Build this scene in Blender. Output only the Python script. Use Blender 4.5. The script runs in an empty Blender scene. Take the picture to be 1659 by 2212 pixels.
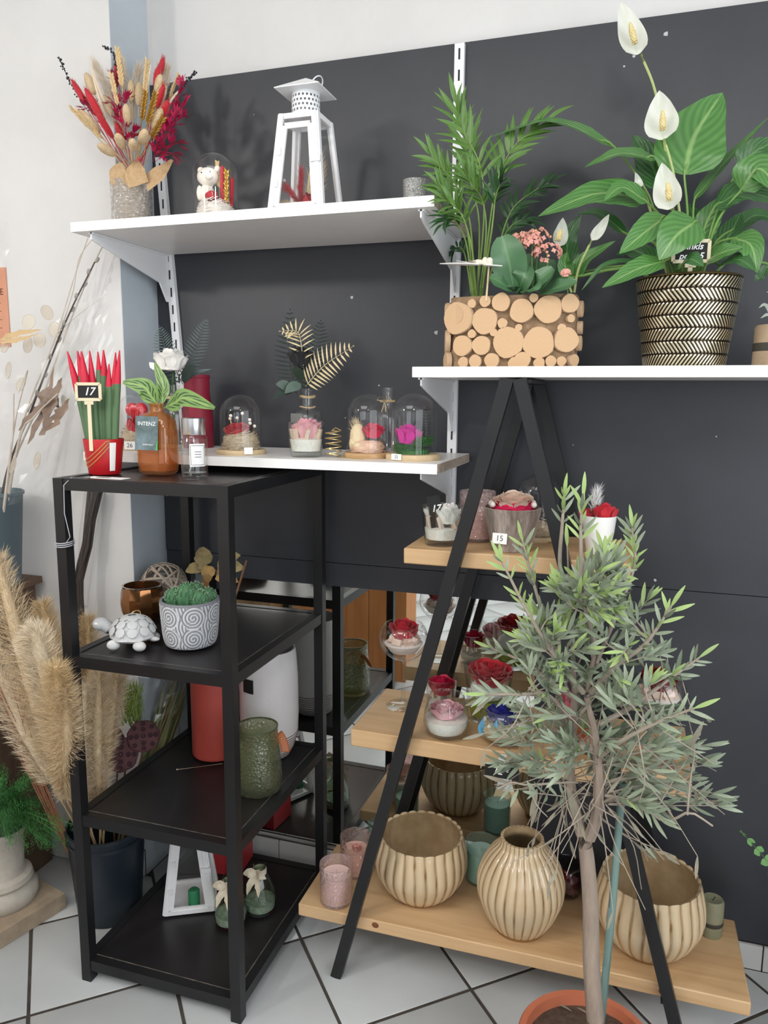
import bpy, bmesh, math, random
from mathutils import Vector, Matrix, Euler
random.seed(7)
PI = math.pi
sc = bpy.context.scene
COL = sc.collection

# ---------------------------------------------------------------- camera, world, lights, exposure
def look_matrix(loc, yaw, pitch, roll):
    fw = Vector((-math.sin(yaw)*math.cos(pitch), math.cos(yaw)*math.cos(pitch), -math.sin(pitch)))
    r = Vector((math.cos(yaw), math.sin(yaw), 0)); u = r.cross(fw)
    c, s = math.cos(roll), math.sin(roll)
    r2 = c*r + s*u; u2 = -s*r + c*u
    return Matrix(((r2.x, u2.x, -fw.x, loc[0]), (r2.y, u2.y, -fw.y, loc[1]), (r2.z, u2.z, -fw.z, loc[2]), (0, 0, 0, 1)))
cd = bpy.data.cameras.new('camera'); cam = bpy.data.objects.new('camera', cd); COL.objects.link(cam)
cd.sensor_fit = 'VERTICAL'; cd.sensor_height = 24.0; cd.lens = 24.0*1657.98/2212; cd.clip_start = 0.02
cam.matrix_world = look_matrix((0.9852, -2.0415, 1.4974), 0.3164, 0.1526, 0.0067)
sc.camera = cam
W = bpy.data.worlds.new('world'); sc.world = W; W.use_nodes = True
W.node_tree.nodes['Background'].inputs[0].default_value = (0.93, 0.97, 1.0, 1); W.node_tree.nodes['Background'].inputs[1].default_value = 0.2
def area(name, loc, target, sx, sy, power, col=(1, 1, 1), spread=180):
    l = bpy.data.lights.new(name, 'AREA'); l.shape = 'RECTANGLE'; l.size = sx; l.size_y = sy; l.energy = power; l.color = col; l.spread = math.radians(spread)
    o = bpy.data.objects.new(name, l); COL.objects.link(o); o.location = loc
    o.rotation_euler = (Vector(target) - Vector(loc)).to_track_quat('-Z', 'Y').to_euler(); return o
def lamp(name, loc, power, radius, col=(1, 1, 1)):
    l = bpy.data.lights.new(name, 'POINT'); l.energy = power; l.shadow_soft_size = radius; l.color = col
    o = bpy.data.objects.new(name, l); COL.objects.link(o); o.location = loc; return o
lamp('ceiling_spot', (-1.5, -3.0, 2.62), 70, 0.12, (1, 0.975, 0.94))
lamp('ceiling_spot', (1.3, -2.6, 2.62), 22, 0.12, (1, 0.98, 0.95))
area('rear_fill_light', (0.6, -4.9, 1.5), (0.6, 0, 1.4), 3.4, 2.0, 22, (0.93, 0.97, 1.0))  # soft daylight-coloured fill added at the unseen rear wall
area('side_window_daylight', (2.54, -2.1, 1.65), (-0.4, -0.6, 1.65), 2.2, 1.9, 50, (0.90, 0.95, 1.0))
area('ceiling_panel', (0.2, -2.2, 2.86), (0.2, -2.2, 0), 1.2, 1.2, 26, (1, 0.98, 0.95))
sc.view_settings.view_transform = 'Standard'; sc.view_settings.look = 'None'
sc.view_settings.gamma = 1.0; sc.view_settings.use_curve_mapping = False; sc.view_settings.exposure = 0.0
sc.cycles.transparent_max_bounces = 32; sc.cycles.max_bounces = 10; sc.cycles.use_denoising = True
sc.cycles.caustics_reflective = True; sc.cycles.sample_clamp_indirect = 4.0; sc.cycles.caustics_refractive = False

# ---------------------------------------------------------------- materials
def lin(h):
    h = h.lstrip('#'); o = []
    for i in (0, 2, 4):
        c = int(h[i:i+2], 16)/255.0
        o.append(c/12.92 if c <= 0.04045 else ((c+0.055)/1.055)**2.4)
    return (o[0], o[1], o[2], 1)
MATS = {}
def new_mat(name):
    m = bpy.data.materials.new(name); m.use_nodes = True; nt = m.node_tree
    return m, nt, nt.nodes['Principled BSDF']
def coords(nt, scale=(1, 1, 1), kind='Object'):
    tc = nt.nodes.new('ShaderNodeTexCoord'); mp = nt.nodes.new('ShaderNodeMapping'); mp.inputs['Scale'].default_value = scale
    nt.links.new(tc.outputs[kind], mp.inputs[0]); return mp.outputs[0]
def ramp(nt, fac, stops):
    r = nt.nodes.new('ShaderNodeValToRGB'); e = r.color_ramp.elements
    while len(e) < len(stops): e.new(0.5)
    for i, (p, c) in enumerate(stops): e[i].position = p; e[i].color = c
    nt.links.new(fac, r.inputs[0]); return r.outputs[0]
def pm(name, col, rough=0.5, metal=0.0, col2=None, vscale=6.0, bump=0.0, bscale=80.0, spec=0.5, coat=0.0, sub=0.0, trans=0.0, stretch=(1, 1, 1), ior=1.45, alpha=1.0, sheen=0.0):
    if name in MATS: return MATS[name]
    m, nt, b = new_mat(name)
    b.inputs['Base Color'].default_value = lin(col); b.inputs['Roughness'].default_value = rough; b.inputs['Metallic'].default_value = metal
    b.inputs['Specular IOR Level'].default_value = spec; b.inputs['Coat Weight'].default_value = coat; b.inputs['Coat Roughness'].default_value = 0.08
    b.inputs['Transmission Weight'].default_value = trans; b.inputs['IOR'].default_value = ior; b.inputs['Alpha'].default_value = alpha
    b.inputs['Sheen Weight'].default_value = sheen
    if sub: b.inputs['Subsurface Weight'].default_value = sub; b.inputs['Subsurface Radius'].default_value = (0.01, 0.006, 0.004); b.inputs['Subsurface Scale'].default_value = 0.6
    if col2 or bump: v = coords(nt, stretch)
    if col2:
        n = nt.nodes.new('ShaderNodeTexNoise'); n.inputs['Scale'].default_value = vscale; n.inputs['Detail'].default_value = 6; n.inputs['Roughness'].default_value = 0.65
        nt.links.new(v, n.inputs[0]); nt.links.new(ramp(nt, n.outputs[0], [(0.32, lin(col)), (0.68, lin(col2))]), b.inputs['Base Color'])
    if bump:
        n = nt.nodes.new('ShaderNodeTexNoise'); n.inputs['Scale'].default_value = bscale; n.inputs['Detail'].default_value = 5
        nt.links.new(v, n.inputs[0]); bp = nt.nodes.new('ShaderNodeBump'); bp.inputs['Strength'].default_value = bump; bp.inputs['Distance'].default_value = 0.004
        nt.links.new(n.outputs[0], bp.inputs['Height']); nt.links.new(bp.outputs[0], b.inputs['Normal'])
    MATS[name] = m; return m
def glass(name, tint='#ffffff', refl=1.0, rough=0.015, bump=0.0, bscale=60.0, kind='noise', op=0.0, opcol='#ffffff'):
    """thin clear glass: see-through with a mirror-like sheen that grows at grazing angles"""
    if name in MATS: return MATS[name]
    m = bpy.data.materials.new(name); m.use_nodes = True; nt = m.node_tree; nt.nodes.clear()
    out = nt.nodes.new('ShaderNodeOutputMaterial'); tr = nt.nodes.new('ShaderNodeBsdfTransparent'); tr.inputs[0].default_value = lin(tint)
    gl = nt.nodes.new('ShaderNodeBsdfGlossy'); gl.inputs['Roughness'].default_value = rough
    lw = nt.nodes.new('ShaderNodeLayerWeight'); lw.inputs[0].default_value = 0.5
    pw = nt.nodes.new('ShaderNodeMath'); pw.operation = 'POWER'; pw.inputs[1].default_value = 4.0; nt.links.new(lw.outputs['Facing'], pw.inputs[0])
    ma = nt.nodes.new('ShaderNodeMath'); ma.operation = 'MULTIPLY_ADD'; ma.inputs[1].default_value = 0.55*refl; ma.inputs[2].default_value = 0.045*refl; nt.links.new(pw.outputs[0], ma.inputs[0])
    mx = nt.nodes.new('ShaderNodeMixShader'); nt.links.new(ma.outputs[0], mx.inputs[0]); nt.links.new(tr.outputs[0], mx.inputs[1]); nt.links.new(gl.outputs[0], mx.inputs[2])
    if bump:
        v = coords(nt)
        if kind == 'voronoi':
            n = nt.nodes.new('ShaderNodeTexVoronoi'); n.inputs['Scale'].default_value = bscale
        else:
            n = nt.nodes.new('ShaderNodeTexNoise'); n.inputs['Scale'].default_value = bscale; n.inputs['Detail'].default_value = 3
        nt.links.new(v, n.inputs[0]); bp = nt.nodes.new('ShaderNodeBump'); bp.inputs['Strength'].default_value = bump; bp.inputs['Distance'].default_value = 0.01
        nt.links.new(n.outputs[0], bp.inputs['Height']); nt.links.new(bp.outputs[0], gl.inputs['Normal']); nt.links.new(bp.outputs[0], lw.inputs['Normal'])
    last = mx.outputs[0]
    if op:
        df = nt.nodes.new('ShaderNodeBsdfDiffuse'); df.inputs[0].default_value = lin(opcol)
        m2 = nt.nodes.new('ShaderNodeMixShader'); m2.inputs[0].default_value = op; nt.links.new(last, m2.inputs[1]); nt.links.new(df.outputs[0], m2.inputs[2]); last = m2.outputs[0]
    nt.links.new(last, out.inputs[0]); MATS[name] = m; return m
def wood(name, c1, c2, c3, scale=(1.2, 14, 14), rough=0.5):
    m, nt, b = new_mat(name); v = coords(nt, scale)
    n = nt.nodes.new('ShaderNodeTexNoise'); n.inputs['Scale'].default_value = 2.2; n.inputs['Detail'].default_value = 8; n.inputs['Distortion'].default_value = 0.6; nt.links.new(v, n.inputs[0])
    nt.links.new(ramp(nt, n.outputs[0], [(0.25, lin(c1)), (0.5, lin(c2)), (0.78, lin(c3))]), b.inputs['Base Color'])
    b.inputs['Roughness'].default_value = rough
    bp = nt.nodes.new('ShaderNodeBump'); bp.inputs['Strength'].default_value = 0.12; bp.inputs['Distance'].default_value = 0.002; nt.links.new(n.outputs[0], bp.inputs['Height']); nt.links.new(bp.outputs[0], b.inputs['Normal'])
    MATS[name] = m; return m
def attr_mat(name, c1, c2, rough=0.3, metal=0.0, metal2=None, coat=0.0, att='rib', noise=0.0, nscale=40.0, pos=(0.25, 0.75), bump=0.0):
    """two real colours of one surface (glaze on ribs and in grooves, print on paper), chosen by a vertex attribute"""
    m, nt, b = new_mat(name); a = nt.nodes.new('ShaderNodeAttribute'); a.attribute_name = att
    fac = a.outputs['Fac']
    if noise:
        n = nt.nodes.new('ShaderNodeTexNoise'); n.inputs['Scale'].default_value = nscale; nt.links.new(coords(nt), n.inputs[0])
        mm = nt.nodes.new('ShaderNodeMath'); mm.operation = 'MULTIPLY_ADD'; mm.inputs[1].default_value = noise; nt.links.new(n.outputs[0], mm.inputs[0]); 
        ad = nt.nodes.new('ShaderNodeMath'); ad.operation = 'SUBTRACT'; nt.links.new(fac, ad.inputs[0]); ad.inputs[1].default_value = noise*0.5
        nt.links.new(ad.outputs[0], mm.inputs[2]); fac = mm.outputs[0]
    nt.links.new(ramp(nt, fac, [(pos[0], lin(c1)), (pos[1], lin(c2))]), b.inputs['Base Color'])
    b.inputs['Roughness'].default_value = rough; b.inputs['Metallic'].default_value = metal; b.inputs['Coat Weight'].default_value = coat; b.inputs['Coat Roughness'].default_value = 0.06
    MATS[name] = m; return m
def leaf_mat(name, c1, c2, cv, rough=0.35, veins=9.0, coat=0.15, tr=0.12, patch=False):
    """leaf with a pale midrib and fine side veins, drawn along the blade's own u (across) and v (along)"""
    m, nt, b = new_mat(name); uv = nt.nodes.new('ShaderNodeUVMap'); sp = nt.nodes.new('ShaderNodeSeparateXYZ'); nt.links.new(uv.outputs[0], sp.inputs[0])
    sb = nt.nodes.new('ShaderNodeMath'); sb.operation = 'SUBTRACT'; nt.links.new(sp.outputs[0], sb.inputs[0]); sb.inputs[1].default_value = 0.5
    ab = nt.nodes.new('ShaderNodeMath'); ab.operation = 'ABSOLUTE'; nt.links.new(sb.outputs[0], ab.inputs[0])
    dv = nt.nodes.new('ShaderNodeMath'); dv.operation = 'MULTIPLY_ADD'; nt.links.new(ab.outputs[0], dv.inputs[0]); dv.inputs[1].default_value = -0.9; nt.links.new(sp.outputs[1], dv.inputs[2])
    sn = nt.nodes.new('ShaderNodeMath'); sn.operation = 'MULTIPLY'; nt.links.new(dv.outputs[0], sn.inputs[0]); sn.inputs[1].default_value = veins*6.283
    s2 = nt.nodes.new('ShaderNodeMath'); s2.operation = 'SINE'; nt.links.new(sn.outputs[0], s2.inputs[0])
    s3 = nt.nodes.new('ShaderNodeMath'); s3.operation = 'MULTIPLY_ADD'; nt.links.new(s2.outputs[0], s3.inputs[0]); s3.inputs[1].default_value = 0.5; s3.inputs[2].default_value = 0.5
    base = ramp(nt, s3.outputs[0], [(0.1, lin(c1)), (0.9, lin(c2))])
    if patch:
        pk_ = ramp(nt, s3.outputs[0], [(0.50, (0, 0, 0, 1)), (0.58, (1, 1, 1, 1))]); bd_ = ramp(nt, ab.outputs[0], [(0.07, (0, 0, 0, 1)), (0.10, (1, 1, 1, 1)), (0.30, (1, 1, 1, 1)), (0.36, (0, 0, 0, 1))])
        mm_ = nt.nodes.new('ShaderNodeMath'); mm_.operation = 'MULTIPLY'; nt.links.new(pk_, mm_.inputs[0]); nt.links.new(bd_, mm_.inputs[1]); base = ramp(nt, mm_.outputs[0], [(0.3, lin(c1)), (0.7, lin(c2))])
    mid = ramp(nt, ab.outputs[0], [(0.015, (1, 1, 1, 1)), (0.05, (0, 0, 0, 1))])
    mx = nt.nodes.new('ShaderNodeMix'); mx.data_type = 'RGBA'; nt.links.new(mid, mx.inputs[0]); nt.links.new(base, mx.inputs[6]); mx.inputs[7].default_value = lin(cv)
    nt.links.new(mx.outputs[2], b.inputs['Base Color']); b.inputs['Roughness'].default_value = rough; b.inputs['Coat Weight'].default_value = coat; b.inputs['Coat Roughness'].default_value = 0.25
    bp = nt.nodes.new('ShaderNodeBump'); bp.inputs['Strength'].default_value = 0.25; bp.inputs['Distance'].default_value = 0.003; nt.links.new(s3.outputs[0], bp.inputs['Height']); nt.links.new(bp.outputs[0], b.inputs['Normal'])
    if tr:
        t = nt.nodes.new('ShaderNodeBsdfTranslucent'); nt.links.new(mx.outputs[2], t.inputs[0]); ms = nt.nodes.new('ShaderNodeMixShader'); ms.inputs[0].default_value = tr
        nt.links.new(b.outputs[0], ms.inputs[1]); nt.links.new(t.outputs[0], ms.inputs[2]); nt.links.new(ms.outputs[0], nt.nodes['Material Output'].inputs[0])
    MATS[name] = m; return m

# ---------------------------------------------------------------- mesh helpers
def frame(d, up=Vector((0, 0, 1))):
    d = d.normalized(); 
    if abs(d.dot(up)) > 0.98: up = Vector((0, 1, 0))
    x = d.cross(up).normalized(); return x, x.cross(d).normalized()
def bez(pts, n):
    """smooth curve through the given points (Catmull-Rom), n samples"""
    P = [Vector(p) for p in pts]
    if len(P) == 2: return [P[0].lerp(P[1], i/(n-1)) for i in range(n)]
    P = [P[0]*2-P[1]] + P + [P[-1]*2-P[-2]]; out = []; k = len(P)-3
    for i in range(n):
        t = i/(n-1)*k; j = min(int(t), k-1); t -= j; a, b, c, d = P[j:j+4]
        out.append(0.5*((2*b) + (c-a)*t + (2*a-5*b+4*c-d)*t*t + (3*b-a-3*c+d)*t**3))
    return out
class MB:
    def __init__(s): s.v = []; s.f = []; s.mi = []; s.uv = {}; s.att = None
    def add(s, vs, fs, m=0):
        o = len(s.v); s.v += [tuple(v) for v in vs]; s.f += [tuple(i+o for i in f) for f in fs]; s.mi += [m]*len(fs); return o
    def box(s, c, size, rz=0.0, m=0, rot=None):
        R = rot if rot is not None else Matrix.Rotation(rz, 3, 'Z'); c = Vector(c); h = [x/2 for x in size]
        vs = [c + R @ Vector((sx*h[0], sy*h[1], sz*h[2])) for sz in (-1, 1) for sy in (-1, 1) for sx in (-1, 1)]
        s.add(vs, [(0, 2, 3, 1), (4, 5, 7, 6), (0, 1, 5, 4), (2, 6, 7, 3), (0, 4, 6, 2), (1, 3, 7, 5)], m); return s
    def bar(s, a, b, w, h, up=(0, 0, 1), m=0):
        a, b = Vector(a), Vector(b); x, y = frame(b-a, Vector(up)); vs = []
        for p in (a, b):
            for sx, sy in ((-1, -1), (1, -1), (1, 1), (-1, 1)): vs.append(p + x*(sx*w/2) + y*(sy*h/2))
        s.add(vs, [(0, 3, 2, 1), (4, 5, 6, 7), (0, 1, 5, 4), (1, 2, 6, 5), (2, 3, 7, 6), (3, 0, 4, 7)], m); return s
    def tube(s, pts, r, seg=8, m=0, cap=True):
        P = [Vector(p) for p in pts]; n = len(P); R = r if isinstance(r, (list, tuple)) else [r]*n; vs = []; fs = []
        x0 = None
        for i, p in enumerate(P):
            d = (P[min(i+1, n-1)] - P[max(i-1, 0)])
            if d.length < 1e-9: d = Vector((0, 0, 1))
            d.normalize()
            if x0 is None: x, y = frame(d)
            else:
                x = (x0 - d*x0.dot(d)); x = x.normalized() if x.length > 1e-6 else frame(d)[0]; y = d.cross(x)
            x0 = x
            for k in range(seg): t = 2*PI*k/seg; vs.append(p + (x*math.cos(t) + y*math.sin(t))*R[i])
        for i in range(n-1):
            for k in range(seg): a = i*seg+k; b = i*seg+(k+1) % seg; fs.append((a, b, b+seg, a+seg))
        if cap: fs.append(tuple(range(seg))[::-1]); fs.append(tuple((n-1)*seg+k for k in range(seg)))
        s.add(vs, fs, m); return s
    def lathe(s, prof, seg=32, c=(0, 0, 0), m=0, fn=None, sx=1.0, sy=1.0):
        c = Vector(c); vs = []; fs = []; rows = []
        for i, (r, z) in enumerate(prof):
            if r < 1e-6: rows.append([len(vs)]); vs.append(c + Vector((0, 0, z)))
            else:
                row = []
                for k in range(seg):
                    t = 2*PI*k/seg; rr = fn(r, z, t, i) if fn else r
                    row.append(len(vs)); vs.append(c + Vector((rr*math.cos(t)*sx, rr*math.sin(t)*sy, z)))
                rows.append(row)
        for a, b in zip(rows, rows[1:]):
            for k in range(seg):
                k2 = (k+1) % seg
                if len(a) == 1 and len(b) == 1: continue
                if len(a) == 1: fs.append((a[0], b[k2], b[k]))
                elif len(b) == 1: fs.append((a[k], a[k2], b[0]))
                else: fs.append((a[k], a[k2], b[k2], b[k]))
        s.add(vs, fs, m); return s
    def ell(s, c, rad, seg=12, ring=8, m=0, R=None):
        c = Vector(c); rad = (rad, rad, rad) if isinstance(rad, (int, float)) else rad; vs = []; fs = []
        R = R or Matrix.Identity(3)
        for i in range(ring+1):
            ph = PI*i/ring
            if i in (0, ring): vs.append(c + R @ Vector((0, 0, rad[2]*math.cos(ph)))); continue
            for k in range(seg): t = 2*PI*k/seg; vs.append(c + R @ Vector((rad[0]*math.sin(ph)*math.cos(t), rad[1]*math.sin(ph)*math.sin(t), rad[2]*math.cos(ph))))
        for k in range(seg): fs.append((0, 1+k, 1+(k+1) % seg))
        for i in range(ring-2):
            for k in range(seg): a = 1+i*seg+k; b = 1+i*seg+(k+1) % seg; fs.append((a, a+seg, b+seg, b))
        l = len(vs)-1; o = 1+(ring-2)*seg
        for k in range(seg): fs.append((o+k, l, o+(k+1) % seg))
        s.add(vs, fs, m); return s
    def blade(s, path, width, nrm, n=12, fold=0.25, shape=None, cup=0.0, wav=0.0, cols=4, m=0):
        """leaf blade along a path; shape(t)->relative half width; nrm = the way its face looks"""
        P = bez(path, n); nrm = Vector(nrm); vs = []; fs = []; w1 = cols+1; uv = []
        shape = shape or (lambda t: math.sin(PI*min(1, t**0.75*0.97+0.03))**0.85)
        for i, p in enumerate(P):
            t = i/(n-1); d = (P[min(i+1, n-1)]-P[max(i-1, 0)]).normalized(); x = d.cross(nrm)
            x = x.normalized() if x.length > 1e-5 else frame(d)[0]; y = x.cross(d).normalized(); hw = width/2*max(0.012, shape(t))
            for k in range(w1):
                a = 2*k/cols-1
                vs.append(p + x*(a*hw) + y*(abs(a)*hw*fold + a*a*cup*hw + wav*hw*math.sin(t*19+a*3)*abs(a))); uv.append((k/cols, t))
        for i in range(n-1):
            for k in range(cols): a = i*w1+k; fs.append((a, a+1, a+1+w1, a+w1))
        o = s.add(vs, fs, m)
        for i, q in enumerate(uv): s.uv[o+i] = q
        return s
    def fibers(s, n, src, length, width, m=0, curl=0.4):
        """n hair-thin triangles; src() -> (point, direction)"""
        for _ in range(n):
            p, d = src(); d = d.normalized(); L = length*random.uniform(0.5, 1.2); sd = d.cross(Vector((random.uniform(-1, 1), random.uniform(-1, 1), random.uniform(-1, 1)))).normalized()
            b = sd.cross(d)*random.uniform(-curl, curl)*L; mid = p+d*L*0.55+b*0.3
            s.add([p-sd*width/2, p+sd*width/2, mid+sd*width*0.4, mid-sd*width*0.4, p+d*L+b], [(0, 1, 2, 3), (3, 2, 4)], m)
        return s
    def build(s, name, mats, parent=None, smooth=True, angle=40, world=False, loc=None, kind=None, label=None):
        me = bpy.data.meshes.new(name); V = s.v
        if world and parent is not None:
            o = Vector((0, 0, 0)); p = parent
            while p is not None: o += p.location; p = p.parent
            V = [(v[0]-o.x, v[1]-o.y, v[2]-o.z) for v in V]
        me.from_pydata(V, [], s.f)
        for mt in (mats if isinstance(mats, (list, tuple)) else [mats]): me.materials.append(mt)
        if any(s.mi): me.polygons.foreach_set('material_index', s.mi)
        if s.uv:
            u = me.uv_layers.new(name='UVMap')
            for l in me.loops: u.data[l.index].uv = s.uv.get(l.vertex_index, (0, 0))
        if s.att:
            a = me.attributes.new(s.att[0], 'FLOAT', 'POINT'); a.data.foreach_set('value', s.att[1])
        if smooth:
            me.polygons.foreach_set('use_smooth', [True]*len(me.polygons))
            if angle < 180: me.set_sharp_from_angle(angle=math.radians(angle))
        me.update()
        ob = bpy.data.objects.new(name, me); COL.objects.link(ob)
        if parent is not None: ob.parent = parent
        if loc is not None: ob.location = loc
        if kind: ob['kind'] = kind
        if label: ob['label'] = label
        return ob
def tag(o, label, cat, group=None):
    o['label'] = label; o['category'] = cat
    if group: o['group'] = group
    return o
def thing(name, label, cat, loc=(0, 0, 0), rz=0.0, group=None):
    o = bpy.data.objects.new(name, None); COL.objects.link(o); o.location = loc; o.rotation_euler = (0, 0, rz); o.empty_display_size = 0.02
    return tag(o, label, cat, group)
def inst(me, name, parent, M):
    o = bpy.data.objects.new(name, me); COL.objects.link(o); o.parent = parent; o.matrix_local = M; return o
def basis(p, d, n, sl=1.0, sw=1.0, st=None):
    """local +Y runs along d, local +Z looks along n"""
    d = Vector(d).normalized(); x = d.cross(Vector(n)); x = x.normalized() if x.length > 1e-5 else frame(d)[0]; z = x.cross(d); st = sw if st is None else st
    return Matrix(((x.x*sw, d.x*sl, z.x*st, p[0]), (x.y*sw, d.y*sl, z.y*st, p[1]), (x.z*sw, d.z*sl, z.z*st, p[2]), (0, 0, 0, 1)))
def text(parent, body, size, loc, rot, m, name='lettering', shear=0.0, ext=0.0004, thick=0.0):
    cu = bpy.data.curves.new(name, 'FONT'); cu.body = body; cu.size = size; cu.align_x = 'CENTER'; cu.align_y = 'CENTER'; cu.extrude = ext; cu.shear = shear; cu.offset = thick; cu.resolution_u = 3
    t = bpy.data.objects.new(name, cu); COL.objects.link(t); bpy.context.view_layer.update()
    me = bpy.data.meshes.new_from_object(t.evaluated_get(bpy.context.evaluated_depsgraph_get())); me.materials.clear(); me.materials.append(m); bpy.data.objects.remove(t)
    o = bpy.data.objects.new(name, me); COL.objects.link(o); o.parent = parent; o.location = loc; o.rotation_euler = rot; return o
def rnd(a, b): return random.uniform(a, b)
FRONT = (PI/2, 0, 0)          # lettering that stands up and faces the room

# ---------------------------------------------------------------- shared materials
white_paint = pm('white_wall_paint', '#dcdbda', 0.75, col2='#d4d3d2', vscale=3, bump=0.08, bscale=30)
blue_grey = pm('pale_blue_grey', '#c0c9d0', 0.7, col2='#b6c0c8', vscale=4)
black_board = pm('black_board_paint', '#3b3d42', 0.36, col2='#34363b', vscale=2.5, bump=0.05, bscale=14, spec=0.45)
black_metal = pm('black_metal', '#17181a', 0.38, spec=0.5, col2='#1d1d1f', vscale=9, bump=0.03)
black_shelf = pm('black_shelf_laminate', '#1b1a1b', 0.34, col2='#232021', vscale=5, bump=0.04, bscale=40)
worn_edge = pm('worn_shelf_edge', '#6d665f', 0.7, col2='#3a3633', vscale=40)
white_lam = pm('white_laminate', '#f1efed', 0.35, col2='#e9e7e5', vscale=4)
white_metal = pm('white_metal', '#e9eaec', 0.35, spec=0.5)
pine = wood('pine_plank', '#cfae86', '#c7a47a', '#b48e64')
pine_dark = wood('pine_counter', '#cf9055', '#c27f45', '#a86a36', scale=(10, 10, 1.0))
chipboard = pm('chipboard_edge', '#b9ab9c', 0.85, col2='#8f8175', vscale=90)
clear = glass('clear_glass')
clear_thick = glass('clear_glass_thick', '#fbfdfc', 1.4)
paper = pm('white_paper', '#f1f0ee', 0.8)
slate = pm('black_slate_card', '#191919', 0.7)
chalk = pm('white_chalk', '#f4f4f4', 0.9)
lightwood = wood('light_wood', '#d9c3a2', '#cfb792', '#b99f78', scale=(3, 18, 18))
sisal = pm('cream_sisal', '#d9cbb4', 0.9, col2='#b9a583', vscale=60, bump=0.9, bscale=160, stretch=(1, 1, 4))
string = pm('jute_string', '#c5ad86', 0.9)
gold_wire = pm('gold_wire', '#d8c08a', 0.25, metal=1.0)
pearl = pm('pearl', '#efe6dc', 0.2, coat=0.6)

# ================================================================ THE ROOM
def struct(o): o['kind'] = 'structure'; return o
XL, YP = -0.405, -0.170            # corner of the pier: its return face and its front face
RX0, RX1, RY0 = -2.2, 2.6, -5.0    # room limits
# floor slab (dark grout shows between the tiles) and its tiles, laid diagonally
fm = MB(); fm.box(((RX0+RX1)/2, (RY0+0.1)/2, -0.0115), (RX1-RX0, 0.1-RY0, 0.02))
grout = pm('dark_grout', '#4d463f', 0.9, col2='#39342f', vscale=20)
floor = struct(fm.build('floor', grout))
tile_m = pm('white_floor_tile', '#c2c5c6', 0.22, col2='#b6babc', vscale=2.0, spec=0.5, bump=0.02, bscale=8)
def clip(poly, nx, ny, d):         # keep nx*x+ny*y <= d
    out = []
    for i, a in enumerate(poly):
        b = poly[(i+1) % len(poly)]; fa, fb = nx*a[0]+ny*a[1]-d, nx*b[0]+ny*b[1]-d
        if fa <= 0: out.append(a)
        if (fa < 0) != (fb < 0) and abs(fa-fb) > 1e-12: t = fa/(fa-fb); out.append((a[0]+(b[0]-a[0])*t, a[1]+(b[1]-a[1])*t))
    return out
ang = math.radians(41.5); e1 = (math.cos(ang), math.sin(ang)); e2 = (-math.sin(ang), math.cos(ang)); TS, GR = 0.3445, 0.0042
def tile_poly(i, j):
    a0, a1 = -0.0545+i*TS+GR, -0.0545+(i+1)*TS-GR; b0, b1 = -0.3235+j*TS+GR, -0.3235+(j+1)*TS-GR
    return [(e1[0]*a+e2[0]*b, e1[1]*a+e2[1]*b) for a, b in ((a0, b0), (a1, b0), (a1, b1), (a0, b1))]
tlist = []
for i in range(-14, 14):
    for j in range(-14, 14):
        pl = tile_poly(i, j); cx = sum(p[0] for p in pl)/4; cy = sum(p[1] for p in pl)/4
        for nx, ny, d in ((1, 0, RX1-0.01), (-1, 0, -RX0-0.01), (0, -1, -RY0-0.01), (0, 1, -0.006)): pl = clip(pl, nx, ny, d) if pl else pl
        if not pl: continue
        if cx < XL or min(p[0] for p in pl) < XL:      # against the pier
            if max(p[1] for p in pl) > YP:
                pl = clip(pl, 0, 1, YP-0.006) if cx < XL+0.02 or cy < YP else clip(pl, -1, 0, -XL-0.004)
        if len(pl) >= 3: tlist.append((math.hypot(cx-0.6, cy+0.7), pl))
tlist.sort(key=lambda t: t[0])
rest = MB()
for q, (_, pl) in enumerate(tlist):
    b = MB() if q < 240 else rest; n = len(pl); cx = sum(p[0] for p in pl)/n; cy = sum(p[1] for p in pl)/n
    tp = [(cx+(p[0]-cx)*0.988, cy+(p[1]-cy)*0.988, 0.0) for p in pl]
    b.add([(p[0], p[1], -0.006) for p in pl]+[(p[0], p[1], -0.0012) for p in pl]+tp,
          [tuple(range(2*n, 3*n))] + [(k, (k+1) % n, n+(k+1) % n, n+k) for k in range(n)] + [(n+k, n+(k+1) % n, 2*n+(k+1) % n, 2*n+k) for k in range(n)])
    if q < 240: b.build('tile', tile_m, floor, angle=60)
if rest.v: rest.build('tile_field', tile_m, floor, angle=60, kind='stuff')
# walls
wb = struct(MB().box(((XL+RX1)/2, 0.075, 1.45), (RX1-XL, 0.10, 2.9)).build('wall_back', white_paint))
pb = MB(); pb.box(((XL+RX1)/2, 0.0125, (1.0095+2.3714)/2), (RX1-XL-0.004, 0.025, 2.3714-1.0095)); pb.build('board', black_board, wb, smooth=False, label='large black painted board')
pb = MB(); pb.box(((XL+0.757)/2, 0.0125, (0.9385+1.0075)/2), (0.757-XL-0.004, 0.025, 1.0075-0.9385)); pb.build('board', black_board, wb, smooth=False, label='black board strip above the mirror')
pb = MB(); pb.box(((0.759+RX1)/2, 0.0125, (0.076+1.0075)/2), (RX1-0.759, 0.025, 1.0075-0.076)); pb.build('board', black_board, wb, smooth=False, label='black board beside the mirror')
pb = MB(); pb.box((-0.365, -0.003, 1.28), (0.07, 0.006, 0.54)); pb.build('board', black_board, wb, smooth=False)
chips = MB()
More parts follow.
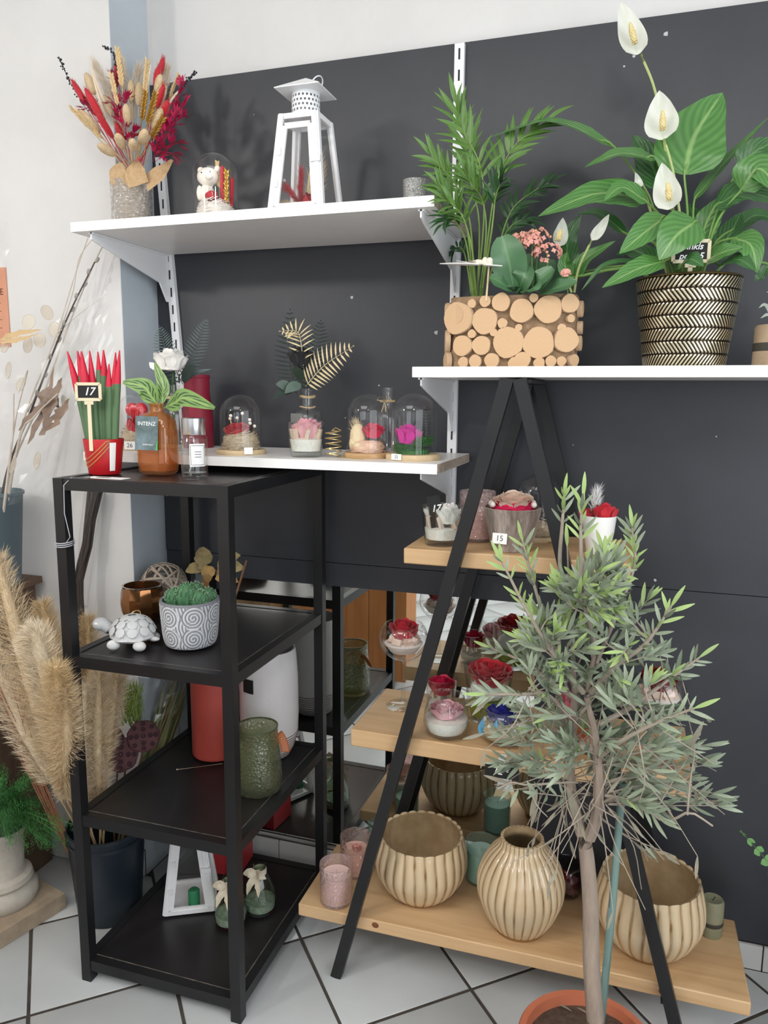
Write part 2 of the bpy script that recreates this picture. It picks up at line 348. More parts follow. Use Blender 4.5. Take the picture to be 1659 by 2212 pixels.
for (x, z, r) in ((0.02, 2.08, .006), (0.005, 2.12, .003), (-0.07, 2.26, .002), (0.12, 2.30, .002), (0.22, 1.76, .005), (0.46, 1.66, .007), (1.0, 2.33, .006), (0.93, 2.29, .004), (0.91, 2.27, .003), (1.17, 1.40, .003), (0.83, 1.37, .002), (1.05, 1.03, .004), (0.30, 1.52, .003), (0.43, 1.53, .003), (1.28, 2.27, .010), (1.12, 2.16, .003), (1.36, 2.10, .004), (0.52, 1.44, .003), (0.20, 1.43, .002), (0.98, 1.80, .003)):
    k = 7; vs = [(x+r*rnd(.6, 1.2)*math.cos(2*PI*i/k), -0.0006, z+r*rnd(.5, 1.1)*math.sin(2*PI*i/k)) for i in range(k)]; chips.add(vs+[(v[0], 0.0, v[2]) for v in vs], [tuple(range(k))])
chips.build('paint_chip', pm('chip_plaster', '#b9bcc2', 0.9), wb, kind='stuff')
wl = struct(MB().box(((RX0+XL)/2, (YP+0.12)/2, 1.45), (XL-RX0, 0.12-YP, 2.9)).build('wall_left', white_paint))
MB().box((XL+0.0012, (YP+0.0)/2, 1.45), (0.0024, -YP, 2.9)).build('return_face', blue_grey, wl, smooth=False)  # thin face on the pier's return, bluer and greyer than its front
struct(MB().box((RX1+0.05, -0.5, 1.45), (0.1, 1.0, 2.9)).box((RX1+0.05, -4.1, 1.45), (0.1, 1.8, 2.9)).box((RX1+0.05, -2.1, 0.3), (0.1, 2.2, 0.6)).box((RX1+0.05, -2.1, 2.775), (0.1, 2.2, 0.25)).build('wall_right', white_paint, smooth=False))
struct(MB().box((RX0-0.05, (RY0+YP)/2, 1.45), (0.1, YP-RY0, 2.9)).build('wall_side', white_paint))
wf = MB(); wf.box((0.2, RY0-0.05, 0.2), (4.8, 0.1, 0.4)).box((0.2, RY0-0.05, 2.75), (4.8, 0.1, 0.3)).box((-1.75, RY0-0.05, 1.5), (0.9, 0.1, 2.2)).box((2.5, RY0-0.05, 1.5), (0.2, 0.1, 2.2))
struct(wf.build('wall_front', white_paint, smooth=False))
struct(MB().box(((RX0+RX1)/2, (RY0+0.1)/2, 2.95), (RX1-RX0, 0.1-RY0, 0.1)).build('ceiling', pm('ceiling_paint', '#e4e2de', 0.9)))
# tiled skirting
skm = pm('skirting_tile', '#d3d4d2', 0.25, col2='#c9cac8', vscale=3)
def skirt(name, x0, x1, y, zt, first, w=0.35, face=0):
    b = MB(); b.box(((x0+x1)/2, y+0.0045, zt/2), (x1-x0, 0.005, zt)); o = struct(b.build(name, grout, smooth=False))
    x = first
    while x < x1:
        a, c = max(x+0.002, x0), min(x+w-0.002, x1)
        if c-a > 0.01:
            t = MB(); t.box(((a+c)/2, y-0.001, zt/2), (c-a, 0.008, zt-0.003)); t.build('tile', skm, o, smooth=False)
        x += w
skirt('baseboard_back', XL+0.01, 0.757, 0.0, 0.093, -0.026-0.35*2); skirt('baseboard_right', 0.762, 2.55, 0.0, 0.072, 1.373-0.35*2)
skirt('baseboard_left', RX0+0.01, XL, YP-0.008, 0.085, -2.08)
# mirror let into the wall under the black board
mir, nt, b = new_mat('mirror_silver'); b.inputs['Base Color'].default_value = (0.78, 0.80, 0.78, 1); b.inputs['Metallic'].default_value = 1; b.inputs['Roughness'].default_value = 0.02
mo = thing('wall_mirror', 'wide wall mirror below the black board behind the racks', 'mirror', (0.176, 0.0205, 0.0955))
MB().box((0, 0.000, 0.424), (1.156, 0.006, 0.842)).build('mirror_pane', mir, mo, smooth=False)
MB().box((0, 0.0035, 0.424), (1.158, 0.001, 0.844)).build('backing', black_metal, mo, smooth=False)

# ================================================================ WALL SHELVING
def upright(label, x, z0, z1, tilt=0.0):
    o = thing('shelf_upright', label, 'shelf upright', (x, -0.001, z0), group=None); H = z1-z0
    b = MB(); w = 0.025
    P = lambda q, y, z: (q+tilt*z, y, z)
    vs = []
    for z in (0, H): vs += [P(-w/2, 0, z), P(-w/2, -0.014, z), P(w/2, -0.014, z), P(w/2, 0, z)]
    b.add(vs, [(0, 1, 5, 4), (1, 2, 6, 5), (2, 3, 7, 6), (4, 5, 6, 7), (0, 3, 2, 1)]); b.build('rail', white_metal, o, smooth=False)
    s = MB(); n = int(H/0.05)
    for i in range(n):
        z = 0.03+i*0.05; s.box((tilt*z, -0.0142, z), (0.0045, 0.0008, 0.026))
    s.build('slots', pm('slot_dark', '#24262a', 0.8), o, smooth=False, kind='stuff')
upright('white slotted shelf upright near the pier', -0.314, 1.36, 2.17, tilt=-0.070)
upright('tall white slotted shelf upright between the two wall shelves', 0.512, 1.16, 2.365)
def bracket(label, x, z, L, drop=0.085):
    o = thing('shelf_bracket', label, 'bracket', (x, -0.0165, z)); b = MB(); t = 0.004
    prof = [(0, 0), (-L, 0), (-L, -0.018), (-L+0.03, -0.026), (-0.045, -drop), (-0.012, -drop-0.05), (0, -drop-0.05)]
    n = len(prof); vs = [(-t/2, y, zz) for y, zz in prof]+[(t/2, y, zz) for y, zz in prof]
    b.add(vs, [tuple(range(n))[::-1], tuple(range(n, 2*n))]+[(k, (k+1) % n, n+(k+1) % n, n+k) for k in range(n)])
    b.build('arm', white_metal, o, smooth=False)
    MB().box((0, -L/2, -0.0025), (0.014, L, 0.004)).build('flange', white_metal, o, smooth=False)
def wshelf(label, x0, x1, z, depth, t=0.023, chip=True, y1=-0.017):
    o = thing('wall_shelf', label, 'shelf', ((x0+x1)/2, (-depth+y1)/2, z-t)); w = x1-x0; d = depth+y1
    b = MB(); b.box((0, 0, t/2), (w, d, t)); b.build('board', white_lam, o, smooth=False)
    for s in (-1, 1):
        e = MB(); e.box((s*(w/2+0.0006), 0, t/2), (0.0012, d-0.002, t-0.002)); e.build('edge', chipboard, o, smooth=False, label='bare chipboard edge')
wshelf('upper white wall shelf under the lantern and dried bouquet', -0.402, 0.545, 1.9196, 0.366)
wshelf('long white wall shelf carrying the potted plants', 0.501, 2.3, 1.5578, 0.366)
wshelf('lower white wall shelf carrying the glass domes', -0.40, 0.561, 1.3415, 0.365)
bracket('white bracket under the upper shelf beside the pier', -0.352, 1.8966, 0.335)
bracket('white bracket under the upper shelf end by the palm', 0.512, 1.8966, 0.335)
bracket('white bracket under the long plant shelf', 0.512, 1.5348, 0.315)
bracket('white bracket under the end of the dome shelf', 0.512, 1.3185, 0.305)
bracket('white bracket under the dome shelf behind the black rack', -0.375, 1.3185, 0.305)

# ================================================================ BLACK RACK
rx, ry, rphi, rw, rd, rH = -0.2973, -0.598, 0.0082, 0.4561, 0.5543, 1.30
rk = thing('black_shelving_rack', 'open black metal rack with four dark shelves', 'rack', (rx, ry, 0), rphi); T = 0.027
for (i, j) in ((0, 0), (1, 0), (0, 1), (1, 1)):
    MB().box((T/2+i*(rw-T), T/2+j*(rd-T), (rH-0.0004)/2), (T, T, rH-0.0004)).build('leg', black_metal, rk, smooth=False)
for z in (1.30, 0.8718, 0.46, 0.060):
    tb = 0.028
    for j in (0, 1): MB().box((rw/2, T/2+j*(rd-T), z-tb/2), (rw-2*T, T-0.004, tb)).build('rail', black_metal, rk, smooth=False)
    for i in (0, 1): MB().box((T/2+i*(rw-T), rd/2, z-tb/2), (T-0.004, rd-2*T, tb)).build('rail', black_metal, rk, smooth=False)
    s = MB().box((rw/2, rd/2, z-0.005), (rw-T*0.9, rd-T*0.9, 0.006)).build('shelf', black_shelf, rk, smooth=False)
    for a, c in (((T, T, z-0.0008), (rw-T, T, z-0.0008)), ((rw-T, T, z-0.0008), (rw-T, rd-T, z-0.0008))):
        MB().bar(a, c, 0.0022, 0.0022).build('worn_edge', worn_edge, s, smooth=False)
RT, R1, R2, RB = 1.30, 0.8718, 0.46, 0.060

# ================================================================ LADDER SHELF (A-frame)
af = thing('a_frame_shelf', 'A-frame ladder shelf with black legs and three thick pine planks', 'shelf', (0.735, -0.2, 0))
def wbar(name, a, c, w, h, m, par, up=(0, 1, 0)): return MB().bar(a, c, w, h, up).build(name, m, par, smooth=False, world=True)
for y in (-0.374, -0.047):
    wbar('leg', (0.318, y, 0.0), (0.716, y, 1.531), 0.028, 0.022, black_metal, af)
    wbar('leg', (1.165, y, 0.0), (0.742, y, 1.531), 0.028, 0.022, black_metal, af)
wbar('spreader', (0.729, -0.363, 1.526), (0.729, -0.058, 1.526), 0.07, 0.008, black_metal, af, up=(0, 0, 1))
for z in (1.10, 0.628, 0.134):
    f = (1.531-z)/1.531
    for s in (-1, 1): 
        x = 0.729+s*(0.013+0.41*f); wbar('crossbar', (x, -0.363, z), (x, -0.058, z), 0.02, 0.008, black_metal, af, up=(0, 0, 1))
def plank(x0, x1, zt, th, rz=0.0):
    b = MB(); L = x1-x0; me = bmesh.new()
    o = b.box((0, 0, 0), (L, 0.285, th)).build('plank', pine, af, smooth=True, angle=30)
    o.location = ((x0+x1)/2-0.735, -0.217+0.2, zt-th/2); o.rotation_euler = (0, 0, rz)
    md = o.modifiers.new('bevel', 'BEVEL'); md.width = 0.003; md.segments = 2; me.free(); return o
plank(0.483, 0.993, 1.143, 0.037); plank(0.351, 1.139, 0.677, 0.044); pk = plank(0.205, 1.291, 0.174, 0.034, 0.012)
for (o, x, z) in ((pk, 0.36, -0.002), (pk, -0.33, 0.004)):
    k = MB(); k.ell((x, -0.1424, z), (0.010, 0.0006, 0.008), 10, 6); k.build('knot', pm('wood_knot', '#7d4a2b', 0.6, col2='#5d3520', vscale=60), o)
P1, P3, P4 = 1.143, 0.677, 0.174
S1, S2, S3 = 1.9196, 1.5578, 1.3415
# pine shop counter that the mirror shows
ct = thing('shop_counter', 'pine-clad shop counter seen in the mirror', 'counter', (-0.80, -1.62, 0))
for i in range(7): MB().box((-0.56+i*0.2, 0.12, 0.48), (0.197, 0.02, 0.86)).build('board', pine_dark, ct, smooth=False)
MB().box((0.0, -0.03, 0.03), (1.30, 0.26, 0.06)).build('plinth', black_metal, ct, smooth=False); MB().box((0.02, -0.08, 0.93), (1.45, 0.46, 0.035)).build('worktop', pine, ct, smooth=False)
MB().box((0.0, -0.08, 0.48), (1.36, 0.36, 0.84)).build('carcass', pine_dark, ct, smooth=False)

# ================================================================ ROSES, DOMES AND OTHER SHARED BUILDERS
PETALS = {}
def petal_mesh(mat, key, wide=1.0):
    """one cupped rose petal, base at the origin, growing along +Z, hollow side facing -Y (inwards)"""
    k = (mat.name, key)
    if k in PETALS: return PETALS[k]
    b = MB(); n, c = 8, 9; vs = []; fs = []
    for i in range(n):
        t = i/(n-1)
        for j in range(c):
            a = (j/(c-1)-0.5)*2; hw = wide*0.70*math.sin(PI*(0.10+0.52*t))**0.7
            x = a*hw; curl = 0.10*t*t if t < 0.75 else 0.10*t*t+0.70*(t-0.75)
            y = -0.55*(1-math.cos(a*1.05))*(1-0.25*t)*wide+curl*(1-0.2*a*a)+0.03*math.sin(a*7+t*3)*t
            vs.append((x, y, t*(1-0.24*a*a)+0.015*math.sin(a*9)*t))
    for i in range(n-1):
        for j in range(c-1): q = i*c+j; fs.append((q, q+1, q+c+1, q+c))
    b.add(vs, fs); me = bpy.data.meshes.new('petal'); me.from_pydata(b.v, [], b.f); me.materials.append(mat); me.polygons.foreach_set('use_smooth', [True]*len(me.polygons)); PETALS[k] = me
    return me
def rose(parent, c, r, h, mat, tilt=(0, 0), open_=1.0, n=(4, 5, 7)):
    """bud with rings of cupped petals; c = underside, r = outer radius"""
    b = MB(); b.lathe([(0, 0), (r*0.42, h*0.12), (r*0.5, h*0.45), (r*0.30, h*0.66), (r*0.10, h*0.74), (0.0, h*0.74)], 10)
    vs = []; K = 40                      # the rolled heart of the bloom
    for i in range(K+1):
        a = i/K*4*PI; q = r*(0.05+0.30*i/K)
        for zz in (0.55*h, h*(1.0-0.10*i/K)): vs.append((q*math.cos(a), q*math.sin(a), zz))
    b.add(vs, [(2*i, 2*i+2, 2*i+3, 2*i+1) for i in range(K)])
    ro = b.build('rose', mat, parent); ro.location = c; ro.rotation_euler = (tilt[0], tilt[1], rnd(0, 6))
    for ri, cnt in enumerate(n):
        f = (ri+1)/len(n); me = petal_mesh(mat, ri)
        for k in range(cnt):
            a = 2*PI*(k+0.5*ri)/cnt+rnd(-.12, .12); rr = r*(0.14+0.50*f); lean = -0.04+0.30*(f**1.7)*open_; s = h*(1.06-0.30*f)*rnd(.94, 1.05); w = r*(0.55+0.45*f)
            M = Matrix.Translation((rr*math.cos(a), rr*math.sin(a), h*0.03)) @ Matrix.Rotation(a-PI/2, 4, 'Z') @ Matrix.Rotation(-lean, 4, 'X') @ Matrix.Diagonal((w, r*0.55, s, 1))
            inst(me, 'petal', ro, M)
    return ro
red_petal = pm('red_rose_petal', '#b00f22', 0.6, col2='#c01a2c', vscale=20, sheen=0.3)
mag_petal = pm('magenta_rose_petal', '#d0199b', 0.6, col2='#c01088', vscale=20, sheen=0.3)
hot_petal = pm('hot_pink_rose_petal', '#d81b50', 0.6, col2='#c6123f', vscale=20, sheen=0.3)
pink_petal = pm('pale_pink_rose_petal', '#eeb3bd', 0.6, col2='#e8a4b0', vscale=20, sheen=0.3)
white_petal = pm('white_rose_petal', '#f4f1ec', 0.55, sheen=0.2)
cream_petal = pm('cream_rose_petal', '#efd9c4', 0.6, col2='#e8c9b4', vscale=25, sheen=0.2)
black_petal = pm('black_rose_petal', '#17191c', 0.6, sheen=0.2)
blue_petal = pm('blue_rose_petal', '#141a86', 0.5, sheen=0.2)
moss = pm('green_moss', '#35702e', 0.9, col2='#255a23', vscale=40)
sand = pm('white_sand', '#efeae4', 0.95, col2='#e2dad2', vscale=120, bump=0.3, bscale=300)
stone = pm('pale_stone', '#e3cdbd', 0.85, col2='#d5bba8', vscale=40)
def dome_shell(parent, r, h, z0=0.0, mat=None, t=0.0014, name='glass_dome'):
    hs = h-r*0.92; out = [(r, z0), (r, z0+hs*0.5), (r, z0+hs)] + [(r*math.cos(a), z0+hs+r*0.92*math.sin(a)) for a in [PI/2*i/9 for i in range(1, 10)]]
    out[-1] = (0, z0+h); inn = [(max(0, a-t), b-(t if a < r*0.6 else 0)) for a, b in out]; inn[-1] = (0, z0+h-t)
    return MB().lathe(out, 40).build(name, mat or clear, parent, angle=180)
def nest(parent, r, h, z0, mat, name='sisal_nest', nf=340, cup=0.45, core=True, wd=0.0008):
    b = MB()
    if core: b.lathe([(0, z0), (r*0.86, z0), (r*0.92, z0+h*0.2), (r*0.93, z0+h*0.45), (r*0.84, z0+h*0.75), (r*0.7, z0+h*0.92), (r*cup, z0+h), (0, z0+h*0.8)], 30, fn=lambda R, z, t, i: R*(1+0.05*math.sin(5*t+i*2)+0.04*math.sin(11*t-2*i)+0.02*math.sin(17*t+5*i)))
    for _ in range(nf):
        a = rnd(0, 6.28); f = rnd(0.86, 1.04); z = z0+rnd(0.05, 1.0)*h; R = r*f*(1-0.25*((z-z0)/h)**2); da = rnd(0.3, 0.9); dz = rnd(-.25, .25)*h
        pts = [Vector((R*math.cos(a+da*s)*(1.02), R*math.sin(a+da*s)*1.02, max(z0+0.0006, z+dz*s))) for s in (0, .5, 1)]
        for p, q in zip(pts, pts[1:]):
            n = Vector((0, 0, wd)); b.add([p-n, q-n, q+n, p+n], [(0, 1, 2, 3)])
    return b.build(name, mat, parent, kind='stuff' if nf > 100 else None)
def price_tag(parent, loc, w=0.026, h=0.017, s='', rz=0.0, lean=0.0, size=None):
    b = MB(); b.box((0, 0, 0), (w, 0.0008, h)); o = b.build('price_tag', paper, parent, smooth=False); o.location = loc; o.rotation_euler = (lean, 0, rz)
    if s: text(o, s, size or h*0.75, (0, -0.0006, 0), FRONT, pm('ink', '#44484f', 0.8), 'number', ext=0.0001)
    return o
def base_disc(parent, r, h=0.012, mat=None):
    return MB().lathe([(0, 0), (r*0.98, 0), (r, h*0.2), (r, h*0.8), (r*0.97, h), (0, h)], 40).build('wooden_base', mat or lightwood, parent, angle=50)
def spiral(parent, pts, r=0.0012, name='wire_spiral', m=None): return MB().tube(pts, r, 6).build(name, m or gold_wire, parent)
def wheat(b, base, d, L, w, m=0):
    """an ear of wheat: paired grains up a stalk with short awns"""
    d = Vector(d).normalized(); x, y = frame(d); n = 9
    for i in range(n):
        for s in (-1, 1):
            p = Vector(base)+d*(L*(i+0.5*(s > 0))/n); dr = (d+x*s*0.45+y*rnd(-.2, .2)).normalized(); gx, gy = frame(dr); q = p+dr*L*0.10
            b.ell(q, (w*0.30, w*0.30, L*0.10), 6, 5, m, Matrix((gx, gy, dr)).transposed())
            b.add([q, q+gx*0.0004, q+dr*L*0.30], [(0, 1, 2)], m)
def plume(b, path, r, nf, fl, m=0, w=0.0006, up=0.75):
    """feathery flower head built of fine fibres around a curved axis"""
    P = bez(path, 24)
    def src():
        t = random.random(); i = min(22, int(t*23)); p = P[i].lerp(P[i+1], t*23-i); d = (P[i+1]-P[i]).normalized(); x, y = frame(d); a = rnd(0, 6.28)
        o = x*math.cos(a)+y*math.sin(a); prof = math.sin(PI*(0.10+0.82*t))**0.7
        return p+o*r*prof*rnd(0.1, 0.75), d*up+o*(1.05-up)*rnd(0.4, 1.5)+Vector((0, 0, -0.10))
    b.fibers(nf, src, fl, w, m, curl=0.5); return b

# ---------------------------------------------------------------- red-rose dome with pearls, magenta dome, pampas dome, heart dome
def pearls(parent, spots, r=0.0045, from_=(0, 0, 0.03)):
    for p in spots:
        MB().ell(p, r, 10, 8).build('pearl', pearl, parent); MB().tube([from_, (p[0]*0.8, p[1]*0.8, (p[2]+from_[2])/2), p], 0.0005, 4).build('pearl_wire', gold_wire, parent)
d = thing('glass_dome_arrangement', 'glass dome with red rose in a sisal nest and white pearls', 'dome', (0.011, -0.262, S3))
base_disc(d, 0.064); dome_shell(d, 0.0535, 0.140, 0.0122); nest(d, 0.049, 0.042, 0.0125, sisal); rose(d, (-0.004, -0.008, 0.046), 0.034, 0.034, red_petal, (0.15, 0))
pearls(d, [(-0.018, -0.018, 0.098), (-0.012, 0.004, 0.092), (0.010, -0.008, 0.104), (0.030, -0.006, 0.088), (0.036, -0.016, 0.080), (0.040, 0.0, 0.072), (-0.03, 0.0, 0.09)])
price_tag(d, (0.047, -0.0487, 0.012), rz=0.75, w=0.022)
d = thing('glass_dome_arrangement', 'glass dome with cream pampas head and small hot pink rose', 'dome', (0.352, -0.242, S3))
base_disc(d, 0.060, 0.013, wood('tan_wood', '#c7a67c', '#b99468', '#a27d52')); dome_shell(d, 0.0535, 0.144, 0.0132); nest(d, 0.045, 0.03, 0.0132, pm('pink_beige_sisal', '#d8b59c', 0.9), nf=200)
rose(d, (0.018, -0.008, 0.050), 0.027, 0.034, hot_petal, (0.1, 0.1))
b = MB(); b.ell((-0.022, -0.012, 0.05), (0.02, 0.018, 0.034), 12, 8); plume(b, [(-0.012, -0.014, 0.022), (-0.02, -0.014, 0.055), (-0.028, -0.012, 0.088)], 0.020, 500, 0.016); b.build('pampas_head', pm('cream_pampas', '#ddcba6', 0.9), d, kind='stuff')
b = MB(); b.ell((-0.030, -0.016, 0.034), (0.013, 0.013, 0.02), 10, 8); b.ell((-0.008, -0.030, 0.030), (0.02, 0.010, 0.009), 10, 8); b.build('pampas_tuft', pm('cream_pampas', '#ddcba6'), d)
d = thing('glass_dome_arrangement', 'glass dome with bright magenta rose on green moss and dark fern', 'dome', (0.474, -0.258, S3))
base_disc(d, 0.066, 0.014); dome_shell(d, 0.0545, 0.146, 0.0142)
b = MB(); b.lathe([(0, 0.0145), (0.040, 0.0145), (0.038, 0.022), (0.02, 0.030), (0, 0.028)], 18)
def msrc():
    a = rnd(0, 6.28); q = rnd(0, 0.047); return Vector((q*math.cos(a), q*math.sin(a), 0.016+rnd(0, .02)+(0.016 if q*math.cos(a) > .01 else 0))), Vector((rnd(-1, 1), rnd(-1, 1), rnd(0, 1.4)))
b.fibers(2600, msrc, 0.011, 0.0013); b.build('moss', moss, d, kind='stuff')
rose(d, (-0.012, -0.010, 0.036), 0.031, 0.050, mag_petal, (0.15, 0.0))
def fern(parent, path, w, mat, nrm, n=16, name='fern_frond', world=False, pw=0.26):
    b = MB(); P = bez(path, n); L = sum((P[i+1]-P[i]).length for i in range(n-1)); b.tube(P, [0.0011*(1-0.7*i/n) for i in range(n)], 5); nrm = Vector(nrm)
    for i in range(1, n):
        t = i/(n-1); d_ = (P[min(i+1, n-1)]-P[i-1]).normalized(); x = d_.cross(nrm).normalized(); l = w*(math.sin(PI*(0.22+0.76*t))**0.9)*(1 if t < .97 else .3)
        for s in (-1, 1):
            dd = (x*s+d_*0.38+nrm*0.08).normalized(); b.blade([P[i], P[i]+dd*l*0.5+nrm*0.0015, P[i]+dd*l], L/n*pw*1.7, nrm, 5, 0.1, cols=2)
    return b.build(name, mat, parent, world=world)
dark_fern = pm('dark_preserved_fern', '#1d2a25', 0.7, col2='#24342c', vscale=20)
fern(d, [(0.026, 0.02, 0.02), (0.03, 0.022, 0.07), (0.026, 0.02, 0.125)], 0.018, dark_fern, (0, -1, 0.1)); price_tag(d, (-0.022, -0.0648, 0.010), 0.028, 0.014, '25', rz=-0.33)
d = thing('glass_dome_arrangement', 'glass dome with glittery red heart ornament and crimson flower by the pier', 'dome', (-0.330, -0.225, S3))
base_disc(d, 0.062, 0.012, lightwood); dome_shell(d, 0.052, 0.140, 0.0122); nest(d, 0.046, 0.05, 0.0125, sisal, nf=220)
b = MB(); b.ell((-0.014, 0, 0.108), (0.020, 0.016, 0.020), 16, 10); b.ell((0.014, 0, 0.108), (0.020, 0.016, 0.020), 16, 10); b.lathe([(0.0, 0.070), (0.012, 0.080), (0.026, 0.096), (0.033, 0.108), (0.0, 0.110)], 24, sy=0.5); b.build('glitter_heart', pm('red_glitter', '#d42536', 0.25, col2='#b0121f', vscale=300, bump=0.5, bscale=400, coat=0.6), d)
rose(d, (-0.006, -0.026, 0.052), 0.026, 0.032, red_petal, (0.9, 0), 1.2); price_tag(d, (0.018, -0.0610, 0.014), 0.03, 0.022, '26', rz=0.28)

# ---------------------------------------------------------------- dome with bear on the upper shelf
d = thing('glass_dome_arrangement', 'glass dome with cream bear figurine, wheat ears and red plumes', 'dome', (-0.052, -0.250, S1))
dome_shell(d, 0.056, 0.168, 0.0006); nest(d, 0.050, 0.048, 0.0008, pm('white_sisal', '#e6dfd6', 0.85), nf=320)
bear_m = pm('cream_porcelain', '#f3ece0', 0.35, coat=0.3)
bear = MB(); bear.ell((-0.024, 0, 0.072), (0.019, 0.018, 0.026), 18, 12); bear.ell((-0.018, -0.004, 0.112), (0.028, 0.024, 0.0225), 20, 14); bear.ell((-0.040, 0, 0.130), 0.0085, 10, 8); bear.ell((0.006, 0.002, 0.130), 0.0085, 10, 8); bear.ell((-0.003, -0.024, 0.107), (0.010, 0.008, 0.008), 12, 8)
bo = bear.build('bear_figurine', bear_m, d)
for c_, r_ in (((-0.040, -0.008, 0.074), (0.008, 0.009, 0.019)), ((-0.012, -0.016, 0.070), (0.007, 0.008, 0.017))): MB().ell(c_, r_, 10, 8).build('arm', bear_m, bo)
for x in (-0.022, 0.002): MB().ell((x, -0.0272, 0.117), 0.0018, 8, 6).build('eye', black_metal, bo)
rose(d, (0.004, -0.024, 0.050), 0.015, 0.022, red_petal, (0.4, 0.2)); wheat_m = pm('golden_wheat', '#d3b787', 0.6); wheat_gold = pm('gilded_wheat', '#c39b4b', 0.3, metal=0.7)
for (p, q, L, m_) in (((0.008, 0.006, 0.085), (-0.08, 0, 1), 0.062, wheat_m), ((0.034, -0.008, 0.045), (0.04, 0, 1), 0.075, wheat_gold)):
    b = MB(); wheat(b, p, q, L, 0.011); b.tube([(p[0], p[1], 0.02), p, Vector(p)+Vector(q)*L], 0.0009, 5); b.build('wheat_ear', m_, d)
for path in ([(0.022, -0.006, 0.03), (0.023, -0.006, 0.08), (0.024, -0.006, 0.132)], [(0.040, 0.006, 0.04), (0.043, 0.006, 0.07), (0.044, 0.006, 0.105)]):
    b = MB(); plume(b, path, 0.006, 420, 0.008, up=0.85); b.tube(path, 0.005, 8); b.build('red_plume', red_petal, d, kind='stuff')
spiral(d, [(0.006+0.004*math.sin(k*1.3), -0.03, 0.04+0.004*k) for k in range(12)], 0.0008, 'ribbon_wire', white_metal)

# ---------------------------------------------------------------- bottles, tumblers
def tumbler(parent, rb, rt, h, thick=0.006, t=0.0022, mat=None, seg=32):
    MB().lathe([(0, 0.0004), (rb*0.94, 0.0004), (rb, 0.003), (rb+(rt-rb)*0.1, thick), (rt, h), (rt-t, h), (rb-t, thick+0.001), (0, thick)], seg).build('glass', mat or clear_thick, parent, angle=60)
def sandfill(parent, r0, r1, z0, z1, mat=None, bump=0.004):
    MB().lathe([(0, z0), (r0, z0), (r1, z1), (r1*0.6, z1+bump), (0, z1+bump*0.6)], 28, fn=lambda R, z, a, i: R).build('sand', mat or sand, parent)
d = thing('rose_in_tumbler', 'glass tumbler with pale pink rose on white sand', 'vase', (0.206, -0.288, S3))
tumbler(d, 0.038, 0.0485, 0.088, 0.014); sandfill(d, 0.0352, 0.040, 0.0155, 0.044); rose(d, (0.004, 0, 0.044), 0.034, 0.052, pink_petal, (0.1, 0))
for a in range(6): MB().box((0.033*math.cos(a*1.05), 0.033*math.sin(a*1.05), 0.056), (0.014, 0.009, 0.028), a*1.05+1.5, rot=Euler((0.25*math.sin(a), 0.2, a)).to_matrix()).build('stone_chip', stone, d)
def bottle_profile(rb, h, rn, hn, sh=0.35):
    return [(0, 0.0005), (rb*0.93, 0.0005), (rb, 0.004), (rb, h*0.55), (rb*0.92, h*0.64), (rn*1.25, h-hn), (rn, h-hn+0.006), (rn, h-0.006), (rn*1.15, h-0.004), (rn*1.15, h), (rn*0.85, h), (rn*0.82, h-hn), (rb*0.85, h*0.62), (rb-0.002, h*0.54), (rb-0.002, 0.006), (0, 0.006)]
d = thing('flower_bottle', 'clear bottle with black rose, cream fern and jute string on the dome shelf', 'vase', (0.150, -0.150, S3))
MB().lathe(bottle_profile(0.040, 0.168, 0.0165, 0.055), 28).build('bottle', clear, d, angle=60)
for z in (0.146, 0.149, 0.120): MB().tube([(0.0205*math.cos(t), 0.0205*math.sin(t), z+0.002*math.sin(2*t)) for t in [i*2*PI/20 for i in range(21)]], 0.0013, 6).build('string_turn', string, d)
tg = MB().box((-0.015, -0.036, 0.092), (0.034, 0.001, 0.024)).build('hang_tag', pm('grey_card', '#6e6d6a', 0.8), d, smooth=False)
MB().tube([(0.0, 0, 0.02), (0.0, 0, 0.20), (-0.012, 0, 0.245)], 0.0022, 6).build('stem', dark_fern, d); rose(d, (-0.016, -0.004, 0.225), 0.034, 0.052, black_petal, (0.0, 0))
cream_fern = pm('cream_dried_fern', '#d9c8a3', 0.85, col2='#cbb98f', vscale=15)
fern(d, [(0.149, -0.160, 1.515), (0.207, -0.170, 1.569), (0.292, -0.180, 1.617)], 0.058, cream_fern, (-0.2, -1, 0.3), 15, world=True); fern(d, [(0.148, -0.170, 1.569), (0.146, -0.180, 1.630), (0.138, -0.190, 1.656), (0.096, -0.200, 1.655)], 0.045, cream_fern, (0, -1, 0.5), 13, world=True)
fern(d, [(0.118, -0.150, 1.497), (0.094, -0.140, 1.595), (0.089, -0.120, 1.719)], 0.050, dark_fern, (0, -1, 0), 20, world=True); fern(d, [(0.147, -0.140, 1.497), (0.159, -0.120, 1.595), (0.174, -0.110, 1.689)], 0.055, dark_fern, (0, -1, 0.1), 20, world=True)
euc = pm('eucalyptus_leaf', '#5a6b62', 0.6, col2='#47574e', vscale=15)
for (u, t_, w_, m_) in (((0.141, -0.170, 1.521), (0.108, -0.200, 1.497), .032, euc), ((0.127, -0.170, 1.515), (0.072, -0.200, 1.482), .030, dark_fern), ((0.141, -0.170, 1.533), (0.142, -0.200, 1.568), .03, pm('olive_leaf_dark', '#2f4030', 0.6)), ((0.114, -0.170, 1.509), (0.082, -0.200, 1.521), .028, euc)):
    MB().blade([u, Vector(u).lerp(Vector(t_), .5)+Vector((0, -.004, .004)), t_], w_, (0, -1, .3), 8, 0.1).build('leaf', m_, d, world=True)
d = thing('flower_bottle', 'empty clear bottle with a jute bow behind the glass domes', 'vase', (0.360, -0.110, S3))
MB().lathe(bottle_profile(0.040, 0.172, 0.0165, 0.055), 28).build('bottle', clear, d, angle=60)
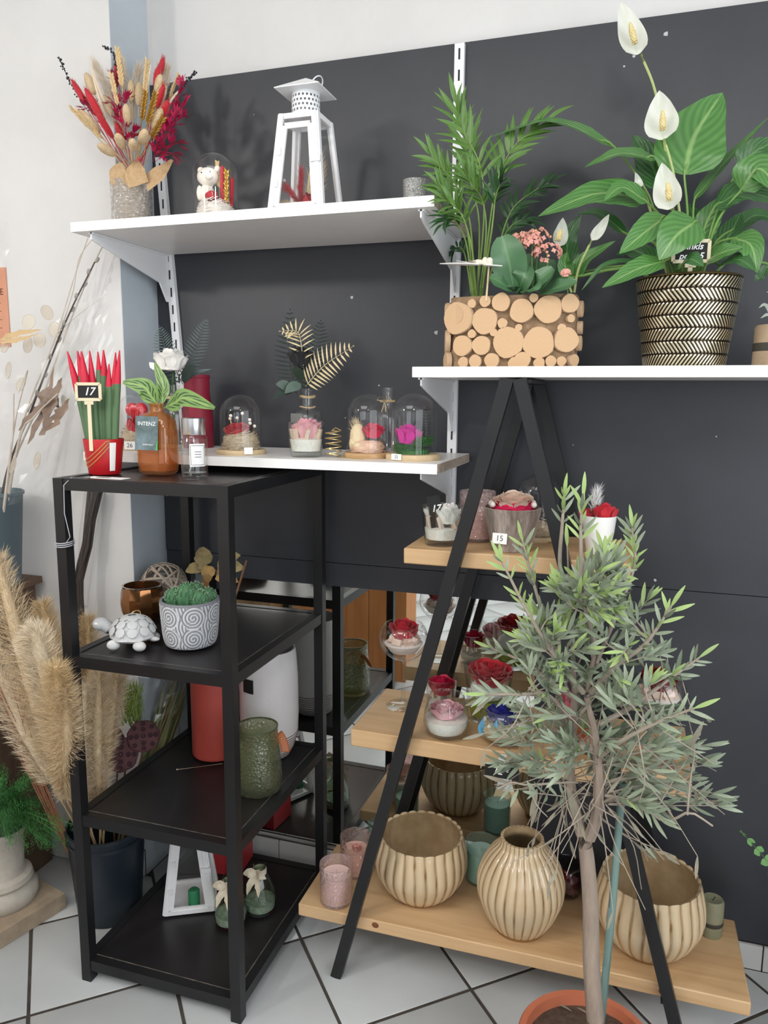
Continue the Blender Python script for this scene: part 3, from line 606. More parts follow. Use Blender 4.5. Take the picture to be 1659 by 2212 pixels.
for z in (0.136, 0.139): MB().tube([(0.0195*math.cos(t), 0.0195*math.sin(t), z) for t in [i*2*PI/20 for i in range(21)]], 0.0014, 6).build('string_turn', string, d)
for s in (-1, 1): MB().tube([(0, -0.0205, 0.137), (s*0.012, -0.028, 0.150), (s*0.020, -0.026, 0.140), (0, -0.0205, 0.137), (s*0.006, -0.03, 0.11)], 0.0013, 6).build('bow_loop', string, d)
d = thing('flower_bottle', 'clear bottle with white rose and dark fern behind the amber bottle', 'vase', (-0.205, -0.235, S3))
MB().lathe(bottle_profile(0.038, 0.176, 0.0165, 0.05), 28).build('bottle', clear, d, angle=60)
for z in (0.140, 0.1425, 0.145): MB().tube([(0.0195*math.cos(t), 0.0195*math.sin(t), z) for t in [i*2*PI/20 for i in range(21)]], 0.0013, 6).build('string_turn', string, d)
MB().tube([(0, 0, 0.02), (0, 0, 0.18), (0.004, 0, 0.222)], 0.0025, 6).build('stem', pm('green_stem', '#3f6a3a', 0.6), d); rose(d, (0.000, -0.006, 0.212), 0.042, 0.060, white_petal, (0.05, 0))
MB().blade([(-0.01, -0.02, 0.222), (-0.03, -0.035, 0.222), (-0.05, -0.03, 0.235)], 0.022, (0, -1, 0.6), 7, 0.1, cup=.3).build('fallen_petal', white_petal, d)
gf = pm('grey_green_fern', '#5c6a68', 0.8, col2='#4a5755', vscale=18)
fern(d, [(-0.190, -0.210, 1.520), (-0.244, -0.200, 1.607), (-0.263, -0.200, 1.675)], 0.042, gf, (0, -1, 0.2), 20, world=True); fern(d, [(-0.189, -0.200, 1.532), (-0.162, -0.180, 1.620), (-0.133, -0.170, 1.696)], 0.040, gf, (0, -1, 0.1), 20, world=True); fern(d, [(-0.187, -0.230, 1.522), (-0.213, -0.240, 1.541), (-0.234, -0.250, 1.550)], 0.035, dark_fern, (0, -1, 0.3), 14, world=True)
for (a_, b_, w_) in (((-0.170, -0.240, 1.526), (-0.114, -0.260, 1.567), .034), ((-0.166, -0.240, 1.522), (-0.162, -0.200, 1.557), .03), ((-0.163, -0.240, 1.529), (-0.093, -0.220, 1.560), .012)):
    MB().blade([a_, Vector(a_).lerp(Vector(b_), .5)+Vector((0, -.006, .006)), b_], w_, (0, -1, .2), 8, 0.15).build('leaf', dark_fern if w_ > .02 else gf, d, world=True)
d = thing('tall_bottle', 'tall matt crimson bottle vase standing behind the white rose', 'vase', (-0.215, -0.100, S3))
MB().lathe([(0, 0.0005), (0.042, 0.0005), (0.044, 0.004), (0.044, 0.09), (0.040, 0.12), (0.036, 0.15), (0.036, 0.204), (0.033, 0.204), (0.033, 0.14), (0, 0.1)], 32).build('body', pm('crimson_matt', '#8d1f36', 0.55, col2='#83182f', vscale=5), d, angle=60); MB().lathe([(0.0362, 0.196), (0.0375, 0.198), (0.0375, 0.204), (0.0362, 0.206)], 32).build('lip', pm('crimson_matt', '#8d1f36'), d)
w = thing('wire_coil', 'coil of pale gold wire beside the pink rose tumbler', 'wire', (0.282, -0.285, S3))
spiral(w, [((0.020-0.000*k)*math.cos(k*0.42)-0.004, 0.016*math.sin(k*0.42), 0.0022+0.00085*k) for k in range(75)] + [(0.0, -0.02, 0.068), (0.01, -0.02, 0.074), (0.024, -0.02, 0.068)], 0.0014)
spiral(w, [(0.0, 0.016, 0.0018), (0.02, -0.01, 0.0016), (0.06, -0.026, 0.0016), (0.085, -0.03, 0.0016)], 0.0012, 'wire_end')

# ---------------------------------------------------------------- lanterns
def lantern(label, loc, wb, wt, hb, head=True, rz=0.0, contents=True):
    L = thing('metal_lantern', label, 'lantern', loc, rz); m = white_metal; a, t = wb/2, wt/2; bw = 0.012
    def side(parent, k, door=False):
        R = Matrix.Rotation(k*PI/2, 3, 'Z'); f = lambda x, z, y=0: R @ Vector((x, -(a+(t-a)*z/hb)+y, z))
        xs = lambda z: a+(t-a)*z/hb
        for s in (-1, 1): MB().bar(f(s*(xs(0)-bw/2), 0.004), f(s*(xs(hb)-bw/2), hb), bw, bw*0.7, R @ Vector((0, 1, 0))).build('corner_bar', m, parent, smooth=False)
        MB().bar(f(-xs(hb)+bw, hb-bw/2), f(xs(hb)-bw, hb-bw/2), 0.006, bw).build('top_bar', m, parent, smooth=False); MB().bar(f(-xs(0)+bw, 0.009), f(xs(0)-bw, 0.009), 0.006, 0.012).build('bottom_bar', m, parent, smooth=False)
        z0, z1 = (0.016, hb-0.016)
        if door:
            i0, i1 = xs(z0)-bw-0.006, xs(z1)-bw-0.004; z1 -= 0.012; dw = 0.013; q = []
            dr = MB(); P = [f(-i0, z0, .001), f(i0, z0, .001), f(i1, z1, .001), f(-i1, z1, .001)]
            for u, v in ((0, 1), (1, 2), (2, 3), (3, 0)): dr.bar(P[u], P[v], dw, 0.006, R @ Vector((0, 1, 0)))
            do = dr.build('door', m, parent, smooth=False); pg = MB(); g = 0.008; pg.add([f(-i0+g, z0+g), f(i0-g, z0+g), f(i1-g, z1-g), f(-i1+g, z1-g)], [(0, 1, 2, 3)]); pg.build('glass_pane', clear, do, smooth=False)
            for z in (hb*0.30, hb*0.62): MB().box(f(-xs(z)+bw*0.9, z, -0.005), (0.012, 0.003, 0.016)).build('hinge', m, do, smooth=False)
            MB().box(f(xs(hb*.52)-bw*0.6, hb*0.52, -0.006), (0.026, 0.005, 0.013)).build('latch', m, do, smooth=False)
        else:
            pg = MB(); g = bw*0.8; pg.add([f(-xs(z0)+g, z0-.004, .002), f(xs(z0)-g, z0-.004, .002), f(xs(z1)-g, z1+.004, .002), f(-xs(z1)+g, z1+.004, .002)], [(0, 1, 2, 3)]); pg.build('glass_pane', clear, parent, smooth=False)
    for k in range(4): side(L, k, k == 0)
    MB().box((0, 0, 0.003), (wb-0.004, wb-0.004, 0.005)).build('floor_plate', m, L, smooth=False); MB().box((0, 0, hb-0.001), (wt-0.002, wt-0.002, 0.004)).build('top_plate', m, L, smooth=False)
    if head:
        r, h0, h1 = wt*0.36, hb+0.001, hb+wt*0.62; b = MB(); seg, rows = 44, 11; vs = []; fs = []
        for i in range(rows+1):
            for k in range(seg): vs.append((r*math.cos(2*PI*k/seg), r*math.sin(2*PI*k/seg), h0+(h1-h0)*i/rows))
        for i in range(rows):
            for k in range(seg):
                if i in (2, 4, 6, 8) and (k % 2 == (i//2) % 2): continue
                fs.append((i*seg+k, i*seg+(k+1) % seg, (i+1)*seg+(k+1) % seg, (i+1)*seg+k))
        b.add(vs, fs); b.build('vent_cylinder', m, L)
        b = MB(); q = wt*0.60; zt = h1+wt*0.36; b.add([(-q, -q, h1), (q, -q, h1), (q, q, h1), (-q, q, h1), (0, 0, zt), (-q, -q, h1-.002), (q, -q, h1-.002), (q, q, h1-.002), (-q, q, h1-.002)], [(0, 1, 4), (1, 2, 4), (2, 3, 4), (3, 0, 4), (5, 8, 7, 6), (0, 5, 6, 1), (1, 6, 7, 2), (2, 7, 8, 3), (3, 8, 5, 0)]); b.build('roof', m, L, smooth=False)
        MB().tube([(wt*0.30+0.02*math.cos(t_)*0.6, 0.024*math.sin(t_), h1+wt*0.17+0.016*math.cos(t_)) for t_ in [i*2*PI/18 for i in range(19)]], 0.0016, 6).build('ring_handle', m, L)
    if contents:
        rose(L, (0.012, -0.028, 0.016), 0.024, 0.036, red_petal, (0.9, 0)); cr = pm('cream_pampas', '#ddcba6')
        for path, r_, m_ in (([(0.0, 0.0, 0.02), (0.012, 0, 0.09), (0.02, 0.01, 0.165)], 0.013, cr), ([(0.02, 0.01, 0.02), (0.036, 0.01, 0.09), (0.030, 0.02, 0.15)], 0.011, cr), ([(-0.01, 0, 0.02), (-0.012, -0.01, 0.07), (-0.010, -0.01, 0.11)], 0.008, red_petal), ([(0.03, -0.02, 0.02), (0.036, -0.02, 0.07), (0.036, -0.01, 0.12)], 0.009, hot_petal), ([(0.0, -0.01, 0.02), (-0.025, -0.02, 0.05), (-0.042, -0.025, 0.07)], 0.009, red_petal), ([(0, 0, 0.02), (-0.03, -0.02, 0.03), (-0.045, -0.03, 0.03)], 0.008, cr)):
            b = MB(); plume(b, path, r_, 420, 0.020); b.tube(path, [r_*0.5, r_*0.6, r_*0.2], 8); b.build('dried_plume', m_, L, kind='stuff')
    return L
lantern('white metal lantern with door, glass panes and dried red flowers inside', (0.190, -0.235, S1+0.0005), 0.138, 0.094, 0.228)
lantern('plain white metal lantern on the lowest rack shelf', (-0.160, -0.300, RB+0.0005), 0.140, 0.080, 0.235, rz=0.5, contents=False)
g = thing('green_candle', 'small green block inside the white lantern on the lowest rack shelf', 'candle', (-0.128, -0.335, RB+0.0062)); MB().lathe([(0, 0), (0.016, 0), (0.016, 0.05), (0.012, 0.054), (0, 0.053)], 18).build('wax', pm('green_wax', '#1f7a4e', 0.6), g, angle=50); MB().tube([(0, 0, 0.053), (0.001, 0, 0.060)], 0.0008, 5).build('wick', black_metal, g)
# glitter tealight cup
g = thing('glitter_cup', 'silver glitter tealight cup at the end of the upper shelf', 'candle holder', (0.463, -0.225, S1))
MB().lathe([(0, 0.0005), (0.0255, 0.0005), (0.027, 0.003), (0.0305, 0.070), (0.028, 0.070), (0.0245, 0.006), (0, 0.005)], 32).build('cup', pm('silver_glitter', '#dcdcda', 0.28, metal=0.75, col2='#7d7d7c', vscale=260, bump=1.0, bscale=320), g, angle=60); MB().lathe([(0, 0.012), (0.0245, 0.012), (0.0255, 0.03), (0, 0.03)], 24).build('wax', pm('white_wax', '#f0ece4', 0.5), g)

# ================================================================ LARGE RIBBED STONEWARE
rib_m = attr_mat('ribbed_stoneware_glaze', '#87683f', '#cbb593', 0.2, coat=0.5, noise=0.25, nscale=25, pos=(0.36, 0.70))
def ribbed(name, label, loc, prof, n, depth, group=None, seg=None, inner=None, rimwav=0.0):
    o = thing(name, label, 'vase' if 'vase' in name else 'bowl', loc); b = MB(); seg = n*8; vals = []
    P = bez([(r, 0, z) for r, z in prof], 34); zt = prof[-1][1]; rows = []
    for p in P:
        f = p.z/zt
        for k in range(seg):
            t = 2*PI*k/seg; c = abs(math.sin(t*n/2+0.25*math.sin(f*5+3*t))); w = min(1, max(0, f*8))*min(1, (1.03-f)*9); rib = c**0.62
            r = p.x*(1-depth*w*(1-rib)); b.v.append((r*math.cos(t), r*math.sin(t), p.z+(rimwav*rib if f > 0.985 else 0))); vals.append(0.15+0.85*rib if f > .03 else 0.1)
    m = len(P)
    for i in range(m-1):
        for k in range(seg): q = i*seg+k; q2 = i*seg+(k+1) % seg; b.f.append((q, q2, q2+seg, q+seg))
    # inside wall
    o2 = len(b.v); I = bez([(r, 0, z) for r, z in inner], 16)
    for p in I:
        for k in range(seg): t = 2*PI*k/seg; r = p.x*(1-0.012*abs(math.sin(t*n/2))); b.v.append((r*math.cos(t), r*math.sin(t), p.z)); vals.append(0.52)
    for k in range(seg): a = (m-1)*seg+k; a2 = (m-1)*seg+(k+1) % seg; b.f.append((a, a2, o2+(k+1) % seg, o2+k))
    for i in range(len(I)-1):
        for k in range(seg): q = o2+i*seg+k; q2 = o2+i*seg+(k+1) % seg; b.f.append((q, q2, q2+seg, q+seg))
    b.f.append(tuple(o2+(len(I)-1)*seg+k for k in range(seg))); b.f.append(tuple(range(seg))[::-1]); b.mi = [0]*len(b.f); b.att = ('rib', vals)
    b.build('body', rib_m, o, angle=70)
    MB().lathe([(prof[0][0]*0.9, 0), (prof[0][0]*1.04, 0.0), (prof[0][0]*1.05, 0.006), (prof[0][0]*0.95, 0.010)], n, fn=lambda R, z, t, i: R*(1+0.02*math.sin(t*n))).build('foot', pm('brown_bare_clay', '#8a6238', 0.7), o)
    return o
bowlp = [(0.070, 0.0), (0.100, 0.030), (0.122, 0.075), (0.1235, 0.115), (0.116, 0.150), (0.110, 0.166)]; bowli = [(0.104, 0.166), (0.112, 0.14), (0.115, 0.10), (0.10, 0.04), (0.07, 0.014)]
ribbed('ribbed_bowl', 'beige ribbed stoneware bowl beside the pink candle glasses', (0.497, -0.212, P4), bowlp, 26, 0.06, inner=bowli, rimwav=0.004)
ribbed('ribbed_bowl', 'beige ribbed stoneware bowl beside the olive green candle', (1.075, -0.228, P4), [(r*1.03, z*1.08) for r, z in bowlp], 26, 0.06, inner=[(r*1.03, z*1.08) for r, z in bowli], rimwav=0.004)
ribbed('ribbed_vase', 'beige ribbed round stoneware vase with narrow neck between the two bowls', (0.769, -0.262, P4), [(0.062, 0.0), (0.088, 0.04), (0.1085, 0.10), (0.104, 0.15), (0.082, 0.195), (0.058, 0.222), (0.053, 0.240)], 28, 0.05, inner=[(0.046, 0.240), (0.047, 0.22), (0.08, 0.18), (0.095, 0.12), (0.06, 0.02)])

# ================================================================ GLASSES AND CANDLES ON THE LADDER SHELF
pink_wax = pm('pink_wax', '#ecccc6', 0.55, sub=0.0); teal_wax = pm('teal_wax', '#b9d8cd', 0.6)
lace_glass = glass('embossed_pink_glass', '#fdf8f8', 1.6, 0.05, 0.8, 110, 'voronoi', op=0.16, opcol='#ecd6d3'); teal_glass = glass('ribbed_teal_glass', '#f3faf8', 1.4, 0.03, 0.5, 60, op=0.07, opcol='#a9cdc0'); honey = glass('honeycomb_glass', '#fdf8f6', 1.6, 0.04, 0.8, 85, 'voronoi', op=0.10, opcol='#e0c8c0')
def candle_glass(label, loc, r, h, gm, wm, fill, z0=0.008, fn=None):
    o = thing('candle_glass', label, 'candle', loc)
    MB().lathe([(0, 0.0005), (r*0.9, 0.0005), (r, 0.006), (r*1.0, h*0.5), (r*1.03, h-0.003), (r*1.02, h), (r*0.97, h), (r*0.94, h*0.5), (r*0.93, z0), (0, z0)], 48, fn=fn).build('glass', gm, o, angle=50)
    MB().lathe([(0, z0+.001), (r*0.91, z0+.001), (r*0.915, fill), (r*0.6, fill-0.002), (0, fill-0.002)], 28).build('wax', wm, o, angle=50); MB().tube([(0, 0, fill-0.003), (0.001, 0, fill+0.010)], 0.0009, 5).build('wick', string, o)
    return o
candle_glass('pink lace-patterned candle glass at the corner of the lowest plank', (0.297, -0.322, P4), 0.043, 0.108, lace_glass, pink_wax, 0.078)
o = candle_glass('honeycomb candle glass with coral flower on top behind the pink lace one', (0.302, -0.190, P4), 0.042, 0.110, honey, pm('peach_wax', '#e6bdb0', 0.6), 0.070); rose(o, (0.006, -0.006, 0.070), 0.014, 0.016, pm('coral_petal', '#d9705f', 0.6))
candle_glass('small pale green candle glass between black leg and ribbed bowl', (0.352, -0.112, P4), 0.038, 0.112, teal_glass, pm('pale_mint_wax', '#b5cbbf', 0.6), 0.06, fn=lambda R, z, t, i: R*(1+0.012*math.sin(24*t)))
candle_glass('ribbed teal candle glass behind the ribbed stoneware', (0.640, -0.112, P4), 0.041, 0.118, teal_glass, teal_wax, 0.09, fn=lambda R, z, t, i: R*(1+0.012*math.sin(24*t)))
o = thing('pillar_candle', 'olive green pillar candle with dark ribbon at the plank end', 'candle', (1.226, -0.139, P4)); MB().lathe([(0, 0.0003), (0.026, 0.0003), (0.027, 0.003), (0.027, 0.088), (0.023, 0.095), (0.012, 0.093), (0, 0.090)], 32).build('wax', pm('olive_wax', '#8b8a70', 0.6, col2='#7d7c63', vscale=25), o, angle=60); MB().lathe([(0.0272, 0.030), (0.0278, 0.031), (0.0278, 0.040), (0.0272, 0.041)], 32).build('ribbon', pm('dark_ribbon', '#3d3a33', 0.7), o); MB().tube([(0, 0, 0.090), (0.004, -0.002, 0.101)], 0.0012, 5).build('wick', black_metal, o)
o = thing('globe_vase', 'dark glass globe with pink and crimson flowers behind the ribbed vase', 'vase', (0.872, -0.098, P4)); MB().lathe([(0, 0.0005), (0.03, 0.0005), (0.046, 0.022), (0.050, 0.05), (0.045, 0.078), (0.038, 0.092), (0.0365, 0.092), (0.043, 0.078), (0.048, 0.05), (0.044, 0.024), (0, 0.006)], 32).build('globe', glass('smoked_glass', '#d5d2d3', 1.4), o, angle=180)
for (x, y, z, r, m_) in ((0.006, -0.020, 0.012, .022, pink_petal), (0.014, -0.016, 0.038, .020, pink_petal), (0.020, -0.012, 0.020, .02, red_petal), (-0.006, -0.018, 0.050, .02, hot_petal), (-0.01, -0.01, 0.02, .02, pink_petal)): rose(o, (x, y, z), r, r*1.2, m_, (0.7, 0))
# top plank
o = thing('rose_in_tumbler', 'glass tumbler with white roses, wood chips and chalk tag', 'vase', (0.556, -0.285, P1)); tumbler(o, 0.041, 0.052, 0.094, 0.014); sandfill(o, 0.0385, 0.042, 0.0155, 0.040)
rose(o, (0.018, -0.012, 0.052), 0.026, 0.050, white_petal); rose(o, (-0.026, 0.004, 0.056), 0.018, 0.040, white_petal)
for k in range(7): MB().box((0.034*math.cos(k*.9+.3), 0.030*math.sin(k*.9+.3), 0.056), (0.014, 0.006, 0.03), rot=Euler((rnd(-.3, .3), rnd(-.4, .4), k*.9)).to_matrix()).build('wood_chip', stone, o)
t_ = MB().box((0, 0, 0), (0.030, 0.0012, 0.078)).build('price_card', slate, o, smooth=False); t_.location = (-0.012, -0.020, 0.080); t_.rotation_euler = (-0.12, -0.16, 0.3); text(t_, '17', 0.022, (0.002, -0.0009, 0.008), FRONT, chalk, 'number', shear=0.3, ext=0.0002, thick=0.0004)
candle_glass('pink lace-patterned candle glass on the top plank', (0.624, -0.203, P1), 0.043, 0.122, lace_glass, pink_wax, 0.075)
bark = pm('grey_bark', '#b9aca2', 0.85, col2='#76665c', vscale=5, bump=1.0, bscale=26, stretch=(9, 9, 1.1))
o = thing('bark_pot', 'bark-look pot with cream rose, pink sisal and price tag', 'pot', (0.722, -0.288, P1)); MB().lathe([(0, 0.0005), (0.045, 0.0005), (0.047, 0.004), (0.0645, 0.094), (0.066, 0.098), (0.062, 0.100), (0.060, 0.092), (0.05, 0.06), (0, 0.06)], 60, fn=lambda R, z, t, i: R*(1+0.018*math.sin(9*t+z*9)+0.012*math.sin(23*t)+(0.012 if i in (4, 5) else 0)*math.sin(7*t))).build('pot', bark, o, angle=60)
nest(o, 0.052, 0.034, 0.082, pm('hot_pink_sisal', '#d11d52', 0.85), nf=420); rose(o, (0.002, -0.006, 0.094), 0.047, 0.042, cream_petal, (0.05, 0.05), n=(4, 6, 8))
for (x, y) in ((-0.045, -0.02), (-0.040, -0.034), (0.05, -0.012), (0.044, 0.02)): MB().ell((x, y, 0.108), 0.0075, 12, 8).build('pearl', pearl, o)
price_tag(o, (-0.018, -0.0555, 0.034), 0.034, 0.024, '15', rz=-0.15, lean=-0.18)
o = thing('glass_dome_arrangement', 'glass dome with pearls standing behind the bark pot', 'dome', (0.762, -0.135, P1)); base_disc(o, 0.060); dome_shell(o, 0.052, 0.150, 0.0122); nest(o, 0.046, 0.03, 0.0125, sisal, nf=200); pearls(o, [(0.02, -0.02, 0.085), (0.03, -0.01, 0.075), (0.036, -0.016, 0.066), (0.028, 0, 0.095), (-0.02, -0.01, 0.10)])
w = thing('wire_coil', 'coil of gold wire on the top plank behind the olive tree', 'wire', (0.815, -0.225, P1)); spiral(w, [((0.016-0.00012*k)*math.cos(k*0.42), (0.014)*math.sin(k*0.42), 0.0018+0.0011*k) for k in range(62)], 0.0013); MB().ell((0.016, 0, 0.003), 0.0028, 8, 6).build('end_bead', gold_wire, w)
o = thing('ceramic_cup', 'white ceramic cup with red rose and white feather', 'cup', (0.915, -0.270, P1)); MB().lathe([(0, 0.0005), (0.0225, 0.0005), (0.025, 0.004), (0.034, 0.05), (0.038, 0.088), (0.036, 0.0885), (0.032, 0.05), (0.02, 0.02), (0, 0.02)], 36).build('cup', pm('white_ceramic', '#eeedeb', 0.25, coat=0.4), o, angle=60)
rose(o, (0.012, -0.006, 0.074), 0.028, 0.042, red_petal, (0, 0.3)); rose(o, (-0.028, 0, 0.072), 0.016, 0.030, red_petal); b = MB(); plume(b, [(-0.008, 0.004, 0.07), (-0.010, 0.004, 0.11), (-0.008, 0.004, 0.142)], 0.012, 500, 0.022); b.build('feather', pm('white_feather', '#f0efee', 0.9), o, kind='stuff')
# middle plank
def balloon(label, loc, r, H, stem_h, foot, petal, fill):
    o = thing('balloon_glass', label, 'wine glass', loc); zc = stem_h+r*0.93
    bowl = [(0.004, stem_h)] + [(r*math.sin(a), zc-r*0.95*math.cos(a)) for a in [0.25+i*(2.25-0.25)/12 for i in range(13)]]; inn = [(q-0.0012, z) for q, z in bowl[1:]][::-1]
    MB().lathe(bowl+inn+[(0, stem_h+0.008)], 40).build('bowl', clear, o, angle=180)
    MB().lathe([(0, 0.0004), (foot*0.97, 0.0004), (foot, 0.002), (foot*0.6, 0.005), (0.010, 0.011), (0.0055, 0.022), (0.0042, stem_h*0.5), (0.005, stem_h*0.85), (0.010, stem_h), (0, stem_h+0.002)], 32).build('stem_and_foot', clear_thick, o, angle=180)
    zs = stem_h+0.012; MB().lathe([(0, zs), (r*0.55, zs+0.012), (r*0.80, zs+0.034), (r*0.5, zs+0.038), (0, zs+0.034)], 24).build('sand', sand, o)
    for k in range(7): MB().box((r*.52*math.cos(k*.9), r*.52*math.sin(k*.9), zs+0.044), (0.026, 0.014, 0.016), rot=Euler((rnd(-.4, .4), rnd(-.5, .5), k*.9+1.5)).to_matrix()).build('stone_chip', stone, o)
    rose(o, (0.0, 0, zs+0.040), 0.036, 0.058, petal); return o
balloon('balloon wine glass with dark red rose and pale stones beside the mirror', (0.432, -0.178, P3), 0.064, 0.262, 0.128, 0.046, red_petal, 0)
balloon('balloon wine glass with dark red rose at the free end of the middle plank', (1.062, -0.300, P3), 0.060, 0.245, 0.115, 0.050, pm('wine_red_petal', '#7d0f1c', 0.6), 0)
o = thing('rose_in_tumbler', 'rounded glass with pale pink soap rose on white sand', 'vase', (0.583, -0.315, P3)); MB().lathe([(0, 0.0005), (0.034, 0.0005), (0.050, 0.014), (0.057, 0.036), (0.054, 0.062), (0.047, 0.088), (0.0415, 0.103), (0.040, 0.103), (0.045, 0.088), (0.052, 0.062), (0.055, 0.036), (0.048, 0.016), (0, 0.008)], 36).build('glass', clear_thick, o, angle=180)
MB().lathe([(0, 0.009), (0.044, 0.016), (0.0525, 0.034), (0.052, 0.046), (0.03, 0.048), (0, 0.046)], 28).build('sand', sand, o); rose(o, (0, -0.004, 0.046), 0.041, 0.042, pink_petal, (.1, 0), n=(4, 6, 8))
o = thing('rose_in_tumbler', 'glass tumbler with crimson rose behind the pale pink one', 'vase', (0.535, -0.180, P3)); tumbler(o, 0.034, 0.042, 0.092, 0.012); sandfill(o, 0.031, 0.034, 0.0135, 0.03); rose(o, (0.004, -0.004, 0.050), 0.034, 0.048, pm('crimson_petal', '#b3123f', 0.6), n=(4, 6, 8))
for k in range(4): MB().box((0.024*math.cos(k*1.6), 0.024*math.sin(k*1.6), 0.042), (0.012, 0.008, 0.02), k*1.6).build('stone_chip', stone, o)
o = thing('conical_vase', 'flared clear vase with large red rose, white feathers and lime moss', 'vase', (0.660, -0.185, P3)); tumbler(o, 0.046, 0.064, 0.140, 0.012); MB().lathe([(0, 0.013), (0.042, 0.013), (0.047, 0.045), (0.03, 0.05), (0, 0.05)], 24, fn=lambda R, z, t, i: R*(1+.03*math.sin(6*t))).build('lime_moss', pm('lime_moss', '#a5b23a', 0.9, col2='#8c9c2c', vscale=40, bump=.6, bscale=90), o)
b = MB(); b.ell((0, 0, 0.078), (0.046, 0.044, 0.028), 16, 10); b.fibers(500, lambda: (Vector((rnd(-.04, .04), rnd(-.04, .03), rnd(.06, .10))), Vector((rnd(-1, 1), rnd(-1, 1), rnd(-.4, 1)))), 0.018, 0.0009); b.build('white_feathers', pm('white_feather', '#f0efee'), o, kind='stuff'); rose(o, (0.004, -0.01, 0.100), 0.055, 0.056, red_petal, (.1, 0), n=(4, 6, 8))
o = thing('glass_bowl', 'round glass bowl with blue rose, shells and chalk tag', 'bowl', (0.722, -0.300, P3)); MB().lathe([(0, 0.0005), (0.036, 0.0005), (0.056, 0.016), (0.064, 0.042), (0.060, 0.068), (0.052, 0.086), (0.0505, 0.086), (0.058, 0.068), (0.062, 0.042), (0.054, 0.018), (0, 0.007)], 36).build('glass', clear_thick, o, angle=180)
MB().lathe([(0, 0.008), (0.048, 0.015), (0.058, 0.034), (0.055, 0.045), (0.03, 0.05), (0, 0.048)], 24).build('sisal_bed', sisal, o)
for k in range(14): MB().ell((0.046*math.cos(k*.45), 0.046*math.sin(k*.45)-0.002, 0.046+0.004*math.sin(k*3)), (0.008, 0.006, 0.005), 8, 6, R=Euler((k, k*2, 0)).to_matrix()).build('shell', pm('shell_white', '#ece4d8', 0.5), o)
rose(o, (-0.006, -0.004, 0.046), 0.036, 0.046, blue_petal, (.1, 0)); 
for k in (0, 1): MB().blade([(-0.046+0.03*k, -0.03-0.006*k, 0.018), (-0.05+0.034*k, -0.035-0.006*k, 0.04), (-0.044+0.03*k, -0.03, 0.066)], 0.016, (0, -1, 0), 6, .1).build('blue_ribbon', pm('sky_blue_ribbon', '#5aa3cc', 0.5), o)
t_ = MB().box((0, 0, 0), (0.036, 0.0012, 0.055)).build('price_card', slate, o, smooth=False); t_.location = (0.018, -0.006, 0.072); t_.rotation_euler = (-0.1, 0.35, 0.3); text(t_, '20', 0.020, (0, -0.0009, 0.006), FRONT, chalk, 'number', shear=.3, ext=.0002, thick=.0004)
o = thing('perfume_bottle', 'slim glass with bright pink petals behind the olive trunk', 'vase', (0.865, -0.240, P3)); tumbler(o, 0.030, 0.030, 0.125, 0.008); rose(o, (-.004, 0, 0.072), 0.025, 0.046, hot_petal); rose(o, (0.002, 0, 0.03), 0.025, 0.045, pm('soft_pink_petal', '#d9707f', 0.6))
o = thing('perfume_bottle', 'low glass with orange petals behind the olive trunk', 'vase', (0.925, -0.285, P3)); tumbler(o, 0.032, 0.036, 0.072, 0.008); rose(o, (0, 0, 0.020), 0.030, 0.040, pm('orange_petal', '#e0724a', 0.6), (.2, 0)); sandfill(o, 0.029, 0.030, 0.009, 0.02)
o = thing('price_card', 'black slate price card reading 12 on the middle plank edge', 'sign', (0.733, -0.3925, 0.629), -0.02); MB().box((0, 0, 0.016), (0.078, 0.0016, 0.032)).build('card', slate, o, smooth=False); text(o, '12', 0.024, (-0.010, -0.0011, 0.016), FRONT, chalk, 'number', shear=0.35, ext=.0002); text(o, '\u20ac', 0.013, (0.012, -0.0011, 0.021), FRONT, chalk, 'euro_sign', shear=0.35, ext=.0002)
MB().box((0, 0.006, 0.0495), (0.016, 0.024, 0.0014)).build('clip', pm('clear_plastic', '#d8dbdc', 0.2), o, smooth=False); MB().box((0, -0.0002, 0.041), (0.016, 0.0012, 0.018)).build('clip_tongue', pm('clear_plastic', '#d8dbdc'), o, smooth=False)

# ================================================================ ON THE BLACK RACK
# red-tipped sansevieria
o = thing('potted_sansevieria', 'sansevieria with red-dipped spikes in a red pot', 'plant', (-0.245, -0.478, RT)); redpot = pm('red_printed_paper', '#b8171f', 0.45, col2='#a91019', vscale=6)
MB().lathe([(0, 0.0005), (0.036, 0.0005), (0.0375, 0.003), (0.0475, 0.084), (0.0465, 0.086), (0.044, 0.076), (0, 0.074)], 40).build('pot', redpot, o, angle=50)
MB().lathe([(0, 0.0745), (0.0435, 0.0745), (0, 0.079)], 20).build('soil', pm('dark_soil', '#3a2c22', 0.95, col2='#241a14', vscale=60, bump=.6), o)
goldline = pm('gold_print', '#b98a4c', 0.5)
for k in range(3):
    pts = []
    for i in range(22):
        s = i/21; a = -PI/2-1.15+2.1*s; z = 0.018+k*0.010+0.052*(2*abs(s-0.28)/1.44)**1.6; R = 0.0375+(0.0475-0.0375)*(z-0.003)/0.081+0.0005; pts.append((R*math.cos(a), R*math.sin(a), min(z, .082)))
    MB().tube(pts, 0.0013, 5).build('printed_line', goldline, o)
pc = MB()
for i in range(5):
    a0, a1 = -0.62+i*0.07, -0.62+(i+1)*0.07
    R = lambda z: 0.0375+0.01*(z-0.003)/0.081+0.0006
    pc.add([(R(.01)*math.cos(a0), R(.01)*math.sin(a0), .01), (R(.01)*math.cos(a1), R(.01)*math.sin(a1), .01), (R(.078)*math.cos(a1), R(.078)*math.sin(a1), .078), (R(.078)*math.cos(a0), R(.078)*math.sin(a0), .078)], [(0, 1, 2, 3)])
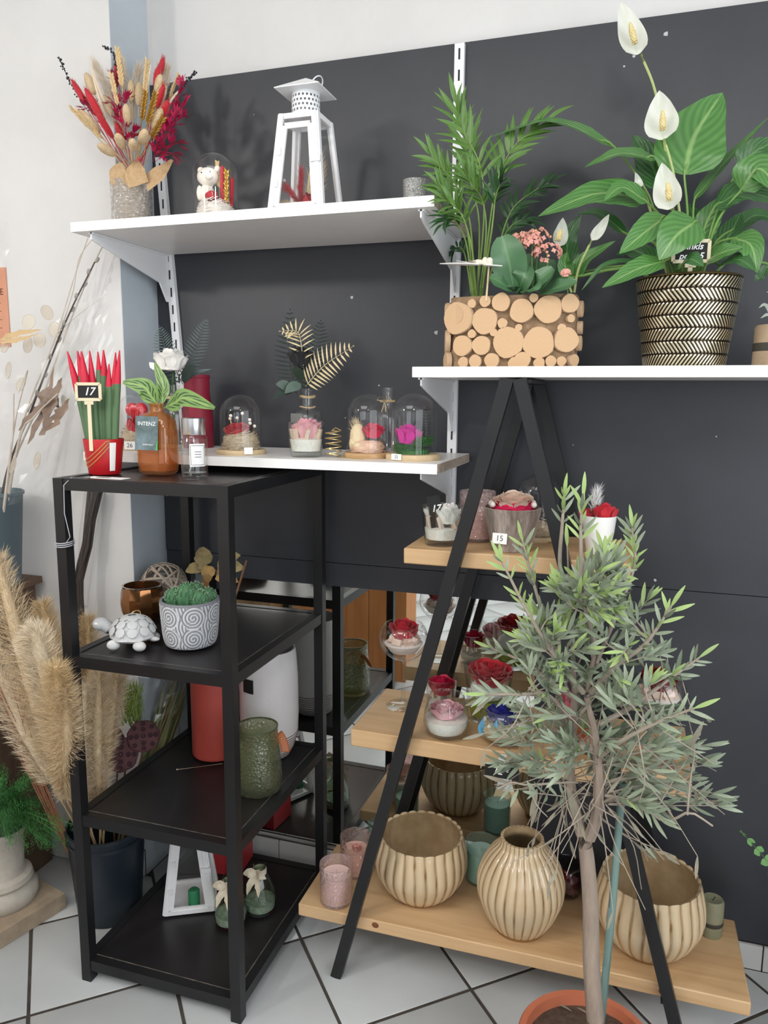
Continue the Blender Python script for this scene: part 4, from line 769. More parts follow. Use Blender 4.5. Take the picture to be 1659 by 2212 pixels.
pc.build('barcode_sticker', paper, o); sans = attr_mat('red_dipped_spike', '#56734f', '#c81a3a', 0.55, att='dip', noise=0.25, nscale=90, pos=(0.49, 0.51)); band = pm('spike_bands', '#3f5c40', .6)
for (u, v, r, dip) in ((126, 763, .0095, .66), (146, 762, .0105, .70), (172, 764, .0115, .66), (182, 762, .009, .72), (194, 764, .009, .78), (205, 760, .0105, .80), (240, 766, .0085, .62), (252, 762, .0085, .74), (228, 790, .009, .8)):
    x = -0.245+(u-200)/890.0*1.04; z = (1028-v)/890.0*1.0-0.004; bx = max(-.033, min(.033, (x+0.245)*0.62)); by = rnd(-.018, .014)
    P = bez([(bx, by, 0.06), (bx+(x+.245-bx)*.45, by*1.1, z*.55+.02), (x+.245, by*1.3, z)], 14); b = MB(); b.tube(P, [r*(1.0 if i < 8 else max(.05, 1-((i-8)/5.6)**1.4)) for i in range(14)], 10); vals = []
    for i in range(14): vals += [(1.0 if i/13 > dip else 0.0) if not (0.30 < i/13-dip+.38 < .36) else 1.0]*10
    b.att = ('dip', vals[:len(b.v)]); b.build('spike', sans, o)
def chalk_sign(parent, c, w, h, stick_to, lines, cream=None, size=0.02):
    fr = pm('cream_wood_frame', '#dccfb0', 0.6); b = MB(); bo = 0.0035
    for dx, dz, sx, sz in ((0, h/2, w, bo), (0, -h/2, w, bo), (-w/2, 0, bo, h), (w/2, 0, bo, h)): b.box((dx, 0, dz), (sx+bo*(sz == h), 0.003, sz+bo*(sx == w)))
    b.box((0, 0.0004, (stick_to-h)/2), (0.009, 0.002, abs(stick_to)-h/2+0.0)); b.box((0, 0.0004, -h/2-0.006), (0.022, 0.002, 0.012))
    so = b.build('sign_frame', fr, parent, smooth=False); so.location = c; so.rotation_euler = (0, 0, 0.2); MB().box((0, 0, 0), (w-.002, 0.002, h-.002)).build('chalkboard', slate, so, smooth=False)
    for s, x, z, sz in lines: text(so, s, sz, (x, -0.0014, z), FRONT, chalk, 'chalk_writing', shear=0.3, ext=.0002, thick=.0003)
chalk_sign(o, (0.002, -0.048, 0.198), 0.058, 0.036, -0.13, [('17', 0.002, 0, 0.026)])
# amber bottle with calathea
o = thing('amber_bottle', 'amber glass bottle vase with patterned calathea leaves and dark hang tag', 'vase', (-0.118, -0.440, RT)); amber = glass('amber_glass', '#fae4cc', 1.3, op=0.13, opcol='#dc9a5c')
sq = lambda R, z, t, i: R*((abs(math.cos(t))**3.2+abs(math.sin(t))**3.2)**(-1/3.2))
MB().lathe([(0, 0.0005), (0.040, 0.0005), (0.050, 0.008), (0.0525, 0.03), (0.0525, 0.105), (0.048, 0.130), (0.034, 0.146), (0.020, 0.150), (0.018, 0.154), (0.018, 0.166), (0.021, 0.168), (0.021, 0.172), (0.017, 0.172), (0.016, 0.150), (0.032, 0.143), (0.046, 0.128), (0.050, 0.104), (0.050, 0.03), (0.046, 0.010), (0, 0.006)], 56, fn=lambda R, z, t, i: sq(R, z, t, i)*0.90 if R > 0.03 else R, sy=0.72).build('bottle', amber, o, angle=60)
MB().lathe([(0, 0.0075), (0.046, 0.011), (0.0485, 0.03), (0.0485, 0.062), (0, 0.062)], 48, fn=lambda R, z, t, i: sq(R, z, t, i)*0.89, sy=0.70).build('water', glass('amber_water', '#f8dfc2', 0.6, op=.16, opcol='#e0a468'), o, angle=60)
tagm = pm('dark_photo_card', '#3b4b48', 0.5, col2='#75888f', vscale=22); t_ = MB().box((0, 0, 0), (0.058, 0.001, 0.080)).build('hang_tag', tagm, o, smooth=False); t_.location = (0.002, -0.046, 0.102); t_.rotation_euler = (-0.06, 0.03, 0.12)
text(t_, 'INTENZ', 0.013, (0.0, -0.0007, 0.022), FRONT, chalk, 'lettering', ext=.0001); text(t_, 'HOME DECO', 0.0045, (0.004, -0.0007, -0.027), FRONT, chalk, 'lettering', ext=.0001)
tr_ = MB(); tr_.add([(0.024, -0.0006, -0.038), (0.029, -0.0006, -0.038), (0.029, -0.0006, -0.010)], [(0, 1, 2)]); tr_.build('green_stripe', pm('bright_green', '#3fae55', 0.5), t_, smooth=False)
cal = leaf_mat('calathea_leaf', '#7ea05a', '#34552f', '#9db870', 0.4, veins=6.0, patch=True)
for (a_, m_, b_, w_) in (((-0.109, -0.440, 1.462), (-0.138, -0.460, 1.511), (-0.180, -0.480, 1.521), .048), ((-0.102, -0.440, 1.462), (-0.104, -0.430, 1.517), (-0.131, -0.420, 1.568), .036), ((-0.100, -0.440, 1.460), (-0.018, -0.470, 1.485), (0.077, -0.500, 1.463), .048)):
    b = MB(); b.blade([a_, Vector(a_).lerp(Vector(m_), .55), m_, b_], w_, (0.1, -1, .35), 14, .08, wav=.08, shape=lambda t: math.sin(PI*min(1, max(0, (t-.12)/.88)**.8*.96+.02))**.7 if t > .12 else .06, cols=6); b.build('leaf', cal, o, world=True)
MB().tube([(0, 0, 0.01), (0.002, 0, 0.10), (0, 0, 0.175)], 0.0016, 6).build('stem', pm('brown_stem', '#6d4a33', .7), o)
# clear scent bottle
o = thing('scent_bottle', 'clear cylindrical scent bottle with silver cap and white label', 'bottle', (0.012, -0.487, RT)); MB().lathe([(0, 0.0005), (0.029, 0.0005), (0.0305, 0.003), (0.0305, 0.096), (0.027, 0.101), (0, 0.101)], 36).build('bottle', clear_thick, o, angle=50)
MB().lathe([(0, 0.014), (0.0275, 0.014), (0.0275, 0.092), (0, 0.092)], 32).build('inner_wall', clear, o, angle=50); MB().lathe([(0, 0.1015), (0.0265, 0.1015), (0.027, 0.103), (0.027, 0.139), (0.025, 0.140), (0, 0.140)], 36).build('cap', pm('brushed_silver', '#c9c9ca', 0.22, metal=1.0), o, angle=50)
MB().tube([(0.0, 0, 0.095), (0.002, 0, 0.05), (-0.012, -0.004, 0.016)], 0.0011, 6).build('dip_tube', pm('clear_plastic', '#d8dbdc'), o)
lb = MB(); k0, k1 = -1.35, -0.15
for i in range(8):
    a0, a1 = k0+(k1-k0)*i/8, k0+(k1-k0)*(i+1)/8; R = 0.0309; lb.add([(R*math.cos(a0), R*math.sin(a0), .030), (R*math.cos(a1), R*math.sin(a1), .030), (R*math.cos(a1), R*math.sin(a1), .082), (R*math.cos(a0), R*math.sin(a0), .082)], [(0, 1, 2, 3)])
lo = lb.build('label', paper, o); ink = pm('dark_purple_ink', '#3c2f3f', .7); bd = MB(); R = 0.0312
for z in (.034, .078): bd.tube([(R*math.cos(a), R*math.sin(a), z) for a in [k0+.08+(k1-k0-.16)*i/8 for i in range(9)]], 0.0005, 4)
for a in (k0+.08, k1-.08): bd.tube([(R*math.cos(a), R*math.sin(a), .034), (R*math.cos(a), R*math.sin(a), .078)], 0.0005, 4)
bd.build('label_border', ink, lo); 
for i, z in enumerate((.064, .058, .052)): MB().tube([(R*math.cos(a), R*math.sin(a), z) for a in [-1.0+.5*q/6 for q in range(7)]], 0.0006, 4).build('label_line', ink, lo)
c_ = thing('business_card', 'white card lying on the rack top at the plant pot', 'card', (-0.175, -0.560, RT+0.0003), -0.04); MB().box((0, 0, 0.0006), (0.105, 0.032, 0.0010)).build('card', paper, c_, smooth=False); MB().box((-0.012, 0.002, 0.0013), (0.036, 0.012, 0.0003)).build('print', pm('brown_print', '#6d5548', .7), c_, smooth=False)
wv = thing('bell_wire', 'thin grey wire looped around the rack leg', 'wire', (-0.284, -0.585, 1.145))
MB().tube([(x+0.284, y+0.585, z-1.145) for x, y, z in ((-0.21, -0.575, RT+0.0022), (-0.25, -0.590, RT+0.0022), (-0.262, -0.603, 1.285), (-0.262, -0.606, 1.22), (-0.250, -0.606, 1.165), (-0.262, -0.606, 1.150))], 0.0010, 6).build('wire', pm('grey_wire', '#aeb0b5', .4), wv)
for k in range(3): MB().tube([(0.021*math.cos(t)*1.0, 0.021*math.sin(t), 0.0045*k-0.004+0.003*math.sin(t)) for t in [i*2*PI/20 for i in range(21)]], 0.0013, 6).build('loop', pm('grey_wire', '#aeb0b5'), wv)
# second shelf: turtle, bronze cup, rose-pattern pot with cactus, wicker ball, dried leaves
grey_stone = attr_mat('whitewashed_stone', '#9b9da0', '#dcdddd', 0.7, att='wash', noise=0.5, nscale=60)
grey_stone = pm('whitewashed_cement', '#b7b8ba', 0.75, col2='#dededd', vscale=45, bump=0.3, bscale=80)
t = thing('turtle_figurine', 'grey and white stone turtle figurine', 'figurine', (-0.182, -0.482, R1), 0.15); t.scale = (1.2, 1.2, 1.15)
sh = MB(); sh.lathe([(0, 0.014), (0.036, 0.016), (0.044, 0.022), (0.042, 0.034), (0.034, 0.052), (0.020, 0.063), (0, 0.067)], 28, fn=lambda R, z, a, i: R*(1+.05*math.cos(7*a)*(i in (2, 3)))); sh.build('shell', grey_stone, t)
pl = MB()
for i, (ph, n) in enumerate(((0.30, 6), (0.62, 9), (0.92, 11))):
    for k in range(n):
        a = 2*PI*k/n+i*.3; R = 0.046*math.sin(ph*1.35); z = 0.016+0.052*math.cos(ph*1.2)**0.9; pl.ell((R*math.cos(a), R*math.sin(a), z), (0.0112, 0.0112, 0.0018), 8, 5, R=Euler((0, ph*1.2, a)).to_matrix())
pl.build('shell_plates', pm('white_chalky_relief', '#c3c4c5', .8), t)
hd = MB(); hd.tube([(-0.034, 0, 0.022), (-0.050, 0, 0.034), (-0.062, 0, 0.042)], [0.014, 0.013, 0.013], 12); hd.ell((-0.070, 0, 0.044), (0.019, 0.0155, 0.0145), 16, 12); ho = hd.build('head', pm('grey_cement', '#bcbdbe', 0.6), t)
for s in (-1, 1): MB().ell((-0.074, s*0.0135, 0.048), (0.005, 0.003, 0.0035), 10, 8).build('eye', pm('eye_white', '#e8e8e6', .5), ho)
for (x, y) in ((-0.026, -0.034), (0.030, -0.032), (-0.026, 0.034), (0.030, 0.032)): MB().ell((x, y, 0.011), (0.014, 0.011, 0.0108), 12, 8).build('foot', grey_stone, t)
MB().ell((0.047, 0, 0.018), (0.012, 0.006, 0.005), 10, 6).build('tail', grey_stone, t)
o = thing('bronze_cup', 'shiny bronze ceramic candle cup behind the turtle', 'candle holder', (-0.282, -0.300, R1)); br = pm('bronze_lustre', '#9a6c45', 0.12, metal=0.85, col2='#7d5233', vscale=6)
MB().lathe([(0, 0.0005), (0.030, 0.0005), (0.045, 0.008), (0.058, 0.035), (0.0605, 0.06), (0.056, 0.085), (0.051, 0.100), (0.052, 0.103), (0.049, 0.103), (0.054, 0.075), (0.055, 0.045), (0.03, 0.014), (0, 0.012)], 12, fn=lambda R, z, a, i: R*(1+0.02*math.cos(6*a+i*1.6))).build('cup', br, o, angle=16)
MB().lathe([(0.0485, 0.101), (0.0525, 0.101), (0.053, 0.1045), (0.048, 0.1045)], 36).build('rim', pm('silver_rim', '#bfb3a8', 0.1, metal=1.0), o)
swirl = attr_mat('rose_relief_glaze', '#7f8187', '#cfd1d4', 0.65, att='rib', noise=0.3, nscale=60)
o = thing('cactus_pot', 'grey pot with white rose-swirl relief holding a clump of cactus', 'plant', (-0.050, -0.430, R1)); b = MB(); seg, rows = 264, 60; vals = []
prof = bez([(0.046, 0, 0.0005), (0.060, 0, 0.008), (0.0665, 0, 0.03), (0.070, 0, 0.07), (0.0725, 0, 0.112), (0.0725, 0, 0.119)], rows)
cents = [(k*2*PI/7, 0.088 if q else 0.034) for k in range(7) for q in (0, 1)]
for p in prof:
    for k in range(seg):
        a = 2*PI*k/seg; best = 9; ang_ = 0
        for ca, cz in cents:
            da = (a-ca+PI) % (2*PI)-PI; dx, dz = da*0.070, p.z-cz; d_ = math.hypot(dx, dz)
            if d_ < best: best = d_; ang_ = math.atan2(dz, dx)
        w_ = 0.5+0.5*math.sin(best*2*PI/0.0080+ang_) if best < 0.029 else 0.5+0.5*math.sin(a*52+2*math.sin(p.z*120))
        r = p.x*(1+(0.014*w_ if 0.006 < p.z < .114 else 0)); b.v.append((r*math.cos(a), r*math.sin(a), p.z)); vals.append(w_ if 0.006 < p.z < .114 else 0.2)
for i in range(rows-1):
    for k in range(seg): q = i*seg+k; q2 = i*seg+(k+1) % seg; b.f.append((q, q2, q2+seg, q+seg))
b.f.append(tuple(range(seg))[::-1]); b.mi = [0]*len(b.f); b.att = ('rib', vals); b.build('pot', swirl, o, angle=180); MB().lathe([(0.0725, 0.119), (0.0715, 0.1205), (0.066, 0.1205), (0.064, 0.10), (0, 0.10)], 60).build('rim', pm('grey_glaze', '#7b7d83', .6), o, angle=50)
MB().lathe([(0, 0.1005), (0.0635, 0.1005), (0.03, 0.108), (0, 0.11)], 20).build('soil', pm('dark_soil', '#3a2c22'), o); cac = pm('cactus_green', '#4f7d56', 0.6, col2='#3d6847', vscale=30); spm = pm('cactus_spines', '#cfd8c0', .7)
for (x, y, z, r, hh) in ((-0.034, -0.012, 0.118, .024, .030), (0.002, -0.012, 0.128, .027, .036), (0.036, -0.010, 0.118, .022, .030), (0.0, 0.03, 0.12, .026, .034), (-0.03, 0.028, .115, .022, .026), (0.034, 0.03, 0.115, .022, .028)):
    cb = MB(); cb.lathe([(0, -hh*.9), (r*.8, -hh*.6), (r, 0), (r*.86, hh*.5), (r*.5, hh*.85), (0, hh*.95)], 26, fn=lambda R, z_, a, i: R*(1+.07*math.cos(13*a))); co = cb.build('cactus', cac, o); co.location = (x, y, z)
    tb = MB(); sb = MB()
    for i in range(8):
        ph = 0.15+i*0.19
        for k in range(max(3, int(13*math.sin(ph)))):
            a = 2*PI*k/max(3, int(13*math.sin(ph)))+i*.24; nrm = Vector((math.sin(ph)*math.cos(a), math.sin(ph)*math.sin(a), math.cos(ph))); p = Vector((nrm.x*r, nrm.y*r, nrm.z*hh*.95)); tb.ell(p, r*.085, 6, 4)
            sb.fibers(3, lambda: (p+nrm*r*.06, nrm+Vector((rnd(-.7, .7), rnd(-.7, .7), rnd(-.7, .7)))), 0.006, 0.0006)
    tb.build('tubercles', cac, co); sb.build('spines', spm, co, kind='stuff')
wk = thing('wicker_ball', 'ball woven of pale willow strips behind the bronze cup', 'ornament', (-0.300, -0.170, R1)); wm = pm('pale_willow', '#b9ab9c', .8, col2='#a19385', vscale=30)
for k in range(20):
    n_ = Vector((rnd(-1, 1), rnd(-1, 1), rnd(-1, 1))).normalized(); x, y = frame(n_); R = 0.0665*rnd(.95, 1.02); off = n_*rnd(-.022, .022); b = MB(); vs = []
    for i in range(29):
        a = 2*PI*i/28; q = (x*math.cos(a)+y*math.sin(a)); rr = math.sqrt(max(R*R-off.length_squared, 1e-6)); c0 = Vector((0, 0, 0.0705))+off
        for s in (-1, 1): vs.append(c0+q*rr+n_*s*0.0034)
    b.add(vs, [(2*i, 2*i+1, 2*i+3, 2*i+2) for i in range(28)]); so = b.build('willow_strip', wm, wk); md = so.modifiers.new('thick', 'SOLIDIFY'); md.thickness = 0.0018
dl = thing('dried_leaf_branch', 'dried olive-brown leaf spray standing behind the cactus pot', 'dried plant', (-0.005, -0.335, R1)); drym = pm('dry_leaf', '#9a8a5f', .75, col2='#7a6d4a', vscale=25); dryb = pm('dry_leaf_tan', '#b3905a', .75, col2='#96794c', vscale=25)
MB().tube([(0.0, 0.0, 0.001), (0.005, 0.05, 0.10), (0.01, 0.10, 0.18)], 0.003, 6).build('stem', pm('brown_stem', '#6d4a33'), dl)
for (a_, b_, w_, nn, m_) in (((-0.101, -0.241, 1.040), (-0.140, -0.240, 1.073), .05, (0, -1, .3), drym), ((-0.108, -0.242, 1.039), (-0.135, -0.245, 1.045), .05, (.2, -1, .2), drym), ((-0.080, -0.241, 1.035), (0.004, -0.240, 1.031), .05, (0, -1, .2), drym), ((-0.065, -0.241, 1.042), (-0.009, -0.240, 1.066), .045, (0, -1, .5), drym), ((-0.080, -0.242, 1.022), (-0.018, -0.240, 0.991), .05, (0, -1, .2), dryb), ((-0.094, -0.242, 1.028), (-0.108, -0.244, 0.984), .04, (0, -1, .1), dryb), ((-0.108, -0.242, 1.027), (-0.180, -0.244, 1.008), .032, (0, -1, .3), drym), ((-0.051, -0.241, 1.044), (-0.041, -0.240, 1.079), .012, (0, -1, 0), drym)):
    MB().blade([a_, Vector(a_).lerp(Vector(b_), .5)+Vector((0, -.012, .006)), b_], w_, nn, 9, .35, wav=.15).build('leaf', m_, dl, world=True)
rg = thing('gold_ring_set', 'little gold wire rings beside the turtle', 'ornament', (-0.245, -0.385, R1))
for k, (z, tl) in enumerate(((0.034, .5), (0.046, .8), (0.024, .3))): MB().tube([(0.014*math.cos(a), 0.012*math.sin(a), z+0.010*math.sin(a)*tl) for a in [i*2*PI/18 for i in range(19)]], 0.0018, 6).build('ring', gold_wire, rg)
MB().tube([(-0.014, 0, 0.046), (-0.028, 0.004, 0.036), (-0.034, 0.004, 0.003)], 0.0012, 6).build('hook', pm('grey_wire', '#aeb0b5'), rg); MB().tube([(0.014, 0, 0.001), (0.014, 0, 0.046)], 0.0012, 6).build('post', gold_wire, rg)
# third shelf
o = thing('ribbed_tin_vase', 'coral red vase with fine ribs on the third rack shelf', 'vase', (-0.130, -0.190, R2)); MB().lathe([(0, 0.0005), (0.060, 0.0005), (0.0665, 0.004)]+[(0.068+0.0006*(i % 2), 0.008+i*0.0045) for i in range(56)]+[(0.069, 0.262), (0.066, 0.262), (0.065, 0.02), (0, 0.02)], 48).build('body', pm('coral_enamel', '#c0544a', .45, col2='#b54a42', vscale=4), o, angle=30); MB().lathe([(0.0688, 0.258), (0.071, 0.261), (0.071, 0.265), (0.0655, 0.266)], 48).build('rim', pm('coral_enamel', '#c0544a'), o)
o = thing('tall_vase', 'tall white vase with brown bands at the foot and black label', 'vase', (0.020, -0.145, R2)); MB().lathe([(0, 0.0005), (0.046, 0.0005), (0.058, 0.006), (0.070, 0.03), (0.0815, 0.07), (0.0845, 0.13), (0.0835, 0.24), (0.079, 0.305), (0.076, 0.322), (0.072, 0.322), (0.078, 0.24), (0.079, 0.1), (0.05, 0.02), (0, 0.02)], 52).build('body', pm('white_stoneware', '#dcd9da', .45, col2='#d2cfd0', vscale=5), o, angle=70)
def vr(z): return 0.058+(z-.006)*(.012/.024) if z < .03 else (0.070+(z-.03)*(.0115/.04) if z < .07 else .0815+(z-.07)*.05)
for z in (.014, .021, .028, .036, .044, .052, .060, .068, .076): MB().tube([((vr(z)+.0006)*math.cos(a), (vr(z)+.0006)*math.sin(a), z+.0015*math.sin(3*a)) for a in [i*2*PI/40 for i in range(41)]], 0.0011, 5).build('band', pm('brown_band', '#6e5a52', .6), o)
lb = MB(); 
for i in range(6):
    a0, a1 = -2.08+i*.075, -2.08+(i+1)*.075; R = .0853; lb.add([(R*math.cos(a0), R*math.sin(a0), .212), (R*math.cos(a1), R*math.sin(a1), .212), (R*math.cos(a1), R*math.sin(a1), .252), (R*math.cos(a0), R*math.sin(a0), .252)], [(0, 1, 2, 3)])
lb.build('black_label', slate, o)
gg = glass('green_hobnail_glass', '#dfe3d0', 1.8, 0.06, 0.35, 130, 'voronoi', op=.13, opcol='#8b9274'); o = thing('hobnail_vase', 'olive green textured glass vase with leather handle tab', 'vase', (0.082, -0.338, R2)); MB().lathe([(0, 0.0005), (0.054, 0.0005), (0.061, 0.008), (0.0635, 0.04), (0.060, 0.09), (0.055, 0.14), (0.0535, 0.172), (0.0545, 0.176), (0.0515, 0.176), (0.052, 0.14), (0.059, 0.06), (0.056, 0.012), (0, 0.010)], 48).build('glass', gg, o, angle=180)
MB().lathe([(0.0515, 0.174), (0.0545, 0.174), (0.0548, 0.178), (0.0513, 0.178)], 40).build('rim', glass('green_glass_rim', '#7d8a62', 1.5, op=.3, opcol='#7d8760'), o)
lt = MB(); lt.blade([(0.046, 0.030, 0.150), (0.058, 0.026, 0.140), (0.070, 0.020, 0.118), (0.072, 0.016, 0.108)], 0.022, (.6, -1, .3), 8, 0, shape=lambda t: 1.0); lo = lt.build('leather_tab', pm('tan_leather', '#a05c36', .5), o); lo.modifiers.new('t', 'SOLIDIFY').thickness = .0018; MB().ell((0.0575, 0.0235, 0.139), .003, 8, 6).build('rivet', gold_wire, lo)
st = thing('wooden_stick', 'thin pale stick lying on the third rack shelf', 'stick', (-0.126, -0.287, 0.462), 0.62); MB().tube([(-0.062, 0, 0.0016), (0.062, 0, 0.0016)], 0.0015, 6).build('stick', pm('bleached_wood', '#b5a794', .8), st); MB().ell((-0.062, 0, 0.0024), .0024, 8, 6).build('tip', pm('bleached_wood', '#b5a794'), st)
# lowest shelf: lace bottles and red tin
for i, (x, y, lab) in enumerate(((-0.004, -0.350, 'squat glass bottle with lace bow beside the lantern on the lowest shelf'), (0.048, -0.275, 'squat glass bottle with lace bow near the open side of the lowest shelf'))):
    o = thing('lace_bottle', lab, 'bottle', (x, y, RB)); MB().lathe([(0, 0.0005), (0.040, 0.0005), (0.045, 0.006), (0.0455, 0.035), (0.040, 0.07), (0.024, 0.098), (0.0165, 0.112), (0.0165, 0.128), (0.020, 0.130), (0.020, 0.135), (0.015, 0.135), (0.0145, 0.112), (0.036, 0.07), (0.042, 0.035), (0, 0.008)], 32).build('bottle', glass('greenish_glass', '#eef4ee', 1.5), o, angle=60)
    MB().lathe([(0, 0.0085), (0.040, 0.010), (0.0415, 0.03), (0, 0.034)], 22).build('pebbles', pm('glass_pebbles', '#aab5a6', .3, col2='#7c8a7c', vscale=90, bump=.8, bscale=120), o); lace = pm('cream_lace', '#ddd2bd', .9, col2='#c8bba3', vscale=80)
    MB().lathe([(0.0172, 0.108), (0.019, 0.110), (0.019, 0.124), (0.0172, 0.126)], 24).build('lace_band', lace, o)
    for s in (-1, 1):
        MB().blade([(0, -0.019, 0.117), (s*0.016, -0.030, 0.126), (s*0.036, -0.030, 0.118)], 0.026, (0, -1, .4), 8, .3, wav=.25).build('lace_loop', lace, o); MB().blade([(0, -0.020, 0.115), (s*0.012, -0.034, 0.095), (s*0.018, -0.044, 0.066)], 0.02, (0, -1, .2), 8, .2, wav=.25).build('lace_tail', lace, o)
o = thing('red_tin', 'square red metal tin at the back of the lowest rack shelf', 'tin', (-0.150, -0.118, RB), 0.1); MB().box((0, 0, 0.095), (0.13, 0.11, 0.19)).build('body', pm('red_enamel', '#a93036', .4), o, smooth=False); MB().box((0, 0, 0.1925), (0.133, 0.113, 0.004)).build('lid', pm('red_enamel', '#a93036'), o, smooth=False)

# ================================================================ DRIED BOUQUET IN A CRYSTAL VASE
o = thing('dried_bouquet', 'large bouquet of dried wheat and red plumes in a crystal vase', 'bouquet', (-0.318, -0.225, S1)); crystal = glass('crystal_glass', '#fefcfa', 2.6, 0.06, 1.0, 70, 'voronoi', op=0.16, opcol='#f2ece4')
def hob(R, z, t, i): return R*(1+0.035*math.cos(14*t+(i % 2)*PI))
MB().lathe([(0, 0.0005), (0.048, 0.0005), (0.051, 0.004)]+[(0.0525 if i % 2 else 0.0505, 0.010+i*0.0085) for i in range(13)]+[(0.0535, 0.122), (0.051, 0.122), (0.047, 0.01), (0, 0.008)], 56, fn=hob).build('vase', crystal, o, angle=180)
b = MB()
for k in range(60): a = rnd(0, 6.28); r = rnd(0, .038); b.tube([(r*math.cos(a), r*math.sin(a), .012), (r*.8*math.cos(a+.5), r*.8*math.sin(a+.5), .12)], .0012, 4)
for k in range(14): b.tube([(0.045*math.cos(t), 0.045*math.sin(t), 0.012+k*0.008+0.004*math.sin(t+k)) for t in [i*2*PI/16 for i in range(17)]], 0.0012, 4)
b.build('stems_and_raffia', pm('raffia', '#dfcdb2', .8), o, kind='stuff')
burlap = pm('burlap', '#c8ab86', .95, col2='#b5966f', vscale=120, bump=.5, bscale=240)
for (a_, m_, b_, w_) in (((-0.315, -0.270, 2.026), (-0.312, -0.280, 2.055), (-0.305, -0.280, 2.077), .06), ((-0.258, -0.275, 2.021), (-0.264, -0.280, 2.054), (-0.264, -0.270, 2.084), .06), ((-0.241, -0.270, 2.023), (-0.199, -0.270, 2.046), (-0.174, -0.250, 2.082), .045)):
    MB().blade([a_, m_, b_], w_, (0, -1, .2), 9, .1, shape=lambda t: (1.0 if t < .5 else 1-(t-.5)*1.6)).build('burlap_strip', burlap, o, world=True)
heart0 = (-0.304, -0.225, 2.054)
def stem_to(b, tip, m=0, r=.0011):
    q = Vector((heart0[0]+(tip[0]-heart0[0])*.25, heart0[1]+(tip[1]-heart0[1])*.3, heart0[2]+.03)); P = bez([heart0, q, tip], 8); b.tube(P, r, 5, m); return (P[-1]-P[-2]).normalized()
creamh = pm('phalaris_cream', '#d8c2a0', .85, col2='#c7ae88', vscale=60, bump=.5, bscale=200); straw = pm('straw', '#cbb086', .7)
spots = ((262,150,-.25),(280,135,-.2),(310,155,-.2),(305,190,-.28),(358,185,-.2),(210,215,-.25),(350,180,-.16)) if False else None
for tip, L in (((-0.300, -0.270, 2.259), .085), ((-0.235, -0.270, 2.241), .07), ((-0.210, -0.300, 2.153), .085), ((-0.194, -0.310, 2.116), .09), ((-0.197, -0.220, 2.238), .06), ((-0.418, -0.250, 2.177), .075), ((-0.350, -0.290, 2.136), .08), ((-0.225, -0.300, 2.165), .07), ((-0.300, -0.290, 2.208), .07)):
    b = MB(); d_ = stem_to(b, tip); wheat(b, tip, d_, L, .010); b.build('wheat_ear', wheat_gold if tip[0] > -.30 and tip[2] < 2.17 else wheat_m, o, world=True)
def head(b, tip, d_, L, r, m=0):
    x, y = frame(d_); b.ell(Vector(tip)+d_*L*.5, (r, r, L*.5), 12, 9, m, Matrix((x, y, d_)).transposed())
for tip, L, r in (((-0.358, -0.290, 2.148), .055, .015), ((-0.306, -0.300, 2.091), .052, .014), ((-0.273, -0.310, 2.101), .050, .014), ((-0.247, -0.310, 2.094), .050, .013), ((-0.222, -0.310, 2.108), .048, .014), ((-0.265, -0.300, 2.153), .045, .012), ((-0.219, -0.240, 2.211), .05, .014), ((-0.221, -0.240, 2.244), .04, .012), ((-0.422, -0.220, 2.273), .05, .014), ((-0.302, -0.200, 2.238), .05, .013), ((-0.208, -0.280, 2.148), .05, .013), ((-0.322, -0.200, 2.252), .045, .012), ((-0.389, -0.200, 2.224), .05, .013)):
    b = MB(); d_ = stem_to(b, tip); L *= 1.25; r *= .86; head(b, tip, d_, L, r); b.fibers(90, lambda: (Vector(tip)+d_*L*rnd(.1, .95)+Vector((rnd(-1, 1), rnd(-1, 1), rnd(-1, 1)))*r*.8, d_+Vector((rnd(-1, 1), rnd(-1, 1), rnd(-1, 1)))*.5), .008, .0005); b.build('phalaris_head', creamh, o, world=True)
for tip, L, r in (((-0.425, -0.250, 2.237), .075, .011), ((-0.344, -0.290, 2.174), .085, .013), ((-0.311, -0.300, 2.130), .07, .012), ((-0.187, -0.280, 2.168), .055, .014), ((-0.201, -0.270, 2.200), .06, .011), ((-0.224, -0.320, 2.067), .035, .008), ((-0.250, -0.200, 2.278), .055, .013), ((-0.255, -0.170, 2.317), .05, .011), ((-0.309, -0.260, 2.130), .05, .012), ((-0.421, -0.220, 2.221), .06, .012), ((-0.369, -0.190, 2.306), .05, .009)):
    b = MB(); d_ = stem_to(b, tip); head(b, tip, d_, L, r*.75); plume(b, [tip, Vector(tip)+d_*L*.5, Vector(tip)+d_*L], r, 260, .010, up=.8); b.build('red_plume', red_petal, o, world=True, kind='stuff')
def oat(b, base, tipv, n=14, L=.022):
    P = bez([base, (Vector(base)+Vector(tipv))/2+Vector((.01, -.01, .01)), tipv], 12); b.tube(P, .0007, 4)
    for k in range(n):
        i = int(rnd(2, 11)); d_ = (P[i]-P[i-1]).normalized(); dr = (d_+Vector((rnd(-1, 1), rnd(-1, 1), rnd(-.8, .4)))*.8).normalized(); q = P[i]+dr*.012; b.tube([P[i], q], .0004, 4); x, y = frame(dr)
        for s in (-1, 1): b.blade([q, q+dr*L*.5+x*s*.003, q+dr*L+x*s*.004], .006, y, 5, .2, cols=2)
oatm = pm('magenta_oat', '#b5144a', .6, col2='#9c1040', vscale=30); oatd = pm('dark_red_oat', '#7d1230', .6)
